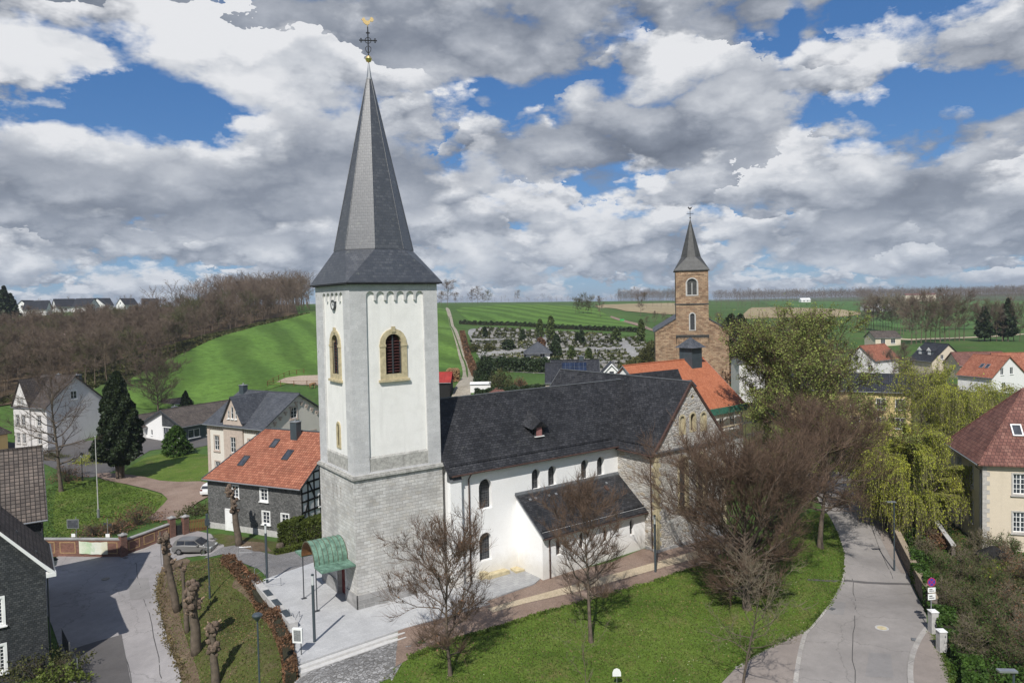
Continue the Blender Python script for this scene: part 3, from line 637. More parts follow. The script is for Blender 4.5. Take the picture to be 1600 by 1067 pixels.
# church forecourt
sheet('bare_soil', PP((322, 838), (345, 834), (400, 842), (470, 850), (512, 846), (512, 868), (455, 874), (432, 868), (372, 856), (340, 858)), M['bank'], .05, sm=0)
sheet('bare_soil', PP((372, 846), (412, 848), (425, 862), (398, 862), (370, 852)), M['soil'], .062, sm=0)
def slab(name, poly, zt, depth, mat_):
    mb = MB(); mb.prism([(x, y, zt-depth) for x, y in poly], (0, 0, depth)); o = mb.build(name, mat_); o['kind'] = 'structure'; return o
slab('plaza', [(-6.5, -5.7), (1, -5.15), (8.6, -5.2), (8.4, .5), (7.5, 8), (0, 8), (2.2, 12.6), (-1.2, 11.6), (-3.4, 11.0), (-4.8, 9.8), (-4.85, 5.6), (-5.4, -.4)], .10, 1.6, M['slabs'])
slab('court', [(8.61, -4.6), (13.6, -4.2), (14.7, -3.6), (14.7, .5), (8.5, .5)], .13, .6, M['slabs2'])
sheet('cobbled_forecourt', PP((318, 873), (348, 866), (385, 882), (421, 905), (487, 889), (510, 885), (510, 855), (460, 862), (432, 868), (372, 852), (345, 856)), M['cobbles2'], .055, sm=0)
sheet('cobbled_slope', [(-7.0, -6.3), (1.2, -5.8), (1.0, -7.4), (-.8, -9.2), (-4.6, -12.6), (-9.4, -12.6)], M['cobbles'], .055, sm=0)
sheet('gravel_path', [(.95, -7.0), (1.2, -5.0), (8.6, -5.1), (8.6, -4.4), (14.9, -3.4), (26.7, -5.0), (37, -5.0), (37, -8), (28, -8.2), (14, -7), (6, -7.5)], M['gravel_path'], .062, sm=0)
sheet('lawn', PP((545, 1100), (590, 1064), (640, 1028), (700, 1004), (780, 981), (860, 955), (1022, 910), (1090, 888), (1200, 850), (1262, 800), (1290, 800), (1306, 830), (1316, 862), (1316, 900), (1298, 942), (1258, 985), (1200, 1012), (1150, 1042), (1095, 1100)), M['lawn'], .05)
sheet('gravel_path', PP((622, 986), (700, 962), (770, 948), (850, 926), (900, 902), (1005, 858), (1030, 862), (1120, 835), (1150, 850), (1090, 886), (1022, 909), (960, 928), (860, 954), (780, 981), (700, 1004), (640, 1030), (618, 1042)), M['gravel_path'], .07, sm=0)
sheet('sand_path', PP((762, 952), (800, 941), (900, 914), (1060, 870), (1130, 848), (1140, 854), (1085, 875), (1000, 898), (900, 926), (820, 944), (770, 958)), M['sand_path'], .095, sm=0)
# the right road
RL = [(1236, 1100), (1246, 1040), (1256, 995), (1298, 948), (1318, 905), (1320, 862), (1308, 830), (1290, 800), (1272, 765), (1258, 735)]
RR = [(1318, 735), (1345, 765), (1372, 805), (1396, 855), (1418, 895), (1440, 945), (1452, 975), (1432, 1005), (1420, 1045), (1428, 1100)]
sheet('road', PP(*(RL+RR)), M['asphalt'], .055, sm=2)
sheet('lay_by', PP((1090, 1105), (1150, 1044), (1200, 1014), (1256, 985), (1258, 1000), (1246, 1040), (1240, 1105)), M['pavement'], .065, sm=0)
sheet('pavement', PP((1428, 1105), (1421, 1045), (1433, 1008), (1458, 975), (1472, 1020), (1495, 1105)), M['pavement'], .12, sm=0)
sheet('pavement', PP((1322, 735), (1345, 762), (1374, 802), (1398, 850), (1426, 898), (1408, 896), (1380, 850), (1358, 805), (1330, 765), (1310, 735)), M['pavement'], .075, sm=0)
sheet('scrub_ground', PP((1345, 745), (1375, 795), (1405, 855), (1440, 925), (1462, 975), (1500, 1110), (1720, 1110), (1720, 840), (1500, 800), (1420, 740)), M['scrub'], .04, sm=0)
sheet('scrub_ground', PP((1160, 600), (1300, 570), (1420, 580), (1600, 640), (1700, 760), (1480, 800), (1350, 740), (1260, 730), (1150, 720)), M['scrub'], .04, sm=0)
strip('kerb', PP((1256, 995), (1298, 948), (1318, 905), (1318, 896)), .18, .12, M['kerb'], n=2)
strip('kerb', PP((1240, 1100), (1246, 1040), (1256, 995), (1262, 985)), .3, .10, M['kerb'], n=2)
strip('kerb', PP((1428, 1100), (1420, 1045), (1432, 1005), (1456, 973)), .35, .13, M['kerb'], n=2)
strip('kerb', PP((1150, 1044), (1200, 1014), (1256, 985)), .15, .10, M['kerb'], n=1)
strip('kerb', PP((135, 868), (190, 870), (235, 856)), .15, .10, M['kerb'], n=1)
for k_, zt_ in ((0, -.03), (1, -.17)):
    y_ = -.42*k_; slab('stone_steps', [(-6.6, -5.72+y_), (-6.64, -6.13+y_), (1.2, -5.57+y_), (1.2, -5.155+y_)], zt_, 1.2, M['step'])
# manhole cover in the road
q = P2G(1378, 982)
mb = MB(); mb.lathe((0, 0, 0), [(.48, 0), (.48, .012), (.36, .012)], 24); o = mb.build('manhole_cover', M['concrete']); o.location = (q[0], q[1], q[2]+.058)
tag(o, 'round concrete and iron manhole cover in the right-hand road', 'manhole')
mb = MB(); mb.lathe((0, 0, .013), [(.34, 0), (.34, .004)], 20); mb.build('lid', M['sandstone'], o)

# ------------------------------------------------------------------ windows, shared by every building
ZV = Vector((0, 0, 1))
def ring(mb, O, U, outer, inner, out, back=0.0, mi=None):
    "border between two outlines with the same number of points, standing out from the wall"
    O = Vector(O); U = Vector(U).normalized(); N = U.cross(ZV); n = len(outer)
    p = lambda q, d: O+U*q[0]+ZV*q[1]+N*d
    for i in range(n):
        j = (i+1) % n
        mb.face([p(outer[i], out), p(outer[j], out), p(inner[j], out), p(inner[i], out)], mi)
        mb.face([p(outer[i], back), p(outer[j], back), p(outer[j], out), p(outer[i], out)], mi)
        mb.face([p(inner[i], out), p(inner[j], out), p(inner[j], back), p(inner[i], back)], mi)
def window(parent, O, U, a, z, w, h, depth=.12, nx=2, ny=2, arched=False, fm='white_paint', fw=.07, pane='glass', sur=0, surm=None, sill=True, mun=.035, name='window', closed=None, wallm=None):
    O = Vector(O); U = Vector(U).normalized(); N = U.cross(ZV)
    mb = MB(); B = O-N*depth
    if arched: o_ = arch(a, z, w, h); i_ = arch(a, z+fw, w-2*fw, h-2*fw)
    else: o_ = rect(a, z, w, h); i_ = rect(a, z+fw, w-2*fw, h-2*fw)
    ring(mb, B, U, o_, i_, .045, -.02)
    def bar(a0, z0, a1, z1, t):
        c = B+U*((a0+a1)/2)+ZV*((z0+z1)/2)+N*.02
        if a0 == a1: mb.obox(c, U*t/2, N*.02, ZV*(z1-z0)/2)
        else: mb.obox(c, U*(a1-a0)/2, N*.02, ZV*t/2)
    for k in range(1, nx):
        aa = a-w/2+w*k/nx; top = z+h-fw
        if arched: top = z+h-w/2+math.sqrt(max((w/2)**2-(aa-a)**2, 0))-fw
        bar(aa, z+fw, aa, top, mun*(1.9 if nx == 2 or (nx == 4 and k == 2) else 1))
    for k in range(1, ny):
        zz = z+h*k/ny
        if arched and zz > z+h-w/2: hw = math.sqrt(max((w/2)**2-(zz-(z+h-w/2))**2, 0))-fw*.5
        else: hw = w/2-fw
        bar(a-hw, zz, a+hw, zz, mun)
    if sur:
        so_ = (arch if arched else rect)(a, z-sur, w+2*sur, h+2*sur); ring(mb, O, U, so_, o_, .05, -.02, 1 if surm else 0)
        if surm is None: pass
    if sill:
        mb.obox(O+U*a+ZV*(z-.05-sur)+N*.05, U*(w/2+.08+sur), N*.11, ZV*.04, 1 if surm else 0)
    f = mb.build(name, [M[fm]]+([M[surm]] if surm else []), parent)
    pm = MB(); P = (arch if arched else rect)(a, z, w, h); pm.face([B+U*p[0]+ZV*p[1]+N*.004 for p in P])
    pm.build('pane', M[pane], f); return f

# ------------------------------------------------------------------ the church with the slate spire
church = thing('church', 'large church with white nave, grey stone tower and tall slate spire', 'church', (0, 0, 0))
TW, TD, ZS, ZT = 7.5, 7.33, 10.08, 25.0
FACES = [((0, TD, 0), (0, -1, 0), TD), ((0, 0, 0), (1, 0, 0), TW), ((TW, 0, 0), (0, 1, 0), TD), ((TW, TD, 0), (-1, 0, 0), TW)]
mb = MB()
for k, (O, U, w) in enumerate(FACES):
    O = Vector(O); U = Vector(U); N = U.cross(ZV); O = O+N*.06-U*.06; w2 = w+.12
    holes = []
    if k == 0:
        holes.append(arch(TD+.06-3.1, 0.0, 1.7, 3.05))
        for yy in (4.45, 3.6, 2.78): holes.append(arch(TD+.06-yy, 7.75, .22, 1.2, 6))
    mb.wall(O, U, [(0, -.6), (w2, -.6), (w2, ZS), (0, ZS)], holes, .5)
tw = mb.build('tower_base', M['tower_stone'], church)
mb = MB()
for k, (O, U, w) in enumerate(FACES):
    O = Vector(O); U = Vector(U); N = U.cross(ZV)
    if k == 0:
        for a0, a1 in ((-.14, TD-3.98), (TD-2.22, w+.14)):
            mb.prism([O+U*a0+N*.05-ZV*.6, O+U*a1+N*.05-ZV*.6, O+U*a1+N*.14-ZV*.6, O+U*a0+N*.14-ZV*.6], (0, 0, 1.75))
    else: mb.prism([O+U*-.14+N*.05-ZV*.6, O+U*(w+.14)+N*.05-ZV*.6, O+U*(w+.14)+N*.14-ZV*.6, O-U*.14+N*.14-ZV*.6], (0, 0, 1.75))
mb.build('plinth', M['plinth_stone'], tw)
mb = MB()
for (x0, x1, z0, z1) in ((.24, .24, ZS-.06, ZS+.10), (.15, .15, ZS+.10, ZS+.22), (.12, .12, ZS-.2, ZS-.06)):
    mb.box(-x0, TW+x0, -x0, TD+x0, z0, z1)
mb.build('string_course', M['grime_stone'], church)
# upper stage with sunk panels and round-arched friezes
up = MB(); inner = MB(); gr = MB(); arcm = MB()
def panel_outline(c0, c1, n, zb, zt=24.32):
    sp = (c1-c0)/n; r = sp*.40; pts = [(c0, zb), (c1, zb)]
    for i in range(n-1, -1, -1):
        c = c0+sp*(i+.5)
        lo = 23.62; e0 = c+r if i < n-1 else c1; e1 = c-r if i > 0 else c0
        if i < n-1: pts.append((c+r, lo))
        pts += [(c+r*math.cos(PI*k/8), zt-r+r*math.sin(PI*k/8)) for k in range(1 if i == n-1 and False else 0, 9)]
        if i > 0: pts.append((c-r, lo))
    pts2 = []
    for p in pts:
        if not pts2 or (abs(p[0]-pts2[-1][0])+abs(p[1]-pts2[-1][1])) > 1e-4: pts2.append(p)
    return pts2
for k, (O, U, w) in enumerate(FACES):
    O = Vector(O); U = Vector(U); N = U.cross(ZV)
    c0, c1 = (1.27, w-1.15) if k % 2 else (w-5.78, w-1.25)
    n = 6 if k % 2 else 5
    wc = 3.58 if k == 1 else (TD-3.48 if k == 0 else w/2)
    po = panel_outline(c0, c1, n, ZS+.35)
    up.wall(O, U, [(0, ZS+.1), (w, ZS+.1), (w, ZT+.1), (0, ZT+.1)], [po], .16)
    B = O-N*.16
    hs = [arch(wc, 17.85, 1.38, 3.15)]
    if k == 0: hs.append(arch(TD-3.33, 12.15, .36, 1.75, 6))
    inner.wall(B, U, [(c0-.1, ZS+.3), (c1+.1, ZS+.3), (c1+.1, ZT-.2), (c0-.1, ZT-.2)], hs, .55, 0, 1)
    gr.prism([B+U*(c0+.004)+ZV*(ZS+.354), B+U*(c1-.004)+ZV*(ZS+.354), B+U*(c1-.004)+ZV*(ZS+.354)+N*.10, B+U*(c0+.004)+ZV*(ZS+.354)+N*.10], (0, 0, 1.0))
    gr.taper([B+U*(c0+.004)+ZV*(ZS+1.354), B+U*(c1-.004)+ZV*(ZS+1.354), B+U*(c1-.004)+ZV*(ZS+1.354)+N*.10, B+U*(c0+.004)+ZV*(ZS+1.354)+N*.10],
             [B+U*(c0+.004)+ZV*(ZS+1.5), B+U*(c1-.004)+ZV*(ZS+1.5), B+U*(c1-.004)+ZV*(ZS+1.5)+N*.01, B+U*(c0+.004)+ZV*(ZS+1.5)+N*.01])
    # belfry window with louvres
    f = MB(); o_, i_ = arch(wc, 17.42, 2.3, 3.98), arch(wc, 17.85, 1.38, 3.15)
    ring(f, B, U, o_, i_, .09, -.06)
    f.obox(B+U*wc+ZV*21.36+N*.10, U*.16, N*.05, ZV*.22); f.obox(B+U*wc+ZV*17.36+N*.1, U*1.3, N*.12, ZV*.09)
    for sgn in (-1, 1): f.obox(B+U*(wc+sgn*.92)+ZV*20.1+N*.07, U*.27, N*.06, ZV*.10)
    bw = f.build('belfry_window', M['sandstone'], church)
    l = MB(); E = B-N*.30
    for i in range(13):
        zz = 18.0+i*.235; hw = .66 if zz < 20.3 else math.sqrt(max(.66**2-(zz-20.3)**2, .01))
        l.prism([E+U*(wc-hw)+ZV*zz+N*.16, E+U*(wc+hw)+ZV*zz+N*.16, E+U*(wc+hw)+ZV*(zz+.16)-N*.06, E+U*(wc-hw)+ZV*(zz+.16)-N*.06], ZV*.03+N*.01)
    lo = l.build('louvres', M['louvre_or_dark'], bw)
    b2 = MB(); b2.obox(B+U*wc+ZV*19.4-N*.14, U*.05, N*.05, ZV*1.55)
    for s2 in (-.64, .64): b2.obox(B+U*(wc+s2)+ZV*19.1-N*.14, U*.04, N*.05, ZV*1.25)
    b2.build('mullion', M['dark_metal'], bw)
    if k == 0:
        f = MB(); ring(f, B, U, arch(TD-3.33, 11.95, .86, 2.15, 6), arch(TD-3.33, 12.15, .36, 1.75, 6), .07, -.05)
        sw = f.build('slit_window', M['sandstone'], church)
        pm = MB(); pm.face([B-N*.3+U*p[0]+ZV*p[1] for p in arch(TD-3.33, 12.15, .36, 1.75, 6)]); pm.build('pane', M['sandstone'], sw)
        ck = MB(); c = B+U*(TD-3.45)+ZV*23.35
        prev = None
        circ = [(TD-3.45+.40*math.cos(2*PI*i/24), 23.35+.40*math.sin(2*PI*i/24)) for i in range(24)]
        circ2 = [(TD-3.45+.32*math.cos(2*PI*i/24), 23.35+.32*math.sin(2*PI*i/24)) for i in range(24)]
        ring(ck, B, U, circ, circ2, .2, 0); ck.mi = 1; ck.face([B+N*.15+U*p[0]+ZV*p[1] for p in circ2]); ck.mi = 0
        ck.obox(B+N*.17+U*(TD-3.45)+ZV*23.49, U*.02, N*.01, ZV*.15); ck.obox(B+N*.17+U*(TD-3.38)+ZV*23.35, U*.1, N*.01, ZV*.02)
        ck.build('clock', [M['dark_metal'], M['white_paint']], church)
upo = up.build('tower_upper_stage', M['tower_ashlar'], church)
inner.build('panel', [M['tower_render'], M['sandstone']], upo); gr.build('stained_band', M['grime_stone'], upo)
# black box puts the dark of the belfry chamber behind the louvres into colour
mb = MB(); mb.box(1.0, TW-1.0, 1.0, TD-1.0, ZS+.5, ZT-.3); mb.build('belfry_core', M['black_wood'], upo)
# spire
RC = (3.75, 3.66); ZB = 27.65; ZTIP = 42.35
mb = MB(); ov = .34; e0 = 25.02
sq = [(-ov, -ov), (TW+ov, -ov), (TW+ov, TD+ov), (-ov, TD+ov)]
Rf = 2.97; side = Rf*math.tan(PI/8)
octv = []   # octagon corners, counted from the south face's west end
for (nx_, ny_) in ((0, -1), (1, 0), (0, 1), (-1, 0)):
    tx, ty = -ny_, nx_
    octv.append((RC[0]+nx_*Rf-tx*side, RC[1]+ny_*Rf-ty*side)); octv.append((RC[0]+nx_*Rf+tx*side, RC[1]+ny_*Rf+ty*side))
zc = [e0]*4
for i in range(4):
    a, b = sq[i], sq[(i+1) % 4]; p, q_ = octv[2*i], octv[2*i+1]
    mb.face([(a[0], a[1], e0), (b[0], b[1], e0), (q_[0], q_[1], ZB), (p[0], p[1], ZB)])
    nx2 = octv[(2*i+2) % 8]
    mb.face([(b[0], b[1], e0), (nx2[0], nx2[1], ZB), (q_[0], q_[1], ZB)])
tipr = .17
tipv = [(RC[0]+(x-RC[0])*tipr/Rf, RC[1]+(y-RC[1])*tipr/Rf) for x, y in octv]
mb2 = MB()
for i in range(8):
    a, b = octv[i], octv[(i+1) % 8]; c, d_ = tipv[(i+1) % 8], tipv[i]
    mb2.face([(a[0], a[1], ZB+.02), (b[0], b[1], ZB+.02), (c[0], c[1], ZTIP-.6), (d_[0], d_[1], ZTIP-.6)])
mb.face([(x, y, e0-.001) for x, y in sq][::-1])
sk = mb.build('spire_skirt', M['spire_slate'], church)
sp = mb2.build('spire', M['spire_slate'], church)
mb = MB(); mb.prism([(x*1, y*1, e0-.12) for x, y in sq], (0, 0, .11)); mb.box(-.16, TW+.16, -.16, TD+.16, ZT-.14, ZT-.0)
mb.build('eaves_board', M['iron'], sk)
mb = MB()
for i in range(8):      # lead-dressed hips
    a = octv[i]; c = tipv[i]
    mb.tube([(a[0], a[1], ZB+.04), (c[0], c[1], ZTIP-.6)], .035, 5)
mb.build('hip_flashing', M['spire_slate'], sp)
mb = MB(); mb.lathe((RC[0], RC[1], ZTIP-.75), [(.24, 0), (.17, .5), (.09, 1.1), (.05, 1.35)], 8); mb.build('lead_cap', M['grey_metal'], sp)
mb = MB(); mb.tube([(RC[0], RC[1], 42.8), (RC[0], RC[1], 43.1)], .04, 6); mb.lathe((RC[0], RC[1], 42.98), [(.02, 0), (.2, .08), (.28, .28), (.2, .47), (.02, .56)], 14)
mb.build('finial_ball', M['gold'], sp)
cr = MB(); cx, cy = RC; hx = Vector((.9, -.43, 0)).normalized()   # cross arms seen almost face on
pz = lambda s_, z: (cx+hx.x*s_, cy+hx.y*s_, z)
cr.tube([(cx, cy, 43.5), (cx, cy, 45.85)], .045, 6); cr.tube([pz(-.52, 44.75), pz(.52, 44.75)], .045, 6)
for s_, z in ((-.56, 44.75), (.56, 44.75), (0, 45.35)):
    for da, dz in ((0, 0), (.0, .13), (.0, -.13), (.1, 0), (-.1, 0)): cr.tube([pz(s_+da-.05, z+dz), pz(s_+da+.05, z+dz)], .055, 6)
for k in range(12):
    a0, a1 = 2*PI*k/12, 2*PI*(k+1)/12; cr.tube([pz(.24*math.cos(a0), 44.75+.24*math.sin(a0)), pz(.24*math.cos(a1), 44.75+.24*math.sin(a1))], .03, 5)
for sx in (-1, 1):
    cr.tube([pz(sx*.05, 43.75), pz(sx*.2, 43.95), pz(sx*.22, 44.15), pz(sx*.08, 44.3)], .028, 5)
cr.build('cross', M['iron'], sp)
ckp = [(-.42, .34), (-.50, .30), (-.40, .24), (-.34, .08), (-.18, -.06), (-.04, -.12), (.12, -.06), (.20, .06), (.22, .2), (.34, .14), (.46, .2), (.50, .34), (.42, .48), (.30, .52), (.20, .46), (.26, .38), (.16, .30), (.04, .22), (-.08, .22), (-.20, .34), (-.24, .46), (-.32, .50), (-.30, .42), (-.38, .44)]
mb = MB(); NN = hx.cross(ZV)
for p0 in [ckp]:
    pts = [Vector(pz(a, 46.1+b)) for a, b in p0]
    tris = tessellate_polygon([[Vector((a, b, 0)) for a, b in p0]])
    for t in tris:
        mb.face([pts[i]+NN*.04 for i in t]); mb.face([pts[i]-NN*.04 for i in t][::-1])
    for i in range(len(pts)):
        j = (i+1) % len(pts); mb.face([pts[i]+NN*.04, pts[j]+NN*.04, pts[j]-NN*.04, pts[i]-NN*.04])
mb.tube([(cx, cy, 45.8), (cx, cy, 46.02)], .03, 6); mb.build('weathercock', M['gold'], sp)
# doorway
mb = MB(); y0 = 3.1
mb.box(.28, .34, y0-.85, y0+.85, -.05, 3.0, 0)
for yy in (y0-.42, y0+.42):
    for zz in (.35, 1.35): mb.box(.235, .285, yy-.3, yy+.3, zz, zz+.8, 0)
dr = mb.build('door', M['red_paint'], church)
mb = MB(); mb.tube([(.22, y0-.06, 1.05), (.22, y0-.06, 1.3)], .02, 6); mb.build('handle', M['dark_metal'], dr)
mb = MB()
ring(mb, (-.06, TD, 0), (0, -1, 0), arch(TD-y0, .002, 2.3, 3.45), arch(TD-y0, .001, 1.7, 3.05), .06, -.02); mb.build('door_surround', M['tower_ashlar'], church)

# ---- nave, aisle, transept: local frame turned 1.2 degrees, all still parts of the church
NT = .021; NX, NY = 26.73, -.18
def nv(u, v, z=0.0): return Vector((NX+u*math.cos(NT)-v*math.sin(NT), NY+u*math.sin(NT)+v*math.cos(NT), z))
NU = Vector((math.cos(NT), math.sin(NT), 0)); NVv = Vector((-math.sin(NT), math.cos(NT), 0))
NW = 7.4; ZE, ZR = 9.62, 15.05
Osw = nv(0, 0)
navewins = [(-15.35, 5.9, 1.3, 2.55), (-15.45, 1.5, 1.25, 2.4)]
clere = [(-9.95, 6.66, .95, 1.82), (-8.1, 6.66, .95, 1.82), (-4.2, 6.66, .95, 1.82), (-2.2, 6.66, .95, 1.82)]
mb = MB()
mb.wall(Osw, NU, [(-18.75, -.5), (0, -.5), (0, ZE+.05), (-18.75, ZE+.05)], [arch(*w) for w in navewins+clere], .48)
mb.wall(nv(0, NW), -NU, [(0, -.5), (18.75, -.5), (18.75, ZE+.05), (0, ZE+.05)], [], .4)
mb.wall(nv(-18.75, NW), -NVv, [(0, -.5), (NW, -.5), (NW, ZE+.05), (NW/2, ZR-.3), (0, ZE+.05)], [], .4)
nave = mb.build('nave_wall', M['white_render'], church)
for i, w in enumerate(navewins+clere):
    wf = window(church, Osw, NU, w[0], w[1], w[2], w[3], depth=.46, nx=1, ny=4, arched=True, fm='dark_metal', fw=.04, pane='leaded', sill=False, mun=.02)
mb = MB()   # sloping inner sills of limewash
mb.prism([nv(-19.0, .02, -.3), nv(-17.95, .02, -.3), nv(-17.95, -.42, -.3), nv(-19.0, -.42, -.3)], (0, 0, 9.1))
mb.build('buttress', M['white_render'], church)
mb = MB(); mb.taper([nv(-19.05, .02, 8.8), nv(-19.05, -.5, 8.8), nv(-17.88, -.5, 8.8), nv(-17.88, .02, 8.8)], [nv(-19.05, .01, 9.45), nv(-19.05, -.05, 9.4), nv(-17.88, -.05, 9.4), nv(-17.88, .01, 9.45)]); mb.build('buttress_cap', M['lead'], church)
def roofslab(mb, prof, P0, dirv, length, th=.16):
    "profile in (across, height) from eave to ridge to eave, drawn out along dirv"
    lowr = [(a, z-th) for a, z in prof][::-1]; poly = list(prof)+lowr
    A = Vector((-dirv.y, dirv.x, 0)); P0 = Vector(P0)
    pts = [P0+A*a+ZV*z for a, z in poly]; n = len(pts); D_ = dirv*length
    k = len(prof)
    for i in range(n):
        j = (i+1) % n; mb.face([pts[i], pts[i]+D_, pts[j]+D_, pts[j]][::-1])
    for i in range(k-1):
        a, b, c, d_ = i, i+1, n-2-i, n-1-i
        mb.face([pts[a], pts[b], pts[c], pts[d_]]); mb.face([pts[d_]+D_, pts[c]+D_, pts[b]+D_, pts[a]+D_])
nprof = [(-.5, ZE-.25), (.35, ZE+.62), (NW/2, ZR), (NW-.35, ZE+.62), (NW+.5, ZE-.25)]
mb = MB(); roofslab(mb, nprof, nv(-19.15, 0), NU, 19.15+4.7)
nroof = mb.build('nave_roof', M['slate'], church)
TWd, TDp, ZRt = 9.84, 5.0, 15.42
tp = [(-.45, 9.18), (.4, 10.1), (TWd/2, ZRt), (TWd-.4, 10.1), (TWd+.45, 9.18)]
mb = MB()
A_ = -NVv   # profile axis must run along +u: dirv with (-dy, dx) = NU  ->  dirv = (uy, -ux)
roofslab(mb, tp, nv(0, 14.4), A_, 14.4+TDp-.02)
troof = mb.build('transept_roof', M['slate'], church)
mb = MB(); roofslab(mb, [(.9, 9.1), (NW/2+.6, 15.45), (NW+.5, 9.1)], nv(5.5, 0), NU, 8.1)
mb.build('choir_roof', M['slate'], church)
mb = MB()
mb.wall(nv(9.8, 1), NU, [(0, -.5), (3.4, -.5), (3.4, 9.2), (0, 9.2)], [], .3); mb.wall(nv(13.2, 1), NVv, [(0, -.5), (NW-1, -.5), (NW-1, 9.2), (NW/2-.4, 15.0), (0, 9.2)], [], .3); mb.wall(nv(13.2, NW), -NU, [(0, -.5), (3.4, -.5), (3.4, 9.2), (0, 9.2)], [], .3)
mb.build('choir_wall', M['rubble'], church)
# transept walls
Ot = nv(0, -TDp)
twins = [(3.62, 3.75, 1.05, 4.65), (6.22, 3.75, 1.05, 4.65)]
glights = [(3.6, 10.6, .62, 1.68), (5.08, 10.7, .62, 1.68), (6.62, 10.6, .62, 1.68)]
cross_h = [(5.0, 13.75), (5.16, 13.75), (5.16, 13.88), (5.28, 13.88), (5.28, 14.05), (5.16, 14.05), (5.16, 14.2), (5.0, 14.2), (5.0, 14.05), (4.88, 14.05), (4.88, 13.88), (5.0, 13.88)]
mb = MB()
mb.wall(Ot, NU, [(0, -.6), (TWd, -.6), (TWd, 9.45), (TWd/2, ZRt-.12), (0, 9.45)], [arch(*w) for w in twins+glights]+[cross_h], .42, 0, 1)
mb.wall(nv(0, 0), -NVv, [(0, -.6), (TDp, -.6), (TDp, 9.5), (0, 9.5)], [], .4)
mb.wall(nv(TWd, -TDp), NVv, [(0, -.6), (TDp+14.3, -.6), (TDp+14.3, 9.5), (0, 9.5)], [], .4)
mb.wall(nv(0, 14.3), -NVv, [(0, -.6), (6.9, -.6), (6.9, 9.5), (0, 9.5)], [], .4)
mb.wall(nv(TWd, 14.3), -NU, [(0, -.6), (TWd, -.6), (TWd, 9.45), (TWd/2, ZRt-.12), (0, 9.45)], [], .4)
trn = mb.build('transept_wall', [M['rubble'], M['sandstone']], church)
for w in twins:
    window(church, Ot, NU, *w, depth=.36, nx=2, ny=9, arched=True, fm='dark_metal', fw=.03, pane='leaded', sill=False, mun=.02)
    mb = MB(); ring(mb, Ot, NU, arch(w[0], w[1]-.2, w[2]+.46, w[3]+.43), arch(*w), .045, -.05); mb.obox(Ot+NU*w[0]+ZV*(w[1]-.25)-NVv*.08, NU*.85, NVv*.16, ZV*.13)
    mb.build('window_surround', M['sandstone'], church)
for i, w in enumerate(glights):
    mb = MB(); ring(mb, Ot, NU, arch(w[0], w[1]-.08, w[2]+.34, w[3]+.25), arch(*w), .03, -.05); s_ = mb.build('gable_niche', M['sandstone'], church)
    pm = MB(); dd = .12 if i != 1 else .4; pm.face([Ot+NVv*dd+NU*p[0]+ZV*p[1] for p in arch(*w)]); 
    if i == 1: pm.build('louvre_or_dark', M['black_wood'], s_)  # middle niche is open; a black face paints the dark inside it
    else: pm.build('blind_panel', M['sandstone'], s_)
mb = MB(); mb.prism([nv(4.7, -TDp+.4, 13.6), nv(5.5, -TDp+.4, 13.6), nv(5.5, -TDp+.38, 13.6), nv(4.7, -TDp+.38, 13.6)], (0, 0, .7)); mb.build('vent_backing', M['black_wood'], trn)
mb = MB()   # quoins and plinth
for k in range(23):
    z0 = .3+k*.4; ln = .55 if k % 2 else .34; l2 = .34 if k % 2 else .55
    for (uu, s_) in ((0, 1), (TWd, -1)):
        pts = [nv(uu-s_*.02, -TDp-.02), nv(uu+s_*ln, -TDp-.02), nv(uu+s_*ln, -TDp+.02), nv(uu+s_*.02, -TDp+.02), nv(uu+s_*.02, -TDp+l2), nv(uu-s_*.02, -TDp+l2)]
        b = [p+ZV*z0 for p in pts]; t = [p+ZV*(z0+.385) for p in pts]
        if s_ < 0: b.reverse(); t.reverse()
        mb.taper(b, t)
mb.build('quoins', M['sandstone'], trn)
mb = MB()
mb.prism([nv(-.14, -TDp-.14, -.6), nv(TWd+.14, -TDp-.14, -.6), nv(TWd+.14, -TDp+.02, -.6), nv(-.14, -TDp+.02, -.6)], (0, 0, 1.0))
mb.prism([nv(-.14, -TDp+.02, -.6), nv(-.01, -TDp+.02, -.6), nv(-.01, -3.6, -.6), nv(-.14, -3.6, -.6)], (0, 0, 1.0))
mb.build('plinth', M['plinth_stone'], trn)
mb = MB(); mb.prism([nv(-.3, -TDp-.24, 9.22), nv(TWd+.3, -TDp-.24, 9.22), nv(TWd+.3, -TDp+.02, 9.22), nv(-.3, -TDp+.02, 9.22)], (0, 0, .16)); mb.build('gable_ledge', M['lead'], trn)
mb = MB()   # verge boards of the gable
sl = (ZRt-10.1)/(TWd/2-.4)
for s_ in (-1, 1):
    pts = [(TWd/2, ZRt+.05), (TWd/2+s_*(TWd/2-.4), 10.1+.05), (TWd/2+s_*(TWd/2+.48), 9.15), (TWd/2+s_*(TWd/2+.48), 8.93), (TWd/2+s_*(TWd/2-.42), 9.8), (TWd/2, ZRt-.28)]
    b = [nv(u, -TDp-.12, z) for u, z in pts]
    mb.prism(b, NVv*.2)
mb.build('bargeboard', M['red_paint'] if False else M['downpipe'], troof)
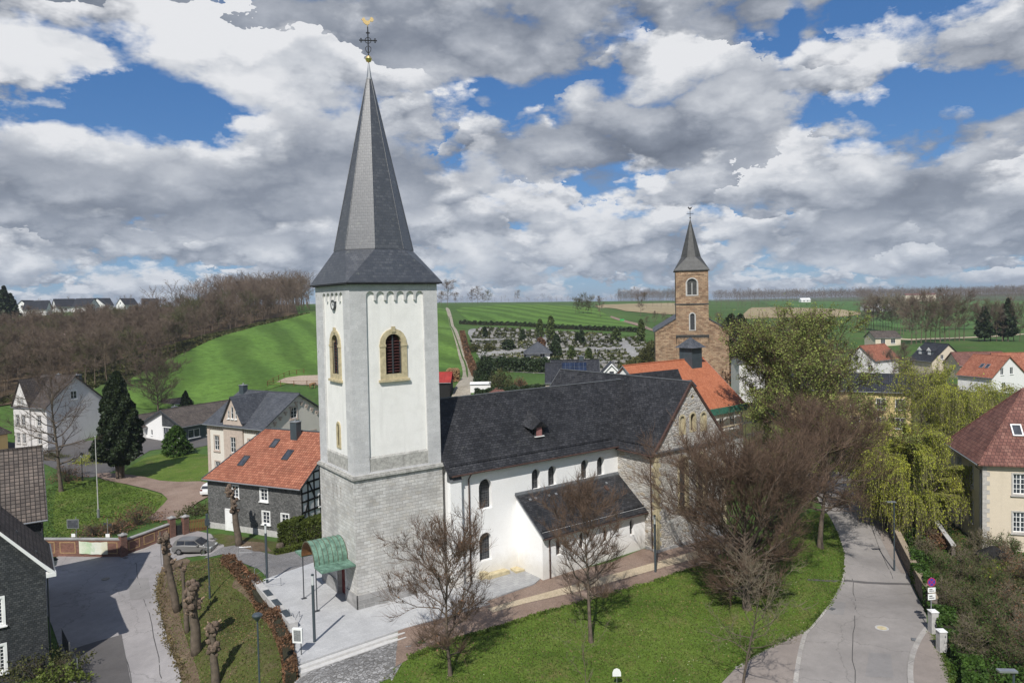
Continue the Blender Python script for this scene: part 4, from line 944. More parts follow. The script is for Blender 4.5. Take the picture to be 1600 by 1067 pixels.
# south aisle
AU, AD = -12.1, 3.5
awins = [(-10.36, 1.78, .58, 1.45), (-7.75, 1.78, .58, 1.42), (-4.97, 1.78, .55, 1.42), (-1.70, 1.76, .55, 1.42)]
mb = MB(); Oa = nv(0, -AD)
mb.wall(Oa, NU, [(AU, -.5), (0, -.5), (0, 4.05), (AU, 4.05)], [arch(*w) for w in awins], .4)
mb.wall(nv(AU, 0), -NVv, [(0, -.5), (AD, -.5), (AD, 4.0), (0, 6.42)], [], .3)
ai = mb.build('aisle_wall', M['white_render'], church)
for w in awins: window(church, Oa, NU, *w, depth=.36, nx=1, ny=3, arched=True, fm='downpipe', fw=.04, pane='leaded', sill=False, mun=.02)
mb = MB(); sl = (6.6-3.72)/(AD+.42)
pr_ = [nv(AU-.16, .02, 6.62), nv(AU-.16, -AD-.42, 3.72), nv(AU-.16, -AD-.42, 3.58), nv(AU-.16, .02, 6.46)]
mb.prism(pr_, NU*(-AU+.14)); ar = mb.build('aisle_roof', M['slate'], church)
mb = MB(); mb.prism([nv(AU-.2, .0, 6.74), nv(AU-.2, -.22, 6.55), nv(AU-.2, -.22, 6.45), nv(AU-.2, .0, 6.5)], NU*(-AU+.18))
mb.tube([nv(AU-.18, .02, 6.56), nv(AU-.18, -AD-.44, 3.66)], .05, 6); mb.build('flashing', M['lead'], ar)
for uu in (-11.2, -10.6, -9.1, -8.3, -7.2, -6.1, -4.8, -2.2):
    mb = MB(); c = nv(uu, -.75, 6.62-.75*sl+.07); mb.obox(c, NU*.11, (NVv+ZV*sl).normalized()*.09, ZV*.03); mb.build('roof_vent', M['grey_metal'], ar)
mb = MB(); c = nv(-2.6, -1.2, 6.62-1.2*sl+.03); mb.obox(c+ZV*.03, NU*.17, (NVv+ZV*sl).normalized()*.24, ZV*.06); mb.build('skylight', M['downpipe'], ar)
# gutters, snow guards, downpipes, small roof dormer
def gutter(a, b, r=.075, m_='downpipe', par=church, nm='gutter'):
    mb = MB(); mb.tube([a, b], r, 7); return mb.build(nm, M[m_], par)
gutter(nv(-18.9, -.56, ZE-.36), nv(-.4, -.56, ZE-.36)); gutter(nv(-.5, -.3, 9.02), nv(-.5, -TDp-.1, 9.02)); gutter(nv(AU-.1, -AD-.48, 3.6), nv(-.03, -AD-.48, 3.6), .06)
mb = MB()
def guard(p, q_, up_):
    for dz in (.12, .2): mb.tube([p+ZV*dz, q_+ZV*dz], .018, 5)
    L_ = (q_-p).length; n = int(L_/.55)
    for i in range(n+1):
        c = p+(q_-p)*i/n; mb.tube([c-ZV*.05, c+ZV*.24], .022, 4)
guard(nv(-18.8, -.02, ZE+.28), nv(-.8, -.02, ZE+.28), 0); guard(nv(.0, .3, 9.72), nv(.0, -TDp+.1, 9.72), 0); guard(nv(AU+.1, -AD+.05, 4.06), nv(AU+2.6, -AD+.05, 4.06), 0); guard(nv(-2.6, -AD+.05, 4.06), nv(-.1, -AD+.05, 4.06), 0)
mb.build('snow_guard', M['iron'], nroof)
mb = MB(); mb.tube([nv(-19.1, NW/2, ZR+.03), nv(4.2, NW/2, ZR+.03)], .07, 6); mb.build('ridge_flashing', M['lead'], nroof)
mb = MB(); mb.tube([nv(TWd/2, -TDp, ZRt+.03), nv(TWd/2, 14.4, ZRt+.03)], .07, 6); mb.tube([nv(-.42, 14.42, 9.2), nv(TWd/2, 14.42, ZRt+.03)], .05, 6); mb.build('ridge_flashing', M['lead'], troof)
def pipe(pts, r=.06):
    mb = MB(); mb.tube(pts, r, 7); 
    zt, zb = pts[-2][2], pts[-1][2]; n = 4
    for i in range(1, n): 
        z = zb+(zt-zb)*i/n; p = Vector(pts[-1]); mb.tube([(p.x, p.y, z-.03), (p.x, p.y, z+.03)], r*1.35, 7)
    return mb.build('downpipe', M['downpipe'], church)
pipe([nv(-17.05, -.56, ZE-.4), nv(-17.05, -.12, ZE-.9), nv(-17.05, -.1, -.1)]); pipe([nv(-17.85, -.12, ZE-.6), nv(-17.85, -.12, .2)])
pipe([nv(-11.4, -AD-.46, 3.58), nv(-11.4, -AD-.1, 3.3), nv(-11.4, -AD-.1, -.1)]); pipe([nv(-.5, -TDp+.6, 9.0), nv(-.12, -TDp+.6, 8.6), nv(-.12, -TDp+.5, 0)])
dz0 = 11.15; vd = .35+(dz0-ZE-.62)/((ZR-ZE-.62)/(NW/2-.35))
mb = MB(); vf = vd-.05
mb.prism([nv(-9.25, vf, dz0), nv(-8.35, vf, dz0), nv(-8.35, vf+1.0, dz0), nv(-9.25, vf+1.0, dz0)], (0, 0, 1.05))
dm = mb.build('roof_dormer', M['slate'], nroof)
mb = MB(); ap = nv(-8.8, vf+2.0, 13.55)
e1, e2, e3 = nv(-9.75, vf-.25, 11.85), nv(-8.8, vf-.35, 12.55), nv(-7.85, vf-.25, 11.85)
e0_ = nv(-10.1, vf+.7, 12.15); e4 = nv(-7.5, vf+.7, 12.15)
for t in ((e1, e2, ap), (e2, e3, ap), (e0_, e1, ap), (e3, e4, ap), (e2, e1, nv(-8.8, vf-.2, 12.0)), (e3, e2, nv(-8.8, vf-.2, 12.0))): mb.face(t)
mb.build('hood', M['slate'], dm)
mb = MB(); mb.obox(nv(-8.8, vf-.03, 11.6), NU*.30, NVv*.03, ZV*.42); mb.build('shutter', M['pink_shutter'], dm)
mb = MB(); mb.obox(nv(-8.8, vf-.06, 11.13), NU*.5, NVv*.12, ZV*.03); mb.build('sill', M['white_paint'], dm)
# low stone footing between nave and aisle
for (u0, v0, w_, d_, h_) in ((-14.6, -.35, 2.2, .7, .55), (-12.6, -.5, .9, 1.0, .4), (-15.9, -.2, .7, .4, .8)):
    mb = MB(); mb.prism([nv(u0-w_/2, v0-d_/2, -.1), nv(u0+w_/2, v0-d_/2, -.1), nv(u0+w_/2-.1, v0+d_/2, -.1), nv(u0-w_/2+.1, v0+d_/2, -.1)], (0, 0, h_)); mb.build('footing', M['sandstone'], church)

# ---- green copper canopy before the tower door, standing on its own posts
can = thing('entrance_canopy', 'green copper barrel canopy on thin posts before the tower door', 'canopy', (-1.4, 3.1, .035))
def C_(x, y, z): return (x+1.4, y-3.1, z)
R_, z0, n = 1.5, 3.48, 20; x0, x1 = -2.78, -.1
mb = MB()
arcp = [(3.1+R_*math.cos(PI*k/n), z0+R_*1.02*math.sin(PI*k/n)) for k in range(n+1)]
arci = [(3.1+(R_-.07)*math.cos(PI*k/n), z0+(R_-.07)*1.02*math.sin(PI*k/n)) for k in range(n+1)]
for k in range(n):
    a, b, c, d_ = arcp[k], arcp[k+1], arci[k+1], arci[k]
    mb.face([C_(x0, *a), C_(x1, *a), C_(x1, *b), C_(x0, *b)][::-1]); mb.face([C_(x0, *d_), C_(x1, *d_), C_(x1, *c), C_(x0, *c)], 1)
    for xx in (x0, x1): mb.face([C_(xx, *a), C_(xx, *b), C_(xx, *c), C_(xx, *d_)], 2)
mb.build('copper_vault', [M['copper'], M['wood'], M['copper_edge']], can)
mb = MB()
for i in range(8):
    xx = x0+.02+i*(x1-x0-.04)/7; mb.tube([C_(xx, a, b+.0) for a, b in [(3.1+(R_+.012)*math.cos(PI*k/n), z0+(R_*1.02+.012)*math.sin(PI*k/n)) for k in range(n+1)]], .022, 5)
mb.build('standing_seams', M['copper_edge'], can)
for (ya, yb) in ((.05, 1.6), (4.6, 6.1)):
    mb = MB(); mb.box(x0+1.4, x1+1.4, ya-3.1, yb-3.1, 3.38, 3.52)
    for i in range(5): mb.box(x0+1.4+.0, x1+1.4, ya-3.1+.1+i*.33, ya-3.1+.13+i*.33, 3.52, 3.545)
    mb.build('side_roof', M['copper'], can)
for yy in (1.58, 4.58):
    mb = MB(); mb.tube([C_(-2.68, yy, .07), C_(-2.68, yy, 3.4)], .045, 8); mb.box(-2.68+1.4-.2, -2.68+1.4+.2, yy-3.1-.14, yy-3.1+.14, .07, .10); mb.build('post', M['dark_metal'], can)

# ------------------------------------------------------------------ houses
def roof_part(name, prof, L, og, mat_, parent, th=.16, u0=None):
    mb = MB(); roofslab(mb, prof, (-og if u0 is None else u0, 0, 0), Vector((1, 0, 0)), L+2*og if u0 is None else L, th)
    return mb.build(name, M[mat_], parent)
class House:
    def __init__(s, name, label, cat, x, y, deg, L, W, z0, zE, rise, wall, roof, o=.4, og=.35, hip=0, bell=0, plinth=None, group=None, hipl=0):
        s.hipl = hipl
        s.t = thing(name, label, cat, (x, y, z0), math.radians(deg), group); s.L, s.W, s.zE, s.rise = L, W, zE, rise; s.o, s.og, s.hip = o, og, hip
        s.wallm, s.roofm, s.w = wall, roof, []; s.slope = rise/(W/2); s.walls_extra = {}; s.plinth = plinth; s.made = False
    def frame(s, side):
        return {'f': ((0, 0, 0), (1, 0, 0), s.L), 'r': ((s.L, 0, 0), (0, 1, 0), s.W), 'b': ((s.L, s.W, 0), (-1, 0, 0), s.L), 'l': ((0, s.W, 0), (0, -1, 0), s.W)}[side]
    def win(s, side, a, z, w, h, **kw): s.w.append((side, a, z, w, h, kw)); return s
    def build(s):
        for side in 'frbl':
            O, U, ln = s.frame(side); mb = MB()
            top = [(ln, s.zE), (0, s.zE)] if side in 'fb' or s.hip or (side == 'l' and s.hipl) else [(ln, s.zE), (ln/2, s.zE+s.rise-.05), (0, s.zE)]
            hs = [(arch if k.get('arched') else rect)(a, z, w, h) for sd, a, z, w, h, k in s.w if sd == side]
            mb.wall(O, U, [(0, -1.6), (ln, -1.6)]+top, hs, .14)
            mm = s.walls_extra.get(side, s.wallm)
            mb.build('gable_wall' if side in 'rl' and not s.hip else 'wall', M[mm], s.t)
        for sd, a, z, w, h, k in s.w:
            O, U, ln = s.frame(sd); window(s.t, O, U, a, z, w, h, **{**dict(depth=.10), **k})
        o, L, W, zE, r = s.o, s.L, s.W, s.zE, s.rise; ze = zE-o*s.slope
        if s.hip:
            mb = MB(); hh = min(s.hip*W/2, L/2); zt = zE+r; e = .14
            B = [(-o, -o, ze), (L+o, -o, ze), (L+o, W+o, ze), (-o, W+o, ze)]; R1, R2 = (hh, W/2, zt), (L-hh, W/2, zt)
            if L-2*hh < .2:
                for i in range(4): mb.face([B[i], B[(i+1) % 4], (L/2, W/2, zt)])
            else:
                mb.face([B[0], B[1], R2, R1]); mb.face([B[1], B[2], R2]); mb.face([B[2], B[3], R1, R2]); mb.face([B[3], B[0], R1])
            for i in range(4): a, b = B[i], B[(i+1) % 4]; mb.face([(a[0], a[1], a[2]-e), (b[0], b[1], b[2]-e), b, a])
            mb.face([(a[0], a[1], a[2]-e) for a in B][::-1]); s.roof = mb.build('roof', M[s.roofm], s.t)
            mb = MB(); up_ = Vector((0, 0, .03))
            for i in range(4):
                R_ = Vector(R1 if i in (0, 3) else R2) if L-2*hh >= .2 else Vector((L/2, W/2, zt)); mb.tube([Vector(B[i])+up_, R_+up_], .09, 6)
            if L-2*hh >= .2: mb.tube([Vector(R1)+up_, Vector(R2)+up_], .09, 6)
            mb.build('ridge_tiles', M[s.roofm], s.roof)
        elif s.hipl:
            mb = MB(); e = .16; zt = zE+r+.12; og = s.og; B = [(-s.og, -o, ze), (L+og, -o, ze), (L+og, W+o, ze), (-s.og, W+o, ze)]; R1, R2 = (s.hipl, W/2, zt), (L+og, W/2, zt); dn = lambda p: (p[0], p[1], p[2]-e)
            mb.face([B[0], B[1], R2, R1]); mb.face([B[2], B[3], R1, R2]); mb.face([B[3], B[0], R1]); mb.face([dn(B[1]), dn(R2), R2, B[1]]); mb.face([dn(R2), dn(B[2]), B[2], R2])
            for i in (0, 2, 3): a, b = B[i], B[(i+1) % 4]; mb.face([dn(a), dn(b), b, a])
            mb.face([dn(R1), dn(R2), dn(B[1]), dn(B[0])]); mb.face([dn(R1), dn(B[3]), dn(B[2]), dn(R2)]); s.roof = mb.build('roof', M[s.roofm], s.t)
            mb = MB(); mb.tube([R1, R2], .1, 6); mb.tube([B[0], R1], .07, 6); mb.tube([B[3], R1], .07, 6); mb.build('ridge_tiles', M['anthracite'], s.roof)
        else:
            s.roof = roof_part('roof', [(-o, ze), (W/2, zE+r+.12), (W+o, ze)], L, s.og, s.roofm, s.t)
            mb = MB(); mb.tube([(-s.og, W/2, zE+r+.14), (L+s.og, W/2, zE+r+.14)], .10, 6); mb.build('ridge_tiles', M[s.roofm], s.roof)
        for v, nm in ((-o-.05, 'gutter'), (W+o+.05, 'gutter')):
            mb = MB(); mb.tube([(-s.og, v, ze-.1), (L+s.og, v, ze-.1)], .07, 6); mb.build(nm, M['grey_metal'], s.roof)
        if s.plinth:
            mb = MB(); mb.prism([(-.05, -.05, -1.6), (L+.05, -.05, -1.6), (L+.05, W+.05, -1.6), (-.05, W+.05, -1.6)], (0, 0, 1.6+s.plinth[1])); mb.build('plinth', M[s.plinth[0]], s.t)
        return s
    def barge(s, mat_='white_paint', w=.2):
        for u in (-s.og-.03, s.L+s.og-.01):
            mb = MB(); ze = s.zE-s.o*s.slope; z1 = s.zE+s.rise+.12
            for a, b in (((-s.o, ze), (s.W/2, z1)), ((s.W+s.o, ze), (s.W/2, z1))):
                p = [(u, a[0], a[1]+.02), (u, b[0], b[1]+.02), (u, b[0], b[1]-w), (u, a[0], a[1]-w)]
                mb.prism(p, (.04, 0, 0))
            mb.build('bargeboard', M[mat_], s.roof)
        return s
    def zroof(s, v): return s.zE+s.slope*min(v, s.W-v)+.12*min(v, s.W-v)/(s.W/2)
    def skylight(s, u, v, w=.8, h=1.2, m_='dark_metal'):
        k = (s.rise+.12)/(s.W/2)*(1 if v < s.W/2 else -1); d = Vector((0, 1, k)).normalized(); n = Vector((0, -k, 1)).normalized()
        c = Vector((u, v, s.zroof(v)+.05)); mb = MB()
        for a in (-1, 1):
            mb.obox(c+Vector((a*w/2, 0, 0)), Vector((.05, 0, 0)), d*h/2, n*.07); mb.obox(c+d*(a*h/2), Vector((w/2+.05, 0, 0)), d*.05, n*.075)
        f = mb.build('skylight', M[m_], s.roof); mb = MB(); mb.obox(c, Vector((w/2-.05, 0, 0)), d*(h/2-.05), n*.03); mb.build('pane', M['glass'], f); return s
    def chimney(s, u, v, w=.7, d=.6, h=1.2, m_='anthracite', cap=True):
        z = s.zroof(v); mb = MB(); mb.box(u-w/2, u+w/2, v-d/2, v+d/2, z-.8, z+h); c = mb.build('chimney', M[m_], s.roof)
        mb = MB(); mb.box(u-w/2-.06, u+w/2+.06, v-d/2-.06, v+d/2+.06, z+h, z+h+.08)
        if cap: mb.tube([(u, v, z+h), (u, v, z+h+.35)], .1, 7)
        mb.build('chimney_cap', M['grey_metal'], c); return s
    def door(s, side, a, w, h, m_='white_paint', z=0.0):
        O, U, ln = s.frame(side); O = Vector(O); U = Vector(U); N = U.cross(ZV)
        mb = MB(); mb.obox(O+U*a+ZV*(z+h/2)+N*.03, U*w/2, N*.04, ZV*h/2)
        for i in (-1, 1): mb.obox(O+U*(a+i*(w/2+.06))+ZV*(z+h/2)+N*.05, U*.06, N*.06, ZV*(h/2+.06))
        mb.obox(O+U*a+ZV*(z+h+.06)+N*.05, U*(w/2+.12), N*.06, ZV*.06); d_ = mb.build('door', M[m_], s.t)
        mb = MB(); mb.tube([O+U*(a+w*.35)+ZV*(z+1.0)+N*.1, O+U*(a+w*.35)+ZV*(z+1.15)+N*.1], .02, 5); mb.build('handle', M['dark_metal'], d_); return s
def cross_gable(h, u, w, proj, rise, zb=None, name='cross_gable', wall=None, roof=None, ze=None, wins=(), o=.25):
    "gabled bay on the front, its ridge running back into the main roof"
    wall = wall or h.wallm; roof = roof or h.roofm; ze = h.zE if ze is None else ze; zr = ze+rise; back = min((zr-h.zE)/h.slope, h.W/2)
    mb = MB(); O = Vector((u, -proj, 0)); zb = -1.6 if zb is None else zb
    mb.wall(O, (1, 0, 0), [(0, zb), (w, zb), (w, ze), (w/2, zr-.03), (0, ze)], [(arch if k.get('arched') else rect)(a, z, ww, hh) for a, z, ww, hh, k in wins], .14)
    b2 = max(.3, (ze-h.zE)/h.slope+.3)
    mb.wall((u+w, -proj, 0), (0, 1, 0), [(0, zb), (proj+b2, zb), (proj+b2, ze), (0, ze)]); mb.wall((u, b2, 0), (0, -1, 0), [(0, zb), (proj+b2, zb), (proj+b2, ze), (0, ze)])
    g = mb.build(name, M[wall], h.t)
    for a, z, ww, hh, k in wins: window(h.t, O, (1, 0, 0), a, z, ww, hh, **{**dict(depth=.1), **k})
    mb = MB(); sl = rise/(w/2)
    roofslab(mb, [(-o, ze-o*sl), (w/2, zr+.1), (w+o, ze-o*sl)], (u, back+.1, 0), Vector((0, -1, 0)), back+.1+proj+.3, .13)
    mb.build('bay_roof', M[roof], g); return g

# -- near house with slate front, orange roof and half-timbered gable
h = House('slate_house', 'grey slate-clad house with orange tiled roof and black half-timbered gable', 'house', -3.67, 33.57, -59.2, 13.2, 12.0, -1.13, 6.0, 4.25, 'slate_clad', 'orange_tile', o=.45, og=.3, plinth=('concrete', .75), hipl=3.0)
kw = dict(nx=2, ny=3, sur=.12, depth=.06)
for a, z in ((4.1, 3.9), (8.2, 3.9), (8.4, 1.45), (11.0, 1.45)): h.win('f', a, z, .95, 1.25, **kw)
h.walls_extra['r'] = 'infill_white'
h.win('r', 3.2, 3.1, .9, 1.2, nx=2, ny=3, sur=.08, depth=.05).win('r', 6.4, 3.1, .9, 1.2, nx=2, ny=3, sur=.08, depth=.05)
h.build(); h.door('f', 3.2, 1.0, 2.4, z=.0)
h.skylight(3.6, 1.9, .75, 1.35).skylight(6.0, 4.2, .7, 1.15).skylight(8.9, 3.0, .8, 1.35); h.chimney(8.2, 5.2, .9, .8, 1.7)
mb = MB(); ze = h.zE-h.o*h.slope; z1 = h.zE+h.rise+.12; u_ = h.L+h.og+.01
for a, b in (((-h.o, ze), (h.W/2, z1)), ((h.W+h.o, ze), (h.W/2, z1))): mb.prism([(u_, a[0], a[1]+.03), (u_, b[0], b[1]+.03), (u_, b[0], b[1]-.22), (u_, a[0], a[1]-.22)], (.04, 0, 0))
mb.build('bargeboard', M['dark_metal'], h.roof)
mb = MB(); U = Vector((0, 1, 0)); N = Vector((1, 0, 0)); O = Vector((h.L, 0, 0))
def tim(a0, z0, a1, z1, t=.09):
    p, q_ = O+U*a0+ZV*z0, O+U*a1+ZV*z1; d_ = (q_-p).normalized(); mb.obox((p+q_)/2+N*.02, d_*(q_-p).length/2, N*.03, N.cross(d_)*t)
for k in range(13): tim(.1+k*.98, .75, .1+k*.98, 5.9+min(.1+k*.98, h.W-.1-k*.98)*h.slope-.15)
for z in (.85, 2.0, 3.0, 4.1, 5.0, 6.0): tim(0, z, h.W, z, .1)
for z in (6.9, 7.9, 8.8, 9.5): e = (z-6.0)/h.slope+.1; tim(e, z, h.W-e, z)
for a in (.2, 3.1, 9.0): tim(a, 2.0, a+.9, 4.1)
for a in (2.2, 5.1): tim(a, 4.1, a-.9, 5.9)
mb.build('timber_frame', M['timber_black'], h.t)

# -- villa behind it: grey hipped-gable roof, central bay
h = House('villa', 'pale villa with dark slate roof and arcaded eaves frieze behind the orange roof', 'house', 1.26, 56.2, -65.6, 11.6, 12.0, -1.0, 8.6, 3.6, 'villa_render', 'grey_tile', o=.5, og=.4)
kw = dict(nx=2, ny=3, sur=.16, surm='pink_stone', depth=.08)
for a in (1.9, 8.9): h.win('f', a, 4.7, 1.0, 2.0, **kw).win('f', a, 1.2, 1.0, 1.9, **kw)
for a in (3.0, 8.6): h.win('r', a, 4.9, 1.0, 1.8, **kw)
h.win('r', 5.2, 9.0, 1.1, 1.5, **kw); h.build(); h.chimney(.8, 5.6, .9, .8, 1.0)
cross_gable(h, 3.7, 3.9, .25, 3.1, ze=9.2, roof='grey_tile', wall='pink_stone', wins=[(1.95, 4.7, 1.1, 2.1, kw), (1.95, 9.3, .5, 1.7, dict(nx=1, ny=2, arched=True, depth=.08)), (1.2, 9.3, .38, 1.1, dict(nx=1, ny=2, depth=.08)), (2.7, 9.3, .38, 1.1, dict(nx=1, ny=2, depth=.08))])
mb = MB()
for a in list(np.arange(.55, 3.5, .42))+list(np.arange(8.0, 11.3, .42)):
    mb.box(a-.07, a+.07, -.12, .0, 7.55, 7.95); mb.box(a-.21, a+.21, -.12, .0, 7.95, 8.1)
mb.build('eaves_frieze', M['pink_stone'], h.t)
for v in np.arange(.9, 11.4, .95):
    mb = MB(); z = 8.6+h.slope*min(v, 12-v)-.95; mb.box(11.6, 11.72, v-.28, v+.28, z, z+.22); mb.box(11.6, 11.72, v-.1, v+.1, z-.3, z); mb.build('frieze_corbel', M['pink_stone'], h.t)
for x0_, x1_ in ((11.1, 11.68), (-.06, .5)): mb = MB(); mb.box(x0_, x1_, -.08, .0, -.8, 8.2); mb.build('corner_pilaster', M['pink_stone'], h.t)

# -- tall pale grey house
h = House('tenement_house', 'tall pale grey house with brown roof and cross gable beside the tall conifer', 'house', -20.9, 115.0, -56, 8.65, 11.9, -2.3, 8.4, 4.9, 'grey_render', 'brown_tile2', o=.5, og=.4, plinth=('plinth_stone', .6))
kw = dict(nx=2, ny=3, sur=.12, surm='quoin', depth=.08)
for z in (1.2, 4.6): h.win('f', 6.6, z, 1.0, 1.9, **kw)
h.win('r', 5.6, 9.0, 1.3, 1.5, nx=2, ny=2, sur=.1, depth=.08); h.build(); h.chimney(7.6, 7.2, 1.0, 1.4, 1.0).chimney(3.4, 6.6, .7, .7, .6)
cross_gable(h, .1, 4.4, .3, 4.5, ze=8.6, wins=[(1.1, 4.6, .85, 1.9, kw), (2.7, 4.6, .85, 1.9, kw), (1.1, 1.2, .85, 1.9, kw), (2.7, 1.2, .85, 1.9, kw), (1.55, 8.5, .5, 1.3, kw), (2.4, 8.5, .5, 1.3, kw)])

# -- yellow house at the far left edge
h = House('yellow_house', 'small yellow house with brown hipped roof at the far left behind the pale grey house', 'house', -38, 118, -56, 12, 11, -1.8, 3.2, 5.2, 'yellow_render', 'brown_tile2', o=.5, hip=1)
h.win('f', 12.4, 1.0, 1.4, 1.3, nx=2, ny=1, sur=.08).win('f', 9.4, 1.0, 1.4, 1.3, nx=2, ny=1, sur=.08); h.build()

# -- low white modern hall
h = House('community_hall', 'low white hall with dark slate gable panel, tall glazed front and brown roof', 'hall', 5.04, 96.1, 26.5, 16, 11.5, -1.95, 3.5, 2.5, 'white_plain', 'brown_tile', o=.5, og=.5)
h.win('l', 7.5, .2, 3.4, 2.6, nx=5, ny=2, depth=.1, sur=.06, sill=False).win('l', 2.3, 1.0, .5, 1.1, nx=1, ny=1)
h.win('f', 2.5, .8, 2.6, 1.6, nx=2, ny=1).win('f', 6.5, .8, 2.6, 1.6, nx=2, ny=1); h.walls_extra['f'] = 'anthracite'; h.build().barge('dark_metal', .35)
mb = MB(); mb.prism([(-.06, 5.8-1.9+.2, 3.1), (-.06, 5.8-1.9+.2, 5.0), (-.06, 5.75, 5.75), (-.06, 2.2+3.6, 5.75), (-.06, 5.8, 3.1)][:3]+[(-.06, 5.75, 5.8), (-.06, 5.75, 3.1)], (.05, 0, 0))
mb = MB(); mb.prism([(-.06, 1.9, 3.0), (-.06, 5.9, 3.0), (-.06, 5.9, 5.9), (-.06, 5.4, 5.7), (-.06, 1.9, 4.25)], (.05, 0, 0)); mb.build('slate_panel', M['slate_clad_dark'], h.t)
h.chimney(3.2, 6.5, .9, .6, .5)
h = House('hall_annexe', 'lower white annexe with brown roof left of the hall gable', 'annexe', -.5, 105.5, 26.5, 12, 8.5, -1.8, 2.6, 1.6, 'white_plain', 'brown_tile', o=.5, og=.5); h.build()
h = House('garden_shed', 'small dark shed on the meadow edge behind the hall', 'shed', 7.5, 128, 20, 5, 3.5, .2, 1.8, .8, 'black_wood', 'brown_tile2', o=.2, og=.2); h.build()

# -- near left slate house, ridge running away from the street
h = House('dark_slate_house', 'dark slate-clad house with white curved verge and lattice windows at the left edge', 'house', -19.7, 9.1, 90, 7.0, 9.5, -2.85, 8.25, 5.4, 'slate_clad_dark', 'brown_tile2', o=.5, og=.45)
# local: u runs north, v runs west; left gable (u=0) faces the camera
for z, hh_ in ((1.35, 1.75), (4.65, 1.75)): h.win('l', 9.5-3.35+.0, z, 1.5, hh_, nx=6, ny=7, sur=.16, depth=.05, mun=.03).win('l', 9.5-6.6, z, 1.5, hh_, nx=6, ny=7, sur=.16, depth=.05, mun=.03)
h.build()
mb = MB()   # white curved verge board ending in a moulded eaves corner
pts = [(-.62, 8.25-.6), (-.3, 8.25-.35), (.4, 8.85), (4.75, 13.75)]
ze = 8.25-.5*h.slope
P0 = [(-.55, ze-.25), (-.55, ze+.02), (.2, 8.5), (4.75, 13.72), (4.75, 13.5), (.35, 8.35), (.1, 8.05), (-.2, 7.72)]
mb.prism([(-.50, a, b) for a, b in P0], (.09, 0, 0)); mb.box(-.52, .05, -.62, -.02, ze-.32, ze-.05); mb.build('verge_board', M['white_paint'], h.roof)
mb = MB()
for u, v, in ((1.2, .5), (2.8, 1.6), (1.0, 2.6)): c = Vector((u, v, h.zroof(v)+.06)); mb.obox(c, (.12, 0, 0), (0, .05, .05), (0, -.04, .06))
mb.build('snow_hooks', M['dark_metal'], h.roof)
mb = MB(); mb.tube([(.2, -.1, 7.3), (.2, -.1, -.3)], .05, 6); mb.build('downpipe', M['dark_metal'], h.t)
# wall lantern on the corner
lt = thing('wall_lantern', 'black wrought-iron lantern on a bracket at the corner of the dark slate houses', 'lantern', (-19.1, 17.4, 3.1))
mb = MB(); mb.tube([(-.5, 0, .1), (-.2, 0, .35), (.25, 0, .3)], .025, 6); mb.tube([(-.5, 0, -.3), (-.1, 0, -.05), (.2, 0, .25)], .02, 6); mb.build('bracket', M['iron'], lt)
mb = MB(); mb.lathe((.3, 0, -.35), [(.1, 0), (.17, .4)], 6); lb = mb.build('lantern_glass', M['lamp_glass'], lt); mb = MB(); mb.lathe((.3, 0, .05), [(.24, 0), (.1, .16), (.03, .26)], 6); mb.lathe((.3, 0, -.4), [(.06, 0), (.11, .05)], 6); mb.build('lantern_cap', M['iron'], lt)
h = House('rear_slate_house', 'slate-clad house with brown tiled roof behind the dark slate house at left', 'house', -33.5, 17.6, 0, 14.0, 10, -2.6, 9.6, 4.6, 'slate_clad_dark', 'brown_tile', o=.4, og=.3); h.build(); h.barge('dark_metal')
mb = MB(); mb.tube([(13.9, -.45, 9.0), (13.9, -.1, 8.6), (13.9, -.1, -.3)], .05, 6); mb.build('downpipe', M['dark_metal'], h.t)

# -- cream house with big red-brown hipped roof on the right
h = House('manor_house', 'cream rendered house with large red-brown hipped roof and grey quoins on the right', 'house', 66.7, -12.3, -140.6+0, 10.6, 10.6, -2.77, 9.6, 6.3, 'cream_render', 'redbrown_tile', o=.55, hip=1)
kw = dict(sur=.14, surm='quoin', depth=.12)
for z in (2.2, 5.9):
    for a in (3.2, 7.2): h.win('f', a, z, 1.15, 2.1, nx=2, ny=3, **kw)
h.win('f', 7.2, -.5, 1.1, 1.2, nx=1, ny=2, arched=True, fm='dark_metal', **kw).win('f', 3.4, -.4, .8, 1.1, nx=1, ny=2, **kw)
for z in (2.2, 6.0):
    for a in (3.3, 7.6): h.win('r', a, z, 1.35, 2.0, nx=4, ny=4, fw=.09, mun=.05, **kw)
h.build()
mb = MB()
for k in range(22):
    z0 = -.6+k*.46; a, b = (.62, .36) if k % 2 else (.36, .62)
    mb.prism([(10.6-a, -.03, z0), (10.63, -.03, z0), (10.63, b, z0), (10.6, b, z0), (10.6, 0, z0), (10.6-a, 0, z0)][:4]+[(10.57, b, z0), (10.57, .03, z0), (10.6-a, .03, z0)], (0, 0, .44))
mb.build('corner_stones', M['quoin'], h.t)
mb = MB(); mb.tube([(10.2, -.55, 8.6), (10.25, -.12, 8.2), (10.25, -.12, -1)], .06, 6); mb.build('downpipe', M['dark_metal'], h.t)
c = Vector((8.6, 3.6, 9.6+2.0*6.3/5.3)); k_ = -6.3/5.3; d_ = Vector((1, 0, k_)).normalized(); n_ = Vector((-k_, 0, 1)).normalized(); mb = MB()
for a in (-1, 1): mb.obox(c+n_*.1+Vector((0, a*.42, 0)), Vector((0, .06, 0)), d_*.65, n_*.08); mb.obox(c+n_*.1+d_*a*.62, Vector((0, .46, 0)), d_*.06, n_*.085)
f = mb.build('skylight', M['white_paint'], h.roof); mb = MB(); mb.obox(c+n_*.1, Vector((0, .38, 0)), d_*.58, n_*.03); mb.build('pane', M['glass'], f)

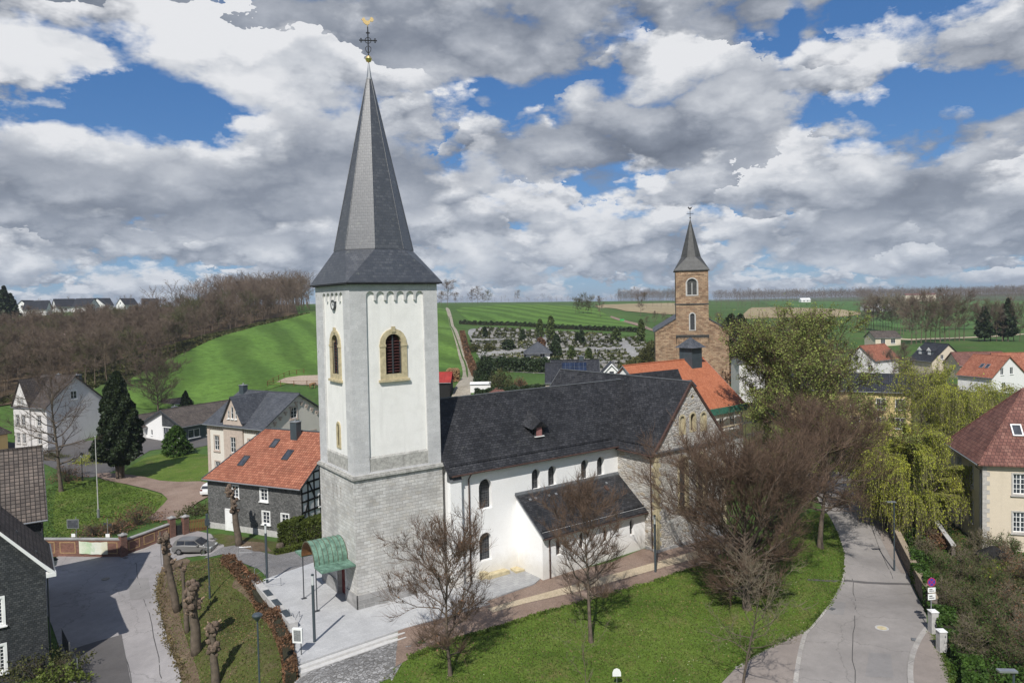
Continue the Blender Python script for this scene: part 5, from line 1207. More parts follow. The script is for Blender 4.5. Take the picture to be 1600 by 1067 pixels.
# -- the village beyond on the right
h = House('yellow_villa', 'yellow rendered house with dark metal-tiled roof behind the willow', 'house', 100.9, 31.9, -61, 20, 9, -1.8, 7.85, 2.4, 'yellow_render', 'anthracite_tile', o=.5)
for a in (18.3, 15.2, 11): h.win('f', a, 4.4, 1.5, 1.9, nx=2, ny=1, sur=.06).win('f', a, 1.0, 1.5, 1.9, nx=2, ny=1, sur=.06)
h.build()
h = House('white_gable_house', 'white gabled house with red roof edge right of the budding tree', 'house', 195.6, 69.9, 178.4, 12, 9.0, -.4, 5.1, 3.8, 'white_plain', 'orange_tile', o=.35, og=.5)
h.win('r', 7.4, 1.9, 1.3, 1.6, nx=2, ny=2).win('r', 3.2, 5.0, .9, 1.2, nx=1, ny=1); h.win('l', 3, 2, 1, 1.4).build()
h = House('dormer_house', 'pale brick gabled house with black roof and two white dormers', 'house', 204.8, 62.4, -117, 9.6, 10.3, -.5, 4.4, 4.5, 'cream_render', 'anthracite_tile', o=.45)
h.win('r', 3.2, 4.6, 1.0, 1.3, nx=2, ny=1).win('r', 6.8, 4.6, 1.0, 1.3, nx=2, ny=1).build()
for u in (2.6, 6.6):
    mb = MB(); mb.box(u-.9, u+.9, 1.4, 3.6, 5.6, 7.0); d_ = mb.build('dormer', M['anthracite'], h.roof)
    mb = MB(); mb.prism([(u-1.15, 1.2, 6.9), (u+1.15, 1.2, 6.9), (u, 1.2, 8.1)], (0, 3.4, 0)); mb.build('dormer_roof', M['anthracite_tile'], d_)
    mb = MB(); mb.obox((u, 1.36, 6.3), (.6, 0, 0), (0, .03, 0), (0, 0, .5)); mb.prism([(u-1.0, 1.17, 6.95), (u+1.0, 1.17, 6.95), (u, 1.17, 7.95)], (0, -.06, 0)); mb.build('white_front', M['white_paint'], d_)
h = House('red_roof_house', 'cream house with bright red tiled roof and two skylights right of the dormer house', 'house', 167.3, 32.0, -103.6, 8.5, 11.4, -.2, 4.1, 4.3, 'white_plain', 'orange_tile', o=.45)
h.win('r', 3.4, 4.3, 1.1, 1.6, nx=2, ny=1).win('r', 6.6, 4.3, 1.1, 1.6, nx=2, ny=1).win('r', 4, 1, 1.2, 1.5, nx=2, ny=1).build(); h.skylight(4.2, 2.6, .8, 1.3, 'grey_metal').skylight(5.6, 2.6, .8, 1.3, 'grey_metal')
for nm, lb, px, py, dist, deg, L_, W_, zE_, r_, wl, rf in (
    ('brown_roof_house', 'house with weathered brown roof between the black roof and the red roof', 1500, 566, 235, -40, 13, 9, 4.2, 3.0, 'cream_render', 'redbrown_tile'),
    ('far_red_house', 'orange-red roofed house highest at the right edge of the village', 1566, 566, 215, -40, 13, 9, 4.2, 4.2, 'cream_render', 'orange_tile'),
    ('lower_red_house', 'dull red roof below the bright red roof at the right edge', 1566, 625, 140, -60, 10, 9, 4.4, 2.6, 'cream_render', 'redbrown_tile')):
    p = D(px, py, dist); h = House(nm, lb, 'house', p[0], p[1], deg, L_, W_, H(p[0], p[1])-.3, zE_, r_, wl, rf)
    for a in (2.5, 6, 9): 
        if a < L_-1: h.win('f', a, 1.2, 1.2, 1.4, nx=2, ny=1)
    h.win('r', 4.5, 4.2, 1, 1.3, nx=2, ny=1).build()

# -- orange roof building under scaffolding behind the transept
h = House('scaffolded_house', 'house with new orange tiled roof and scaffolding behind the transept gable', 'house', 44.6, 10.6, 4.5, 16.4, 13.2, .3, 8.8, 5.6, 'white_plain', 'orange_tile2', o=.5, og=.3)
for a in (9.2, 11.6, 14): h.win('f', a, 5.4, 1.1, 1.7, nx=2, ny=2).win('f', a, 1.6, 1.1, 1.7, nx=2, ny=2)
h.win('r', 3, 5.2, 1.1, 1.6).win('r', 8, 5.2, 1.1, 1.6); h.build(); h.barge('grey_metal', .16); h.skylight(9.6, 3.2, .7, 1.1)
mb = MB(); mb.box(12.3, 14.5, 5.2, 7.4, 11.5, 16.2); tr = mb.build('roof_turret', M['anthracite'], h.roof)
mb = MB(); e = .45; B = [(12.3-e, 5.2-e, 16.15), (14.5+e, 5.2-e, 16.15), (14.5+e, 7.4+e, 16.15), (12.3-e, 7.4+e, 16.15)]
for i in range(4): mb.face([B[i], B[(i+1) % 4], (13.4, 6.3, 17.6)])
mb.face(B[::-1]); mb.build('turret_roof', M['grey_tile'], tr)
sc_ = thing('scaffold', 'steel scaffold with green netting at the east end of the orange-roofed house', 'scaffold', (61.2, 11.6, .2), math.radians(4.5))
X_ = [(.8), 3.4, 6.0]; Yv = [-.4, .8]
for x_ in X_:
    for y_ in (-.5, .6):
        mb = MB(); mb.tube([(x_, y_, 0), (x_, y_, 12.6 if x_ > 1 else 11)], .035, 5); mb.build('standard', M['grey_metal'], sc_)
for x_ in (-12, -8, -4):
    for y_ in (-.9, -.2):
        mb = MB(); mb.tube([(x_, y_, 0), (x_, y_, 8.9)], .035, 5); mb.build('standard', M['grey_metal'], sc_)
mb = MB()
for z in (2.2, 4.2, 6.2, 8.2, 10.2, 11.2, 12.2):
    for y_ in (-.5, .6): mb.tube([(.8, y_, z), (6.0, y_, z)], .03, 5)
    if z < 8.5:
        for y_ in (-.9, -.2): mb.tube([(-12, y_, z), (.8, y_, z)], .03, 5)
for a, b in (((3.4, -.5, 6.2), (6.0, -.5, 8.2)), ((3.4, .6, 8.2), (6, .6, 10.2))): mb.tube([a, b], .03, 5)
mb.build('ledgers', M['grey_metal'], sc_)
for z in (4.2, 8.2, 10.2):
    mb = MB(); mb.box(.8, 6.0, -.45, .55, z-.06, z-.01); mb.build('deck', M['sandstone'], sc_)
for z in (6.2, 8.0):
    mb = MB(); mb.box(-12, .8, -.85, -.25, z-.06, z-.01); mb.build('deck', M['sandstone'], sc_)
mb = MB(); rnd = random.Random(3); P = []
for i in range(13):
    for j in range(5): P.append(((.6+i*.45), -.62+rnd.uniform(-.07, .07), 5.9+j*.62))
for i in range(12):
    for j in range(4): a = i*5+j; mb.face([P[a], P[a+5], P[a+6], P[a+1]])
mb.build('safety_net', M['green_net'], sc_)
mb = MB(); mb.box(-12, .6, -.96, -.93, 8.05, 8.9); mb.build('safety_net', M['green_net'], sc_)
sh = House('side_extension', 'grey sheet-roofed lean-to right of the red stone church', 'shed', 98.5, 42, -38, 5, 7, 4.0, 6.4, 1.5, 'grey_render', 'zinc', o=.2); sh.build()

# -- house with solar panels behind the nave roof
h = House('solar_house', 'dark-roofed house with solar panels and a small white gable beyond the nave roof', 'house', 75.8, 73.8, -38.8, 10.2, 10, .5, 5.2, 4.4, 'cream_render', 'anthracite_tile', o=.4)
h.build(); h.barge('grey_metal', .3); h.chimney(6.6, 5.2, 1.0, .8, 1.0)
k_ = (h.rise+.12)/5; d_ = Vector((0, 1, k_)).normalized(); n_ = Vector((0, -k_, 1)).normalized()
for i in range(6):
    mb = MB(); mb.obox(Vector((1.9+i*1.05, 3.4, h.zroof(3.4)))+n_*.12, (.49, 0, 0), d_*1.2, n_*.03); mb.build('solar_panel', M['solar'], h.roof)
h2 = House('white_gable_annexe', 'little white gable with black roof beside the solar panels', 'annexe', 88.9, 64.8, 50, 7, 5.6, .5, 6.2, 2.8, 'white_plain', 'anthracite_tile', o=.3, og=.35)
h2.win('l', 2.8, 6.2, 1.1, 1.2, nx=1, ny=1).build().barge('white_paint', .35)
h = House('dark_garage', 'square dark-tiled roof block left of the solar panels', 'outbuilding', 74.2, 74.0, -38.8, 3.4, 8.6, .6, 5.4, 3.6, 'pink_stone', 'anthracite_tile', o=.3, og=.15); h.build()
h = House('long_barn', 'long low dark-tiled barn roof just beyond the church choir', 'barn', 63.9, 57.7, -36.5, 14, 8, .2, 5.6, 2.6, 'pink_stone', 'anthracite_tile', o=.4); h.build()

# -- sheds beyond the tower
q = D(722, 640, 128)
h = House('red_shed', 'black boarded shed with bright red sheet roof beside the farm track', 'shed', 61.5, 55.5+14, -35, 0, 0, 0, 0, 1, 'black_wood', 'red_metal') if False else None
p = P2G(703, 622); h = House('red_shed', 'black boarded shed with bright red sheet roof beside the farm track', 'shed', p[0]-12*math.cos(math.radians(-36)), p[1]-12*math.sin(math.radians(-36)), -36, 12, 7.5, H(p[0], p[1]), 4.0, 1.9, 'black_wood', 'red_metal', o=.3); h.build()
p = P2G(735, 614); h = House('white_shed', 'white flat garden container beside the farm track', 'shed', p[0], p[1], -34, 5.0, 2.8, H(p[0], p[1]), 2.2, .15, 'white_plain', 'white_paint', o=.1, og=.1); h.build()
p = P2G(762, 622); h = House('red_hut', 'small hut with dull red roof half hidden by the nave roof', 'hut', p[0], p[1], -34, 5.0, 4.4, H(p[0], p[1])-1.2, 2.2, 1.1, 'black_wood', 'redbrown_tile', o=.3, hip=1); h.build()
p = P2G(708, 596); wp = thing('log_pile', 'round stack of split firewood beside the red-roofed shed', 'log pile', (p[0], p[1], p[2]))
rnd = random.Random(5); mb = MB()
for i in range(330):
    a = rnd.uniform(0, 2*PI); zz = rnd.uniform(.1, 3.6); r_ = 1.7*(1 if zz < 2.8 else math.sqrt(max(.05, 1-((zz-2.8)/.95)**2))); c = Vector((math.cos(a)*r_, math.sin(a)*r_, zz)); d_ = Vector((math.cos(a), math.sin(a), 0)); t_ = rnd.uniform(.08, .14)
    mb.obox(c, d_*.22, d_.cross(ZV)*t_, ZV*t_*.8)
mb.build('split_logs', M['log_end'], wp); mb = MB(); mb.lathe((0, 0, 0), [(1.6, 0), (1.6, 2.8), (1.0, 3.5), (.1, 3.7)], 16); mb.build('pile_core', M['wood'], wp)

# -- red stone church in the distance
c2 = thing('red_stone_church', 'red sandstone church with square tower and grey-green spire beyond the orange roof', 'church', (97.2, 63.6, 4.2), math.radians(-45))
# local x to the right along its front, y away from the viewer
W2, L2, E2, R2 = 15.8, 24.0, 12.2, 4.6
mb = MB()
mb.wall((0, 0, 0), (1, 0, 0), [(0, -3), (W2, -3), (W2, E2), (W2/2, E2+R2), (0, E2)], [], .3)
mb.wall((W2, 0, 0), (0, 1, 0), [(0, -3), (L2, -3), (L2, E2), (0, E2)]); mb.wall((0, L2, 0), (0, -1, 0), [(0, -3), (L2, -3), (L2, E2), (0, E2)]); mb.wall((W2, L2, 0), (-1, 0, 0), [(0, -3), (W2, -3), (W2, E2), (W2/2, E2+R2), (0, E2)])
mb.build('nave_wall', M['brick_church'], c2)
mb = MB(); roofslab(mb, [(-.4, E2-.2), (W2/2, E2+R2+.2), (W2+.4, E2-.2)], (0, L2+.2, 0), Vector((0, -1, 0)), L2+.35, .25); mb.build('nave_roof', M['grey_tile'], c2)
for s_ in (-1, 1):
    for i in range(7):
        mb = MB(); xx = W2/2+s_*(4.2+i*.52); z = E2+R2*(1-abs(xx-W2/2)/(W2/2))-.95; mb.box(xx-.07, xx+.07, -.14, 0, z-.3, z); mb.box(xx-.26, xx+.26, -.14, 0, z, z+.22); mb.build('frieze_corbel', M['brick_church'], c2)
T0, T1, HT = 4.6, 11.4, 25.4; P_ = -1.1
mb = MB(); B0 = (T0, P_, 0)
tw_w = [(3.4, 19.9, 2.2, 3.6), (3.4, 12.3, .95, 3.6), (3.4, 6.2, 1.4, 3.2)]
mb.wall(B0, (1, 0, 0), [(0, -3), (6.8, -3), (6.8, HT), (0, HT)], [arch(*w) for w in tw_w], .35)
mb.wall((T1, P_, 0), (0, 1, 0), [(0, -3), (6.8, -3), (6.8, HT), (0, HT)], [arch(3.4, 19.9, 2.2, 3.6)], .35); mb.wall((T0, P_+6.8, 0), (0, -1, 0), [(0, -3), (6.8, -3), (6.8, HT), (0, HT)], [arch(3.4, 19.9, 2.2, 3.6)], .35); mb.wall((T1, P_+6.8, 0), (-1, 0, 0), [(0, -3), (6.8, -3), (6.8, HT), (0, HT)])
tw2 = mb.build('tower', M['brick_church'], c2)
for i, w in enumerate(tw_w):
    mb = MB(); ring(mb, B0, (1, 0, 0), arch(w[0], w[1]-.15, w[2]+.5, w[3]+.4), arch(*w), .07, -.02)
    if i == 0:
        mb.box(T0+3.4-.08, T0+3.4+.08, P_+.05, P_+.2, w[1], w[1]+2.7)
        ring(mb, (T0, P_+.12, 0), (1, 0, 0), arch(3.4, 19.9, 2.2, 3.6), arch(3.4, 20.0, 2.0, 3.4), .0, -.1)
    sw = mb.build('tower_window', M['concrete' if i < 2 else 'brick_church'], c2)
    pm = MB()
    if i == 0:
        for a in (2.85, 3.95): pm.face([(T0+p[0], P_+.2, p[1]) for p in arch(a, 19.95, .95, 3.0)])
        pm.face([(T0+p[0], P_+.3, p[1]) for p in arch(3.4, 19.9, 2.2, 3.6)])
        pm.build('louvre_or_dark', M['zinc'], sw)
    else: pm.face([(T0+p[0], P_+.25, p[1]) for p in arch(*w)]); pm.build('pane', M['leaded'], sw)
mb = MB()
for z, t in ((17.8, .28), (10.9, .3), (8.6+2.0, .15), (0.9, .3)): mb.box(T0-.14, T1+.14, P_-.14, P_+6.94, z, z+t)
mb.build('cornice', M['zinc'], tw2)
mb = MB()
for i in range(9): xx = T0+.5+i*.725; mb.box(xx-.12, xx+.12, P_-.12, P_, 9.5, 10.4); mb.box(xx-.3, xx+.3, P_-.12, P_, 10.4, 10.6)
mb.build('corbel_table', M['brick_church'], tw2)
mb = MB()
for x0_, x1_ in ((T0-.06, T0+.75), (T1-.75, T1+.06)): mb.box(x0_, x1_, P_-.1, P_+.0, 11.2, HT-.4)
mb.box(T0-.06, T1+.06, P_-.1, P_, HT-1.5, HT-.4) if False else None
mb.box(T0-.05, T1+.05, P_-.09, P_+.0, HT-1.1, HT-.3); mb.build('pilaster_strips', M['brick_church'], tw2)
mb = MB(); cc = (T0+3.4, P_+3.4); pr2 = [(0, 4.9*1.0), ]
S0 = [(T0-.35, P_-.35), (T1+.35, P_-.35), (T1+.35, P_+7.15), (T0-.35, P_+7.15)]; zb = HT; R8 = 2.15; z8 = HT+2.9; sd = R8*math.tan(PI/8); ov_ = []
for (nx_, ny_) in ((0, -1), (1, 0), (0, 1), (-1, 0)):
    tx, ty = -ny_, nx_
    ov_.append((cc[0]+nx_*R8-tx*sd, cc[1]+ny_*R8-ty*sd)); ov_.append((cc[0]+nx_*R8+tx*sd, cc[1]+ny_*R8+ty*sd))
for i in range(4):
    a, b = S0[i], S0[(i+1) % 4]; p, q_ = ov_[2*i], ov_[2*i+1]; r_ = ov_[(2*i+2) % 8]
    mb.face([(a[0], a[1], zb), (b[0], b[1], zb), (q_[0], q_[1], z8), (p[0], p[1], z8)]); mb.face([(b[0], b[1], zb), (r_[0], r_[1], z8), (q_[0], q_[1], z8)])
for i in range(8):
    a, b = ov_[i], ov_[(i+1) % 8]; mb.face([(a[0], a[1], z8), (b[0], b[1], z8), (cc[0], cc[1], HT+11.6)])
mb.prism([(x, y, zb-.2) for x, y in S0], (0, 0, .19)); sp2 = mb.build('spire', M['zinc'], c2)
mb = MB(); mb.tube([(cc[0], cc[1], HT+11.2), (cc[0], cc[1], HT+13.6)], .06, 6); mb.tube([(cc[0]-.75, cc[1], HT+12.6), (cc[0]+.75, cc[1], HT+12.6)], .06, 5); mb.lathe((cc[0], cc[1], HT+11.5), [(.05, 0), (.2, .18), (.05, .36)], 8); mb.build('cross', M['iron'], sp2)
mb = MB(); mb.prism([(cc[0]-.5, cc[1]-.03, HT+13.9), (cc[0]-.2, cc[1]-.03, HT+13.55), (cc[0]+.2, cc[1]-.03, HT+13.55), (cc[0]+.55, cc[1]-.03, HT+14.2), (cc[0]+.2, cc[1]-.03, HT+13.95), (cc[0]-.2, cc[1]-.03, HT+13.9), (cc[0]-.35, cc[1]-.03, HT+14.2)], (0, .06, 0)); mb.build('weathercock', M['iron'], sp2)

# ------------------------------------------------------------------ trees
M['bark'] = plain('grey_brown_bark', (.115, .09, .068), .9, .35, 2.5, bmp=.4)
M['twig'] = plain('reddish_twigs', (.135, .088, .06), .9, .3, .8)
M['twig_dark'] = plain('dark_twigs', (.11, .08, .06), .9, .3, .8)
M['twig_pale'] = plain('pale_twigs', (.20, .165, .115), .9, .25, .8)
M['twig_far'] = plain('distant_twigs', (.15, .112, .082), .95, .3, .12, col2=(.18, .135, .10))
M['twig_far2'] = plain('distant_olive_twigs', (.115, .11, .055), .95, .35, .25)
def leafmat(name, col, var=.35, trans=True, rough=.6, sc_=.8):
    m_, nt, bs = newmat(name); ob = coord(nt); n = NOISE(nt, ob, sc_, 4, .6)
    cr = RAMP(nt, n, [(.3, c4(col, 1-var)), (.5, c4(col)), (.7, c4((col[0]*1.15, col[1]*1.05, col[2]), 1+var))])
    gi = nt.nodes.new('ShaderNodeNewGeometry'); r_ = RAMP(nt, gi.outputs['Random Per Island'], [(0, (.65,)*3), (1, (1.35,)*3)]); cr = MIX(nt, 1.0, cr, r_, 'MULTIPLY')
    nt.links.new(cr, bs.inputs['Base Color']); bs.inputs['Roughness'].default_value = rough
    if trans:
        tr = nt.nodes.new('ShaderNodeBsdfTranslucent'); nt.links.new(cr, tr.inputs[0]); mx = nt.nodes.new('ShaderNodeMixShader'); mx.inputs[0].default_value = .3
        o = nt.nodes['Material Output']; nt.links.new(bs.outputs[0], mx.inputs[1]); nt.links.new(tr.outputs[0], mx.inputs[2]); nt.links.new(mx.outputs[0], o.inputs[0])
    return m_
M['bud'] = leafmat('spring_buds', (.23, .28, .07)); M['willow'] = leafmat('willow_leaves', (.32, .35, .045)); M['conifer'] = leafmat('conifer_needles', (.022, .036, .012), .45, False)
M['yew'] = leafmat('dark_evergreen', (.025, .042, .014), .4, False); M['hedge'] = leafmat('green_hedge', (.075, .10, .018), .4); M['ivy'] = leafmat('ivy_leaves', (.05, .10, .016), .45, sc_=1.5)
M['dead_leaf'] = leafmat('brown_beech_leaves', (.18, .10, .055), .4); M['shrub'] = leafmat('olive_shrub', (.085, .09, .03), .4); M['bud2'] = leafmat('pale_green_buds', (.12, .155, .03)); M['cyp'] = leafmat('cypress_green', (.06, .085, .022), .35, False)
M['hedgecore'] = plain('hedge_inside', (.03, .028, .015), .95, .3)

def segs_mesh(name, segs, mats, parent=None, sides=3, mi=None):
    a = np.array([[*s[0], *s[1], s[2], s[3]] for s in segs], float) if not isinstance(segs, np.ndarray) else segs
    p0, p1, r0, r1 = a[:, 0:3], a[:, 3:6], a[:, 6:7], a[:, 7:8]
    d = p1-p0; d /= np.maximum(np.linalg.norm(d, axis=1, keepdims=True), 1e-6)
    ref = np.where(np.abs(d[:, 2:3]) > .9, np.array([[1., 0, 0]]), np.array([[0, 0, 1.]])); u = np.cross(d, ref); u /= np.linalg.norm(u, axis=1, keepdims=True); w = np.cross(d, u)
    n = len(a); V_ = np.zeros((n, 2*sides, 3))
    for k in range(sides):
        c, s = math.cos(2*PI*k/sides), math.sin(2*PI*k/sides); o = u*c+w*s
        V_[:, k] = p0+o*r0; V_[:, sides+k] = p1+o*r1
    b = np.arange(n)[:, None]*2*sides; F_ = []
    for k in range(sides): k2 = (k+1) % sides; F_.append(np.concatenate([b+k, b+k2, b+sides+k2, b+sides+k], 1))
    Fc = np.stack(F_, 1).reshape(-1, 4)
    return fast_mesh(name, V_.reshape(-1, 3), Fc, mats, parent)
def leaves_mesh(name, C, size, mats, parent=None, rng=None, flat=0.0, sizevar=.4, drop=False):
    C = np.asarray(C, float); n = len(C); rng = rng or np.random.default_rng(1)
    a = rng.normal(size=(n, 3)); 
    if flat: a[:, 2] *= (1-flat)
    a /= np.linalg.norm(a, axis=1, keepdims=True); b = rng.normal(size=(n, 3))
    if drop: b = np.tile([0, 0, 1.], (n, 1))+rng.normal(size=(n, 3))*.15
    b -= a*np.sum(a*b, 1, keepdims=True); b /= np.linalg.norm(b, axis=1, keepdims=True); c = np.cross(a, b)
    s = size*(1+sizevar*rng.uniform(-1, 1, (n, 1))); l = s*(1.6 if not drop else 3.2)
    V_ = np.stack([C-c*s*.5-b*l*.3, C+c*s*.5-b*l*.3, C+c*s*.45+b*l*.4, C-c*s*.45+b*l*.4], 1)
    F_ = np.arange(4*n).reshape(n, 4); return fast_mesh(name, V_.reshape(-1, 3), F_, mats, parent)
def grow(rng, Ht, W, th=.15, nl=22, lv=3, kids=(7, 6, 4), up=.5, e0=.25, e1=1.15, r0=.16, lead=.85, jit=.16, tw=.011, wide=.45, forks=1):
    "skeleton of a bare tree as (p0, p1, r0, r1) rows; e0/e1 limb elevation low/high, up = how strongly limbs bend upward"
    S = []; tips = []
    def norm(v): 
        l = math.sqrt(v[0]**2+v[1]**2+v[2]**2) or 1; return (v[0]/l, v[1]/l, v[2]/l)
    def branch(p, d, L, r, level, n):
        st = L/n; pts = [(p, d, r)]
        for i in range(n):
            k = jit*(1+.5*level); d = norm((d[0]+rng.gauss(0, k), d[1]+rng.gauss(0, k), d[2]+rng.gauss(0, k*.8)+up*st/L*1.1*(1-max(d[2], 0))))
            q = (p[0]+d[0]*st, p[1]+d[1]*st, p[2]+d[2]*st); r2 = max(r*(1-.8*(i+1)/n), tw*.55)
            rr = max(pts[-1][2], tw*.55); S.append((p, q, rr, r2, level)); p = q; pts.append((p, d, r2))
        if level < lv:
            K = kids[level-1]
            for j in range(K):
                t = .18+.82*(j+rng.random()*.8)/K; i = min(int(t*n), n-1); f = t*n-i; a, b = pts[i], pts[i+1]
                pp = tuple(a[0][m]+(b[0][m]-a[0][m])*f for m in range(3)); dd = a[1]; az = rng.uniform(0, 2*PI); sp_ = rng.uniform(.45, .95)
                ref = (0, 0, 1) if abs(dd[2]) < .9 else (1, 0, 0)
                u = norm((dd[1]*ref[2]-dd[2]*ref[1], dd[2]*ref[0]-dd[0]*ref[2], dd[0]*ref[1]-dd[1]*ref[0])); w = (dd[1]*u[2]-dd[2]*u[1], dd[2]*u[0]-dd[0]*u[2], dd[0]*u[1]-dd[1]*u[0])
                c, s = math.cos(az)*sp_, math.sin(az)*sp_; nd = norm(tuple(dd[m]+u[m]*c+w[m]*s for m in range(3)))
                branch(pp, nd, L*rng.uniform(.32, .52)*(1.15-.55*t), max(a[2]*.5, tw), level+1, 3 if level+1 == lv else 4)
        else: tips.append(p)
    # trunk
    p = (0, 0, -.3); d = (0, 0, 1); n = 10; TL = Ht*lead; pts = [(p, r0*1.25)]
    for i in range(n):
        d = norm((d[0]+rng.gauss(0, .035), d[1]+rng.gauss(0, .035), 1)); q = (p[0]+d[0]*TL/n, p[1]+d[1]*TL/n, p[2]+d[2]*TL/n); r2 = r0*(1-.88*((i+1)/n)**.8)
        S.append((p, q, pts[-1][1], r2, 0)); p = q; pts.append((p, r2))
    for j in range(nl):
        t = (j+.5)/nl; z = th+(lead*.97-th)*t**.85; i = min(int(z/lead*n), n-1); f = z/lead*n-i; a, b = pts[i], pts[i+1]; pp = tuple(a[0][m]+(b[0][m]-a[0][m])*f for m in range(3))
        el = e0+(e1-e0)*t; az = j*2.399+rng.uniform(-.4, .4); env = math.sin(PI*min(max((z-th*.6)/(1.02-th*.6), 0.02), .98))**.7 if wide else 1
        L = (W/2)*env/max(math.cos(el), .38)*rng.uniform(.75, 1.12); L = min(L, (Ht*1.02-pp[2])/max(math.sin(min(el+.25, 1.5)), .3)); L = max(L, Ht*.08)
        branch(pp, (math.cos(az)*math.cos(el), math.sin(az)*math.cos(el), math.sin(el)), L, min(a[1]*.62, r0*.5), 1, 6)
    return S, tips
def spray(a, n, ln, spread, r, seed, upb=.35, lv0=1):
    "fine outer twigs, two pieces each, thrown off the limbs"
    g_ = np.random.default_rng(seed); src = a[a[:, 8] >= lv0]; L = np.linalg.norm(src[:, 3:6]-src[:, 0:3], axis=1)*(1+src[:, 8]); k = g_.choice(len(src), n, p=L/L.sum()); f = g_.random((n, 1)); s = src[k]
    p = s[:, 0:3]*(1-f)+s[:, 3:6]*f; d = s[:, 3:6]-s[:, 0:3]; d /= np.linalg.norm(d, axis=1, keepdims=True); d = d+g_.normal(size=(n, 3))*spread*.6+np.array([0, 0, upb]); d /= np.linalg.norm(d, axis=1, keepdims=True)
    l = ln*g_.uniform(.5, 1.3, (n, 1)); m = p+d*l*.5; d2 = d+g_.normal(size=(n, 3))*.22+np.array([0, 0, upb*.5]); d2 /= np.linalg.norm(d2, axis=1, keepdims=True); e = m+d2*l*.5; o_ = np.ones((n, 1))*r
    return np.concatenate([np.concatenate([p, m, o_, o_*.8], 1), np.concatenate([m, e, o_*.8, o_*.35], 1)])
def tree(name, label, cat, loc, seed, group=None, twig='twig', bark='bark', leaf=None, leafn=0, leafs=.1, rz=0, spr=None, **kw):
    rng = random.Random(seed); S, tips = grow(rng, **kw)
    t = thing(name, label, cat, loc, rz, group)
    a = np.array([[*s[0], *s[1], s[2], s[3], s[4]] for s in S]); big = (a[:, 8] == 0)
    segs_mesh('trunk', a[big][:, :8], M[bark], t, 8); mid = (a[:, 8] == 1) | ((a[:, 8] == 2) & (a[:, 6] > .02))
    c = segs_mesh('limbs', a[mid][:, :8], M[bark], t, 5); rest = ~(big | mid)
    C_r = a[rest][:, :8]
    if spr: SPR = spray(a, spr[0], spr[1], spr[2], spr[3], seed); C_r = np.concatenate([C_r, SPR])
    segs_mesh('crown', C_r, M[twig], t, 3)
    if leaf:
        g_ = np.random.default_rng(seed); lv_ = np.concatenate([C_r, np.zeros((len(C_r), 1))+3], 1)
        k = g_.integers(0, len(lv_), leafn); f = g_.random((leafn, 1)); C = lv_[k, 0:3]*(1-f)+lv_[k, 3:6]*f+g_.normal(size=(leafn, 3))*.12
        leaves_mesh('foliage', C, leafs, M[leaf], t, g_)
    return t
def gz(px, py, dz=0): q = P2G(px, py); return (q[0], q[1], q[2]+dz)

# lawn trees in front of the church
tree('bare_tree', 'bare tree with rusty twigs on the lawn corner nearest the tower', 'tree', (1.3, -11.8, H(1.3, -11.8)), 3, leaf='dead_leaf', leafn=420, leafs=.075, Ht=9.6, W=8.6, th=.14, nl=26, kids=(8, 6, 4), up=.75, e0=.05, e1=1.2, r0=.15, twig='twig', tw=.012, spr=(6000, .8, .55, .009))
tree('bare_tree', 'slender bare tree on the lawn in front of the low side aisle', 'tree', (11.8, -13.4, H(11.8, -13.4)), 8, Ht=10.9, W=7.8, th=.24, nl=22, kids=(7, 6, 4), up=.95, e0=.15, e1=1.25, r0=.17, tw=.011, twig='twig', spr=(5200, .8, .55, .009))
tree('bare_tree', 'largest bare tree, fan-shaped and dense, in front of the transept', 'tree', gz(1167, 952), 21, Ht=13.4, W=16.5, th=.08, nl=46, kids=(10, 8, 4), up=.6, e0=.12, e1=1.25, r0=.36, lead=.62, tw=.013, twig='twig', jit=.12, spr=(21000, 1.05, .55, .011))
tree('bare_tree', 'tall bare tree with a clear stout trunk on the verge beside the right road', 'tree', (41.8, -11.9, H(41.8, -11.9)), 34, Ht=13.8, W=13, th=.26, nl=34, kids=(9, 7, 4), up=.55, e0=-.05, e1=1.2, r0=.30, lead=.75, tw=.013, twig='twig', spr=(12500, 1.0, .6, .010))
tree('bare_tree', 'thin yellowish bare tree at the bottom edge beside the lay-by', 'tree', (16.6, -22.6, H(16.6, -22.6)), 5, Ht=9.0, W=7.6, th=.28, nl=15, kids=(6, 5, 3), up=.7, e0=.15, e1=1.2, r0=.11, tw=.012, twig='twig_pale', spr=(500, .6, .8, .008))
tree('bare_tree', 'wispy sapling at the bottom of the lawn below the aisle tree', 'tree', (7.3, -18.0, H(7.3, -18.0)), 6, Ht=5.2, W=3.6, th=.2, nl=9, kids=(4, 3, 3), up=.8, e0=.4, e1=1.2, r0=.045, tw=.009, twig='twig_pale')
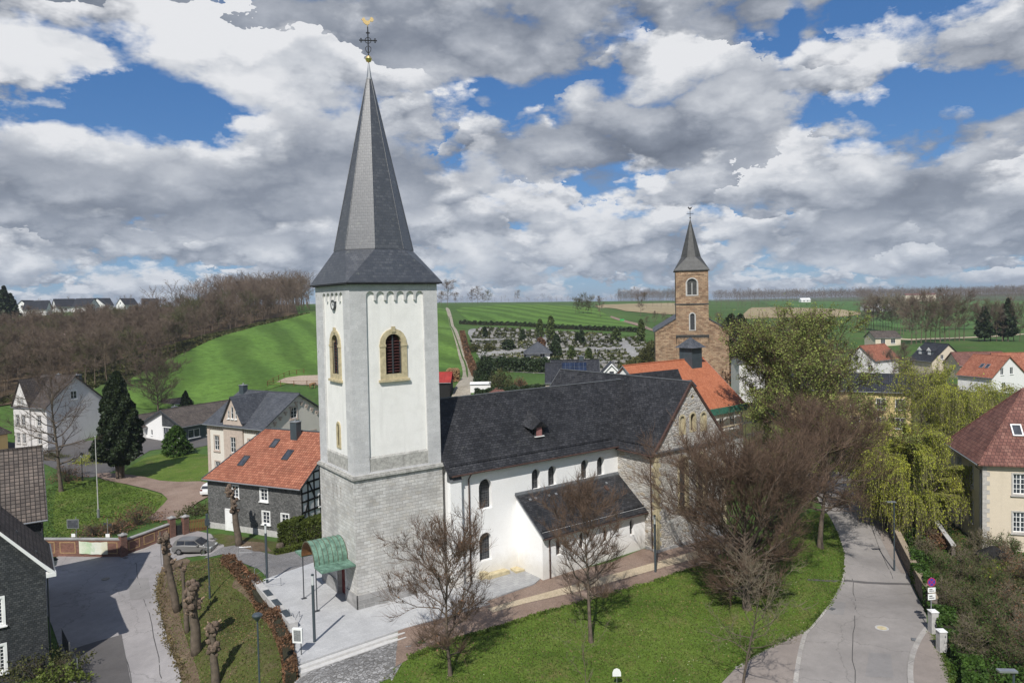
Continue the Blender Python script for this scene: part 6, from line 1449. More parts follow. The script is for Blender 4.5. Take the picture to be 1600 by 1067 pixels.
# left park
q = gz(96, 768); tree('bare_tree', 'bare tree with arching limbs in the park before the pale grey house', 'tree', q, 12, Ht=17.5, W=14, th=.22, nl=26, kids=(7, 5, 3), up=.35, e0=-.05, e1=1.1, r0=.30, tw=.02, twig='twig_dark', jit=.10, spr=(1500, 1.0, .8, .014))
q = gz(247, 645); tree('bare_tree', 'broad round bare tree on the meadow edge above the hall', 'tree', q, 14, Ht=13, W=14.5, th=.12, nl=28, kids=(7, 6, 3), up=.5, e0=.3, e1=1.2, r0=.22, lead=.6, tw=.025, twig='twig_dark', spr=(4000, 1.2, .7, .018))
def conifer(name, label, loc, Ht, W, seed, n, size, leaf='conifer', lean=(0, 0), stems=4, group=None, base=.12, blunt=.8, cat='conifer'):
    g_ = np.random.default_rng(seed); t = thing(name, label, cat, loc, 0, group)
    zz = g_.random(n)**.8; prof = np.clip((1-zz)**blunt, .02, 1)*np.clip(zz/.12, .35, 1); az = g_.uniform(0, 2*PI, n)
    lump = 1+.22*np.sin(az*3+zz*9+seed)+.15*np.sin(az*7-zz*23)+.10*np.sin(az*13+zz*47); r_ = W/2*prof*lump*(1-np.abs(g_.normal(0, .11, n)))
    C = np.stack([r_*np.cos(az)+lean[0]*zz, r_*np.sin(az)+lean[1]*zz, Ht*(base+(1-base)*zz)-r_*.12], 1)
    leaves_mesh('foliage', C, size, M[leaf], t, g_)
    mb = MB(); rr = random.Random(seed)
    for k in range(stems):
        a = 2*PI*k/max(stems, 1); o_ = .35 if stems > 1 else 0; mb.tube([(o_*math.cos(a), o_*math.sin(a), -.3), (o_*1.6*math.cos(a), o_*1.6*math.sin(a), Ht*.3), (lean[0]*.7, lean[1]*.7, Ht*.85)], [.22*Ht/16, .16*Ht/16, .03], 6)
    mb.build('trunk', M['bark'], t)
    return t
q = gz(188, 748); conifer('thuja_tree', 'big dark green thuja between the pale grey house and the hall', q, 16.2, 6.6, 4, 42000, .20, blunt=.55, base=.14)
q = gz(291, 640); conifer('thuja_tree', 'small young conifer on the meadow edge above the hall roof', q, 4.2, 3.0, 5, 1500, .25, stems=1)
q = gz(276, 712); conifer('laurel_bush', 'rounded glossy green bush at the corner of the hall', q, 5.2, 4.8, 6, 6000, .20, leaf='ivy', blunt=.45, base=.02, cat='bush')
# big budding tree, smaller one, willows
q = D(1252, 700, 98); q = (q[0], q[1], H(q[0], q[1])); tree('budding_tree', 'very large tree in pale green bud right of the scaffolding', 'tree', q, 41, leaf='bud', leafn=62000, leafs=.115, spr=(12000, 1.5, .9, .015), Ht=22.0, W=19, th=.12, nl=40, kids=(10, 8, 4), up=.45, e0=-.15, e1=1.2, r0=.5, lead=.72, tw=.022, twig='twig', jit=.13)
q = D(1362, 690, 92); tree('budding_tree', 'smaller budding tree before the yellow house', 'tree', (q[0], q[1], H(q[0], q[1])), 42, leaf='bud', leafn=7000, leafs=.12, spr=(4500, .9, .8, .011), Ht=13.5, W=10.5, th=.2, nl=24, kids=(8, 6, 4), up=.5, e0=.1, e1=1.2, r0=.2, tw=.016, twig='twig')
def willow(label, loc, Ht, W, seed, strands, leafper=26):
    rng = random.Random(seed); g_ = np.random.default_rng(seed); t = thing('weeping_willow', label, 'tree', loc, 0, 'weeping willows behind the roadside wall')
    S, tips = grow(rng, Ht=Ht*.93, W=W*.72, th=.2, nl=18, kids=(6, 4, 3), up=.2, e0=.35, e1=1.2, r0=.42, lead=.6, tw=.02)
    a = np.array([[*s[0], *s[1], s[2], s[3], s[4]] for s in S]); segs_mesh('trunk', a[a[:, 8] == 0][:, :8], M['bark'], t, 8); segs_mesh('limbs', a[a[:, 8] == 1][:, :8], M['bark'], t, 5)
    src = a[a[:, 8] >= 2]; k = g_.integers(0, len(src), strands); st = src[k, 3:6]; SS = []; LL = []
    for p in st:
        dirx, diry = p[0], p[1]; l = math.hypot(dirx, diry)+.1; ln = rng.uniform(.15, .62)*Ht*(.5+.8*min(l/(W*.4), 1)); q0 = Vector(p); out = Vector((dirx/l, diry/l, .25))*rng.uniform(.3, .9); n = 6
        for i in range(n):
            f = i/n; d_ = out*(1-f)**2*1.2+Vector((rng.gauss(0, .08), rng.gauss(0, .08), -1*(f**.7)*ln/n*1.15)); q1 = q0+d_
            if q1.z < .6: break
            SS.append((*q0, *q1, .010, .008))
            for m_ in range(leafper//n): LL.append(q0.lerp(q1, rng.random())+Vector((rng.gauss(0, .05), rng.gauss(0, .05), 0)))
            q0 = q1
    segs_mesh('hanging_twigs', np.array(SS), M['twig_pale'], t, 3); leaves_mesh('foliage', LL, .062, M['willow'], t, g_, drop=True)
q = D(1425, 800, 88); willow('yellow-green weeping willow hanging over the roadside wall left of the cream house', (q[0], q[1], H(q[0], q[1])), 11.2, 12.4, 51, 4200)
q = D(1490, 720, 112); willow('second yellow-green weeping willow, farther back and touching the cream house roof', (q[0], q[1], H(q[0], q[1])), 15.5, 17, 52, 3200)
q = D(1440, 690, 118); tree('budding_tree', 'thin yellow-budding tree behind the willows below the dormer house', 'tree', (q[0], q[1], H(q[0], q[1])), 43, leaf='willow', leafn=6000, leafs=.11, spr=(3000, 1.0, .8, .012), Ht=16, W=10, th=.2, nl=20, kids=(7, 5, 3), up=.6, e0=.3, e1=1.2, r0=.2, tw=.018, twig='twig_pale')

# ---- generic distant trees: a few kinds, then copies
def far_kind(name, seed, Ht, W, twig, leaf=None, leafn=0, leafs=.3, **kw):
    rng = random.Random(seed); S, tips = grow(rng, Ht=Ht, W=W, **kw); a = np.array([[*s[0], *s[1], s[2], s[3], s[4]] for s in S])
    A = np.concatenate([a[:, :8], spray(a, 900, 1.7, .9, .030, seed)]); sides = 3; o = segs_mesh(name, A, [M[twig], M[leaf] if leaf else M[twig]], None, 3)
    if leaf:
        g_ = np.random.default_rng(seed); l = a[a[:, 8] >= 2]; k = g_.integers(0, len(l), leafn); C = l[k, 3:6]+g_.normal(size=(leafn, 3))*.25; lo = leaves_mesh('tmp', C, leafs, M[leaf], None, g_)
        bm = bmesh.new(); bm.from_mesh(o.data); n0_ = len(bm.faces); bm.from_mesh(lo.data); bm.faces.ensure_lookup_table()
        for f in bm.faces[n0_:]: f.material_index = 1
        bm.to_mesh(o.data); bm.free(); bpy.data.objects.remove(lo)
    return o
kw = dict(th=.28, nl=15, kids=(5, 4, 2), up=.5, e0=.25, e1=1.15, r0=.24, tw=.045)
KIND = [far_kind('bare_tree', 100+i, 17+i % 3, 9+(i % 2)*2, 'twig_far' if i != 4 else 'twig_far2', 'dead_leaf' if False else None, **kw) for i in range(5)]
KIND.append(far_kind('bare_tree', 110, 15, 9, 'twig_far2', 'shrub', 500, .32, **kw))
BIRCH = far_kind('birch_tree', 120, 19, 7, 'twig_pale', **{**kw, 'r0': .16, 'th': .35, 'tw': .04})
for o in KIND+[BIRCH]: o.hide_render = True; COL.objects.unlink(o)
def put(src, x, y, s, rz, label, cat, group, sink=.3, sz=None):
    c = src.copy(); c.data = src.data; c.hide_render = False; COL.objects.link(c); c.location = (x, y, H(x, y)-sink); c.rotation_euler = (0, 0, rz); c.scale = (s, s, s if sz is None else sz)
    return tag(c, label, cat, group)
def inside(x, y, poly):
    r = False; n = len(poly)
    for i in range(n):
        a, b = poly[i], poly[(i+1) % n]
        if (a[1] > y) != (b[1] > y) and x < (b[0]-a[0])*(y-a[1])/(b[1]-a[1])+a[0]: r = not r
    return r
WOOD = PP((-60, 650), (20, 628), (80, 618), (150, 604), (230, 572), (320, 532), (400, 506), (487, 486.5), (470, 477), (400, 478.5), (330, 490), (270, 506), (200, 522), (100, 538), (-60, 548))
rng = random.Random(77); cand = []
xs = [p[0] for p in WOOD]; ys = [p[1] for p in WOOD]
st = 5.4; x = min(xs)
while x < max(xs):
    y = min(ys)
    while y < max(ys):
        a, b = x+rng.uniform(-2.2, 2.2), y+rng.uniform(-2.2, 2.2)
        if inside(a, b, WOOD): cand.append((math.hypot(a-CAM[0], b-CAM[1]), a, b))
        y += st
    x += st
cand.sort()
# front edge first: these are the trees one can tell apart
WG = 'bare trees of the hillside wood'
front = cand[:295]; rest = [c for c in cand[295:] if c[0] < 560]
for d_, a, b in front:
    s_ = rng.choice([0, 0, 1, 1, 2, 3, 3, 4, 5]); put(KIND[s_], a, b, rng.uniform(.58, .90)*(1 if a > 60 else .86), rng.uniform(0, 6.28), 'olive-tinged bare tree standing in the wood on the left hillside' if s_ > 3 else 'bare brown tree standing in the wood on the left hillside', 'tree', WG)
lite = []
for i in range(3):
    S, tips = grow(random.Random(200+i), Ht=18, W=10, th=.3, nl=11, lv=2, kids=(6,), up=.5, e0=.3, e1=1.15, r0=.22, tw=.07); lite.append(np.array([[*s[0], *s[1], s[2], s[3]] for s in S]))
def mass(name, pts, label, mat_, scl=(.75, 1.1), seed=1, lite=lite):
    rr = random.Random(seed); out = []
    for (a, b) in pts:
        L = lite[rr.randrange(len(lite))].copy(); s = rr.uniform(*scl); t_ = rr.uniform(0, 6.28); c, sn = math.cos(t_), math.sin(t_)
        for o in (0, 3): X, Y = L[:, o].copy(), L[:, o+1].copy(); L[:, o] = (X*c-Y*sn)*s+a; L[:, o+1] = (X*sn+Y*c)*s+b; L[:, o+2] = L[:, o+2]*s+H(a, b)-.4
        L[:, 6:] *= s; out.append(L)
    o = segs_mesh(name, np.concatenate(out), M[mat_], None, 3); o['kind'] = 'stuff'; o['label'] = label; return o
mass('far_wood', [(c[1], c[2]) for c in rest], 'deeper part of the bare wood on the left hillside', 'twig_far')
print('wood trees', len(front), len(rest))
def row(px0, px1, py, dist, n, jitter, seed, sc0=1.0, depth=30):
    rr = random.Random(seed); out = []
    for i in range(n):
        p = D(px0+(px1-px0)*(i+rr.random())/n, py, dist+rr.uniform(-depth, depth)); out.append((p[0], p[1]))
    return out
mass('far_wood', row(1115, 1360, 470, 1300, 260, 0, 2, depth=140), 'long bare wood on the horizon right of the red stone church', 'twig_far', (.8, 1.25), 3)
mass('far_wood', row(965, 1060, 470, 1150, 130, 0, 3, depth=120), 'bare wood on the horizon left of the red stone church', 'twig_far', (.8, 1.2), 4)
mass('far_wood', row(1340, 1640, 470, 1500, 420, 0, 4, depth=260), 'dark wood along the horizon at the right edge', 'twig_far', (.9, 1.4), 5)
mass('far_wood', row(1150, 1640, 465, 2900, 520, 0, 5, depth=500), 'faint far ridge of woods at the right', 'twig_far', (1.2, 1.9), 6)
mass('far_wood', row(-20, 210, 485, 620, 40, 0, 6, depth=90), 'trees among the hilltop houses at the upper left', 'twig_far', (.3, .6), 7)
mass('far_wood', row(560, 1000, 474, 1500, 60, 0, 8, depth=300), 'scattered far trees along the field horizon', 'twig_far', (.5, 1.0), 9)
mass('far_wood', row(1000, 1200, 474, 700, 26, 0, 18, depth=100), 'hedgerow trees behind the red stone church', 'twig_far', (.35, .6), 19)
def one(px, py, dist, k, s, label, cat='tree', group=None, sz=None):
    p = D(px, py, dist); return put(k, p[0], p[1], s, px*.37, label, cat, group, sz=sz)
one(699, 474, 500, KIND[0], 1.05, 'tallest bare tree on the hilltop just right of the church tower'); one(690, 474, 505, KIND[3], .6, 'shorter bare tree left of the tall hilltop tree')
for i, px in enumerate((712, 738, 746, 755, 762)): one(px, 474, 560+i*6, KIND[i % 5], .55+.1*(i % 3), 'bare tree in the small group on the hilltop right of the tower', group='bare trees grouped on the hilltop')
for i, px in enumerate((899, 905, 911, 918, 924)): one(px, 480, 440, KIND[5 if i % 2 else 4], .55+.07*(i % 3), 'olive-brown tree in the clump where the green field meets the beige field', group='clump at the field corner')
one(938, 486, 420, KIND[2], .62, 'single round bare tree below the beige field'); one(808, 474, 900, KIND[1], .8, 'lone bare tree on the green horizon above the cemetery')
one(1001, 492, 440, KIND[0], .85, 'bare tree left of the red stone church tower')
for i in range(16): one(1352+i*4.6, 524-(i % 3)*2, 375+(i*37 % 40), BIRCH if i % 3 else KIND[i % 5], .85+.05*(i % 4), 'bare birch in the copse on the far meadow', group='birch copse on the far meadow')
for i in range(12): one(1424+i*7.5, 538-(i % 3)*3, 300+(i*53 % 50), KIND[i % 5], .85+.07*(i % 4), 'bare tree in the row behind the village roofs', group='bare trees behind the village roofs')
for i in range(8): one(1530+i*9, 520-(i % 2)*4, 330+(i*31 % 30), KIND[(i+2) % 5], .75+.06*(i % 3), 'brown bare tree in the clump at the far right', group='clump at the far right')
for i in range(14): one(1175+i*14, 575-(i % 4)*7, 190+(i*29 % 60), KIND[i % 6], .42+.06*(i % 4), 'low bare tree in the scrub behind the budding tree', group='scrub trees behind the budding tree')
for i in range(10): one(1010+i*14, 505+(i % 3)*5, 330+(i*29 % 50), KIND[(i+1) % 6], .32+.05*(i % 3), 'bushy bare tree at the upper cemetery', group='bushes at the upper cemetery')
for i, (px, py, dist, s) in enumerate(((1480, 640, 130, .6), (1462, 630, 140, .55), (1500, 650, 120, .55), (1548, 640, 125, .6), (1575, 650, 118, .5), (1398, 590, 200, .6), (1415, 585, 210, .6))):
    one(px, py, dist, KIND[i % 5], s, 'bare tree among the village gardens on the right', group='bare trees in the village gardens')
# dark conifers
CG = 'dark conifers near the red stone church'
for i, (px, dist, s, w) in enumerate(((1128, 205, 12.5, 6), (1143, 205, 15.5, 8), (1157, 210, 15.5, 8), (1170, 208, 13, 7), (1203, 190, 11, 6), (1213, 195, 9.5, 6), (1278, 150, 13.5, 6.5))):
    p = D(px, 500, dist); conifer('pine_tree', ['dark conifer just right of the red stone church', 'tallest dark conifer right of the red stone church', 'second tall dark conifer of that group', 'lower dark conifer ending that group', 'small dark conifer further right', 'smallest dark conifer of the pair further right', 'dark conifer peeping over the budding tree'][i], (p[0], p[1], H(p[0], p[1])), s, w, 300+i, 2600, .55, stems=1, blunt=.55, group=CG)
for i, (px, py, dist, s) in enumerate(((8, 500, 420, 17), (0, 500, 430, 15), (18, 500, 430, 13))):
    p = D(px, py, dist); conifer('pine_tree', 'dark conifer beside the hilltop houses at the far left', (p[0], p[1], H(p[0], p[1])), s, 8, 320+i, 1300, .9, stems=1, group='conifers by the hilltop houses')
for i, (px, dist, s) in enumerate(((1538, 330, 13), (1568, 340, 14), (1575, 335, 16))):
    p = D(px, 520, dist); conifer('pine_tree', ['dark conifer standing left of the clump at the far right', 'middle dark conifer of the clump at the far right', 'tallest dark conifer right of the clump at the far right'][i], (p[0], p[1], H(p[0], p[1])), s, 7, 330+i, 1500, .7, stems=1, group='conifers at the far right')
# hilltop houses upper left
HG = [(36, 486, 470, -20), (48, 486, 480, 60), (88, 486, 520, 10), (112, 487, 500, -40), (150, 488, 540, 20), (165, 489, 520, 70), (195, 484, 600, 30), (222, 484, 640, -10)]
for i, (px, py, dist, dg) in enumerate(HG):
    p = D(px, py, dist); h = House('hilltop_house', ['leftmost small white house on the left hilltop beside the dark conifers', 'second small house from the left on the hilltop', 'small white hilltop house above the pale grey house', 'small hilltop house right of the one above the pale grey house', 'small hilltop house in the middle of the row', 'turned small house beside the middle of the hilltop row', 'last but one small house towards the wood on the hilltop', 'small hilltop house nearest the wood'][i], 'house', p[0], p[1], dg, 11, 9, H(p[0], p[1])-.5, 4.2, 4.2, 'white_plain', 'anthracite_tile', o=.5, group='houses on the left hilltop'); h.win('f', 5, 1.5, 1.5, 1.5, nx=2, ny=1).win('l', 4.5, 4.5, 1.2, 1.2, nx=1, ny=1).build()
for (px, py, dist, lb, wl, rf, L_) in ((1415, 470, 1250, 'long pale building with red-brown roof on the wooded horizon', 'cream_render', 'redbrown_tile', 46), (1252, 474, 1000, 'white farm building on the horizon left of the birch copse', 'white_plain', 'white_paint', 12), (1352, 484, 640, 'flat pale greenhouse beyond the birch copse', 'white_plain', 'white_paint', 22), (1168, 560, 230, 'pale brown shed in the meadow left of the white gable', 'cream_render', 'brown_tile', 9)):
    if px == 1168: px, py, dist = 1368, 533, 290
    p = D(px, py, dist); h = House('farm_building', lb, 'building', p[0], p[1], -34, L_, 8, H(p[0], p[1]), 6 if px < 1400 and px > 1300 and False else (9 if L_ == 46 else 3.2), 2.0, wl, rf, o=.3); h.win('f', L_*.3, 1.0, 1.6, 1.5, nx=2, ny=1).win('f', L_*.7, 1.0, 1.6, 1.5, nx=2, ny=1).build()

# ------------------------------------------------------------------ hedges, bushes, walls
def leaf_cloud(pts_fn, n, seed): g_ = np.random.default_rng(seed); return pts_fn(g_, n), g_
def hedge(name, label, line, w, h, leaf, n, size, seed=1, ragged=.12, cat='hedge', px=True, group=None, core=.72, wig=0):
    L = PP(*line) if px else line; P = [Vector((a, b)) for a, b in L]; seg = [(P[i+1]-P[i]).length for i in range(len(P)-1)]; tot = sum(seg)
    c = P[0]; t = thing(name, label, cat, (c.x, c.y, H(c.x, c.y)), 0, group); g_ = np.random.default_rng(seed); C = []
    mb = MB()
    for i in range(len(P)-1):
        a, b = P[i], P[i+1]; d = (b-a).normalized(); nn = Vector((-d.y, d.x)); k = max(1, int(seg[i]/2)); 
        for j in range(k):
            p, q_ = a.lerp(b, j/k), a.lerp(b, (j+1)/k); z0_, z1_ = H(p.x, p.y)-t.location.z, H(q_.x, q_.y)-t.location.z; hw = w*core/2; hh = h*(core+.12)
            A = [(p.x+nn.x*s-c.x, p.y+nn.y*s-c.y, z0_+z) for s, z in ((-hw, -.2), (hw, -.2), (hw, hh), (-hw, hh))]; B = [(q_.x+nn.x*s-c.x, q_.y+nn.y*s-c.y, z1_+z) for s, z in ((-hw, -.2), (hw, -.2), (hw, hh), (-hw, hh))]
            mb.taper(A, B)
        m_ = int(n*seg[i]/tot); f = g_.random(m_); side = g_.integers(0, 4, m_); u = g_.random(m_); off = np.abs(g_.normal(0, ragged, m_))
        x = np.where(side == 0, -w/2+off, np.where(side == 1, w/2-off, (u-.5)*w)); z = np.where(side < 2, u*h, h-off+ragged*1.2*np.sin(f*seg[i]*2.1+seed)*1)
        bx = a.x+(b.x-a.x)*f+nn.x*(x+wig*np.sin(f*seg[i]*.9)); by = a.y+(b.y-a.y)*f+nn.y*(x+wig*np.sin(f*seg[i]*.9))
        hz_ = np.array([H(X, Y) for X, Y in zip(bx, by)]); C.append(np.stack([bx-c.x, by-c.y, hz_-t.location.z+z*(1+.10*np.sin(f*seg[i]*1.3+seed*2))], 1))
    mb.build('stems', M['hedgecore'], t); leaves_mesh('foliage', np.concatenate(C), size, M[leaf], t, g_); return t  # solid core box, coloured dark for the shaded inside of the hedge
def bush(name, label, loc, rx, ry, h, leaf, n, size, seed=1, cat='bush', group=None, twigs=0, rz=0):
    t = thing(name, label, cat, loc, rz, group); g_ = np.random.default_rng(seed)
    v = g_.normal(size=(n, 3)); v[:, 2] = np.abs(v[:, 2]); v /= np.linalg.norm(v, axis=1, keepdims=True); az = np.arctan2(v[:, 1], v[:, 0])
    lump = 1+.18*np.sin(az*4+seed+v[:, 2]*6)+.14*np.sin(az*9-v[:, 2]*11+seed); r = lump*(1-np.abs(g_.normal(0, .16, n)))
    C = v*r[:, None]*np.array([rx, ry, h]); leaves_mesh('foliage', C, size, M[leaf], t, g_)
    rr = random.Random(seed); S = []
    for k in range(12+twigs):
        a = rr.uniform(0, 2*PI); e = rr.uniform(.3, 1.4); L = rr.uniform(.6, 1.05); p = (0, 0, -.1); q_ = (rx*L*.5*math.cos(a)*math.cos(e), ry*L*.5*math.sin(a)*math.cos(e), h*L*.55*math.sin(e)+.1); r_ = (rx*L*math.cos(a)*math.cos(e), ry*L*math.sin(a)*math.cos(e), h*L*math.sin(e)+.1)
        S += [(p, q_, .03, .02), (q_, r_, .02, .008)]
        for j in range(3): S.append((q_, (r_[0]+rr.uniform(-.3, .3)*rx, r_[1]+rr.uniform(-.3, .3)*ry, r_[2]+rr.uniform(-.2, .2)*h), .012, .006))
    segs_mesh('stems', S, M['bark'], t, 3); return t
hedge('beech_hedge', 'low brown-leaved beech hedge along the forecourt edge above the grass bank', [(352, 880), (378, 906), (400, 934), (419, 962), (436, 992), (449, 1024), (455, 1070)], .9, .9, 'dead_leaf', 11000, .085, 2, .16)
hedge('box_hedge', 'tall clipped green hedge beside the half-timbered gable', [(440, 853), (470, 852), (507, 848)], 1.6, 2.5, 'hedge', 14000, .11, 3, .14, wig=.15)
hedge('low_hedge', 'knee-high green hedge edging the cobbles before the slate house', [(428, 866), (452, 862), (480, 855)], .6, .5, 'hedge', 2500, .08, 4, .06)
hedge('ivy_hedge', 'ivy-covered low hedge running along the right road beyond the cabinets', [(1464, 962), (1484, 1000), (1506, 1040), (1535, 1110)], 1.4, 1.2, 'ivy', 14000, .12, 5, .2, wig=.2)
hedge('ivy_hedge', 'ivy creeping over the lower end of the retaining wall', [(1424, 884), (1444, 925), (1460, 955)], 1.1, 1.9, 'ivy', 6000, .11, 15, .2, wig=.2)
hedge('evergreen_hedge', 'high dark evergreen hedge at the lower side of the cemetery', [(758, 578), (800, 580), (845, 582), (868, 583)], 3.0, 3.4, 'yew', 9000, .42, 6, .5)
hedge('clipped_hedge', 'long low dark hedge crossing the lawn just above the nave roof', [(742, 618), (800, 613), (862, 608)], 1.2, 1.3, 'yew', 6000, .28, 7, .2)
hedge('field_hedge', 'thin brown hedge between cemetery meadow and striped green field', [(718, 506), (800, 509), (900, 515), (1004, 520)], 1.4, 1.7, 'yew', 5000, .45, 8, .3)
hedge('beech_hedge', 'brown hedge climbing along the left side of the cemetery', [(744, 590), (735, 570), (727, 545), (722, 525)], 2.0, 2.2, 'dead_leaf', 4500, .30, 9, .3)
hedge('mixed_hedge', 'curved brown-green hedge at the lower right of the cemetery', [(968, 596), (990, 580), (1012, 562), (1020, 545)], 2.8, 2.6, 'shrub', 5000, .35, 10, .5)
for i, (px, py, rx, h_, lf, lb) in enumerate(((758, 599, 2.9, 7.2, 'yew', 'round dark green bush beside the farm track'), (783, 607, 3.4, 4.6, 'shrub', 'grey-brown bare shrub right of the dark green bush'), (812, 604, 2.0, 2.2, 'dead_leaf', 'small brown shrub on the lawn above the nave ridge'),
    (1022, 575, 4.5, 6.5, 'shrub', 'olive bush against the left side of the red stone church'), (1160, 590, 5, 7, 'bud2', 'yellow-green bush right of the red stone church'), (1140, 600, 4, 4.5, 'dead_leaf', 'brown bush below the wall of the red stone church'),
    (1560, 900, 1.6, 1.6, 'willow', 'yellow flowering bush before the cream house'), (740, 548, 3, 2.6, 'shrub', 'olive bush at the left corner of the cemetery'), (60, 1062, 3.0, 2.0, 'shrub', 'olive budding bush at the bottom left corner'), (445, 852, .6, .6, 'yew', 'small dark bush by the tree stump'), (90, 1075, 2.0, 1.6, 'bud2', 'pale green bush in the bottom left corner beside the fence'),
    (310, 804, 2.6, 1.4, 'shrub', 'low olive bush by the park path left of the slate house'), (148, 838, 2.6, 1.6, 'dead_leaf', 'brown bare bush behind the middle of the brick wall'), (182, 833, 2.2, 1.5, 'dead_leaf', 'brown bare bush behind the wall left of the brick pillar'), (215, 820, 3.2, 2.5, 'dead_leaf', 'largest brown bush behind the sloping brick wall'), (105, 752, 2.6, 2.6, 'dead_leaf', 'brown bush at the foot of the park tree'),
    (70, 718, 3.5, 1.2, 'shrub', 'low planting before the pale grey house'), (150, 722, 3.5, 1.6, 'willow', 'yellow-green shrub at the right foot of the pale grey house'), (1090, 700, 2.5, 3, 'shrub', 'bush') )):
    if lb == 'bush': continue
    q = P2G(px, py); bush('bush', lb, (q[0], q[1], q[2]-.1), rx, rx*.8, h_, lf, int(700+rx*h_*260) if 'bare' not in lb and 'brown' not in lb else int(200+rx*h_*90), .09+.035*rx if py < 700 else .10, 60+i, twigs=60 if 'brown' in lb or 'bare' in lb else 10)

# brick garden wall with panels, pillars, gate, banner
def brickwall(label, p0, p1, h_, panels):
    a, b = Vector(p0), Vector(p1); L = (b-a).length; ang = math.atan2(b.y-a.y, b.x-a.x); t = thing('brick_wall', label, 'wall', (a.x, a.y, H(*a)), ang); dz = H(*b)-H(*a)
    mb = MB(); z = lambda u: dz*u/L
    mb.taper([(0, -.17, -.5), (L, -.17, -.5+dz), (L, .17, -.5+dz), (0, .17, -.5)], [(0, -.17, h_), (L, -.17, h_+dz), (L, .17, h_+dz), (0, .17, h_)]); w_ = mb.build('brickwork', M['brick_wall'], t)
    mb = MB(); mb.taper([(-.02, -.23, h_), (L+.02, -.23, h_+dz), (L+.02, .23, h_+dz), (-.02, .23, h_)], [(-.02, -.23, h_+.12), (L+.02, -.23, h_+.12+dz), (L+.02, .23, h_+.12+dz), (-.02, .23, h_+.12)]); mb.build('coping', M['plinth_stone'], t)
    for i in range(panels):
        u0, u1 = L*(i+.12)/panels, L*(i+.88)/panels; mb = MB()
        def q3(u, zz, y): return (u, y, zz+z(u))
        for (ua, ub, za, zb) in ((u0, u1, .35, .43), (u0, u1, h_-.3, h_-.22), (u0, u0+.09, .43, h_-.3), (u1-.09, u1, .43, h_-.3)):
            mb.taper([q3(ua, za, -.19), q3(ub, za, -.19), q3(ub, za, -.165), q3(ua, za, -.165)], [q3(ua, zb, -.19), q3(ub, zb, -.19), q3(ub, zb, -.165), q3(ua, zb, -.165)])
        mb.build('panel_border', M['brick_trim'], t)
    return t
W0, W1, W2_, W3 = PP((60, 868), (190, 869), (197, 866), (266, 840)); W4 = PP((290, 834), (325, 827))
brickwall('red brick garden wall with buff panel borders along the shaded street', W0, W1, 1.75, 4); brickwall('sloping brick wall with buff panels between the two brick pillars', W2_, W3, 1.5, 3)
def pillar(px, py, lb, h_=2.1):
    q = P2G(px, py); t = thing('brick_pillar', lb, 'pillar', q, .3); mb = MB(); mb.box(-.3, .3, -.3, .3, -.3, h_); mb.build('shaft', M['brick_wall'], t); mb = MB(); mb.box(-.36, .36, -.36, .36, h_, h_+.1); mb.lathe((0, 0, h_+.1), [(.4, 0), (.1, .16)], 4); mb.build('cap', M['plinth_stone'], t)
pillar(193, 869, 'brick pillar where the two garden walls meet', 2.2); pillar(269, 839, 'brick pillar left of the iron gate', 2.1); pillar(290, 834, 'brick pillar right of the iron gate', 1.9)
a, b = Vector(P2G(272, 838)[:2]), Vector(P2G(287, 835)[:2]); L = (b-a).length; t = thing('iron_gate', 'black double gate with arched top between brick pillars', 'gate', (a.x, a.y, H(*a)), math.atan2(b.y-a.y, b.x-a.x))
mb = MB()
for i in range(15): u = L*i/14; mb.box(u-.02, u+.02, -.02, .02, .05, 1.75-.35*math.sin(PI*u/L))
mb.box(0, L, -.025, .025, .12, .2); mb.box(0, L, -.025, .025, 1.1, 1.18); mb.build('bars', M['iron'], t); mb = MB(); mb.box(.05, L-.05, -.01, .01, .1, 1.1); mb.build('backing_plate', M['black_wood'], t)
a, b = Vector(W4[0]), Vector(W4[1]); L = (b-a).length; t = thing('picket_fence', 'dark wooden fence between gate and slate house', 'fence', (a.x, a.y, H(*a)), math.atan2(b.y-a.y, b.x-a.x)); mb = MB()
for i in range(int(L/.16)): mb.box(i*.16, i*.16+.1, -.015, .015, .15, 1.5)
mb.build('pickets', M['wood'], t); mb = MB(); mb.box(0, L, .015, .06, .4, .5); mb.box(0, L, .015, .06, 1.2, 1.3); mb.box(0, L, -.1, .1, -.3, .15); mb.build('rails', M['iron'], t)
u = (Vector(W1)-Vector(W0)).normalized(); a = Vector(P2G(128, 868.5)[:2]); L = 3.2; t = thing('banner', 'pale green and white cloth banner hung on the brick wall', 'banner', (a.x+u.y*.25, a.y-u.x*.25, H(*a)+.35), math.atan2(u.y, u.x))
m_, nt, bs = newmat('banner_cloth'); ob = coord(nt); sp = nt.nodes.new('ShaderNodeSeparateXYZ'); nt.links.new(ob, sp.inputs[0])
cr = RAMP(nt, MATH(nt, 'ADD', MATH(nt, 'MULTIPLY', sp.outputs[0], .2), MATH(nt, 'MULTIPLY', NOISE(nt, ob, 2.2, 5, .6), .5)), [(.3, (.62, .66, .52)), (.5, (.42, .55, .36)), (.62, (.66, .68, .6)), (.85, (.62, .60, .45))]); nt.links.new(cr, bs.inputs['Base Color']); M['banner'] = m_
mb = MB(); n = 16
for i in range(n):
    y0_, y1_ = -.1-.05*math.sin(i*1.1), -.1-.05*math.sin((i+1)*1.1); x0_, x1_ = L*i/n, L*(i+1)/n; d0, d1 = .1*math.sin(PI*i/n), .1*math.sin(PI*(i+1)/n)
    mb.face([(x0_, y0_, .05-d0*.4), (x1_, y1_, .05-d1*.4), (x1_, y1_, 1.35-d1), (x0_, y0_, 1.35-d0)])
mb.build('cloth', M['banner'], t, smooth=True); mb = MB()
for i in range(14): 
    if i % 5 != 4: mb.box(.5+i*.14, .58+i*.14, -.175, -.17, .72, .9)
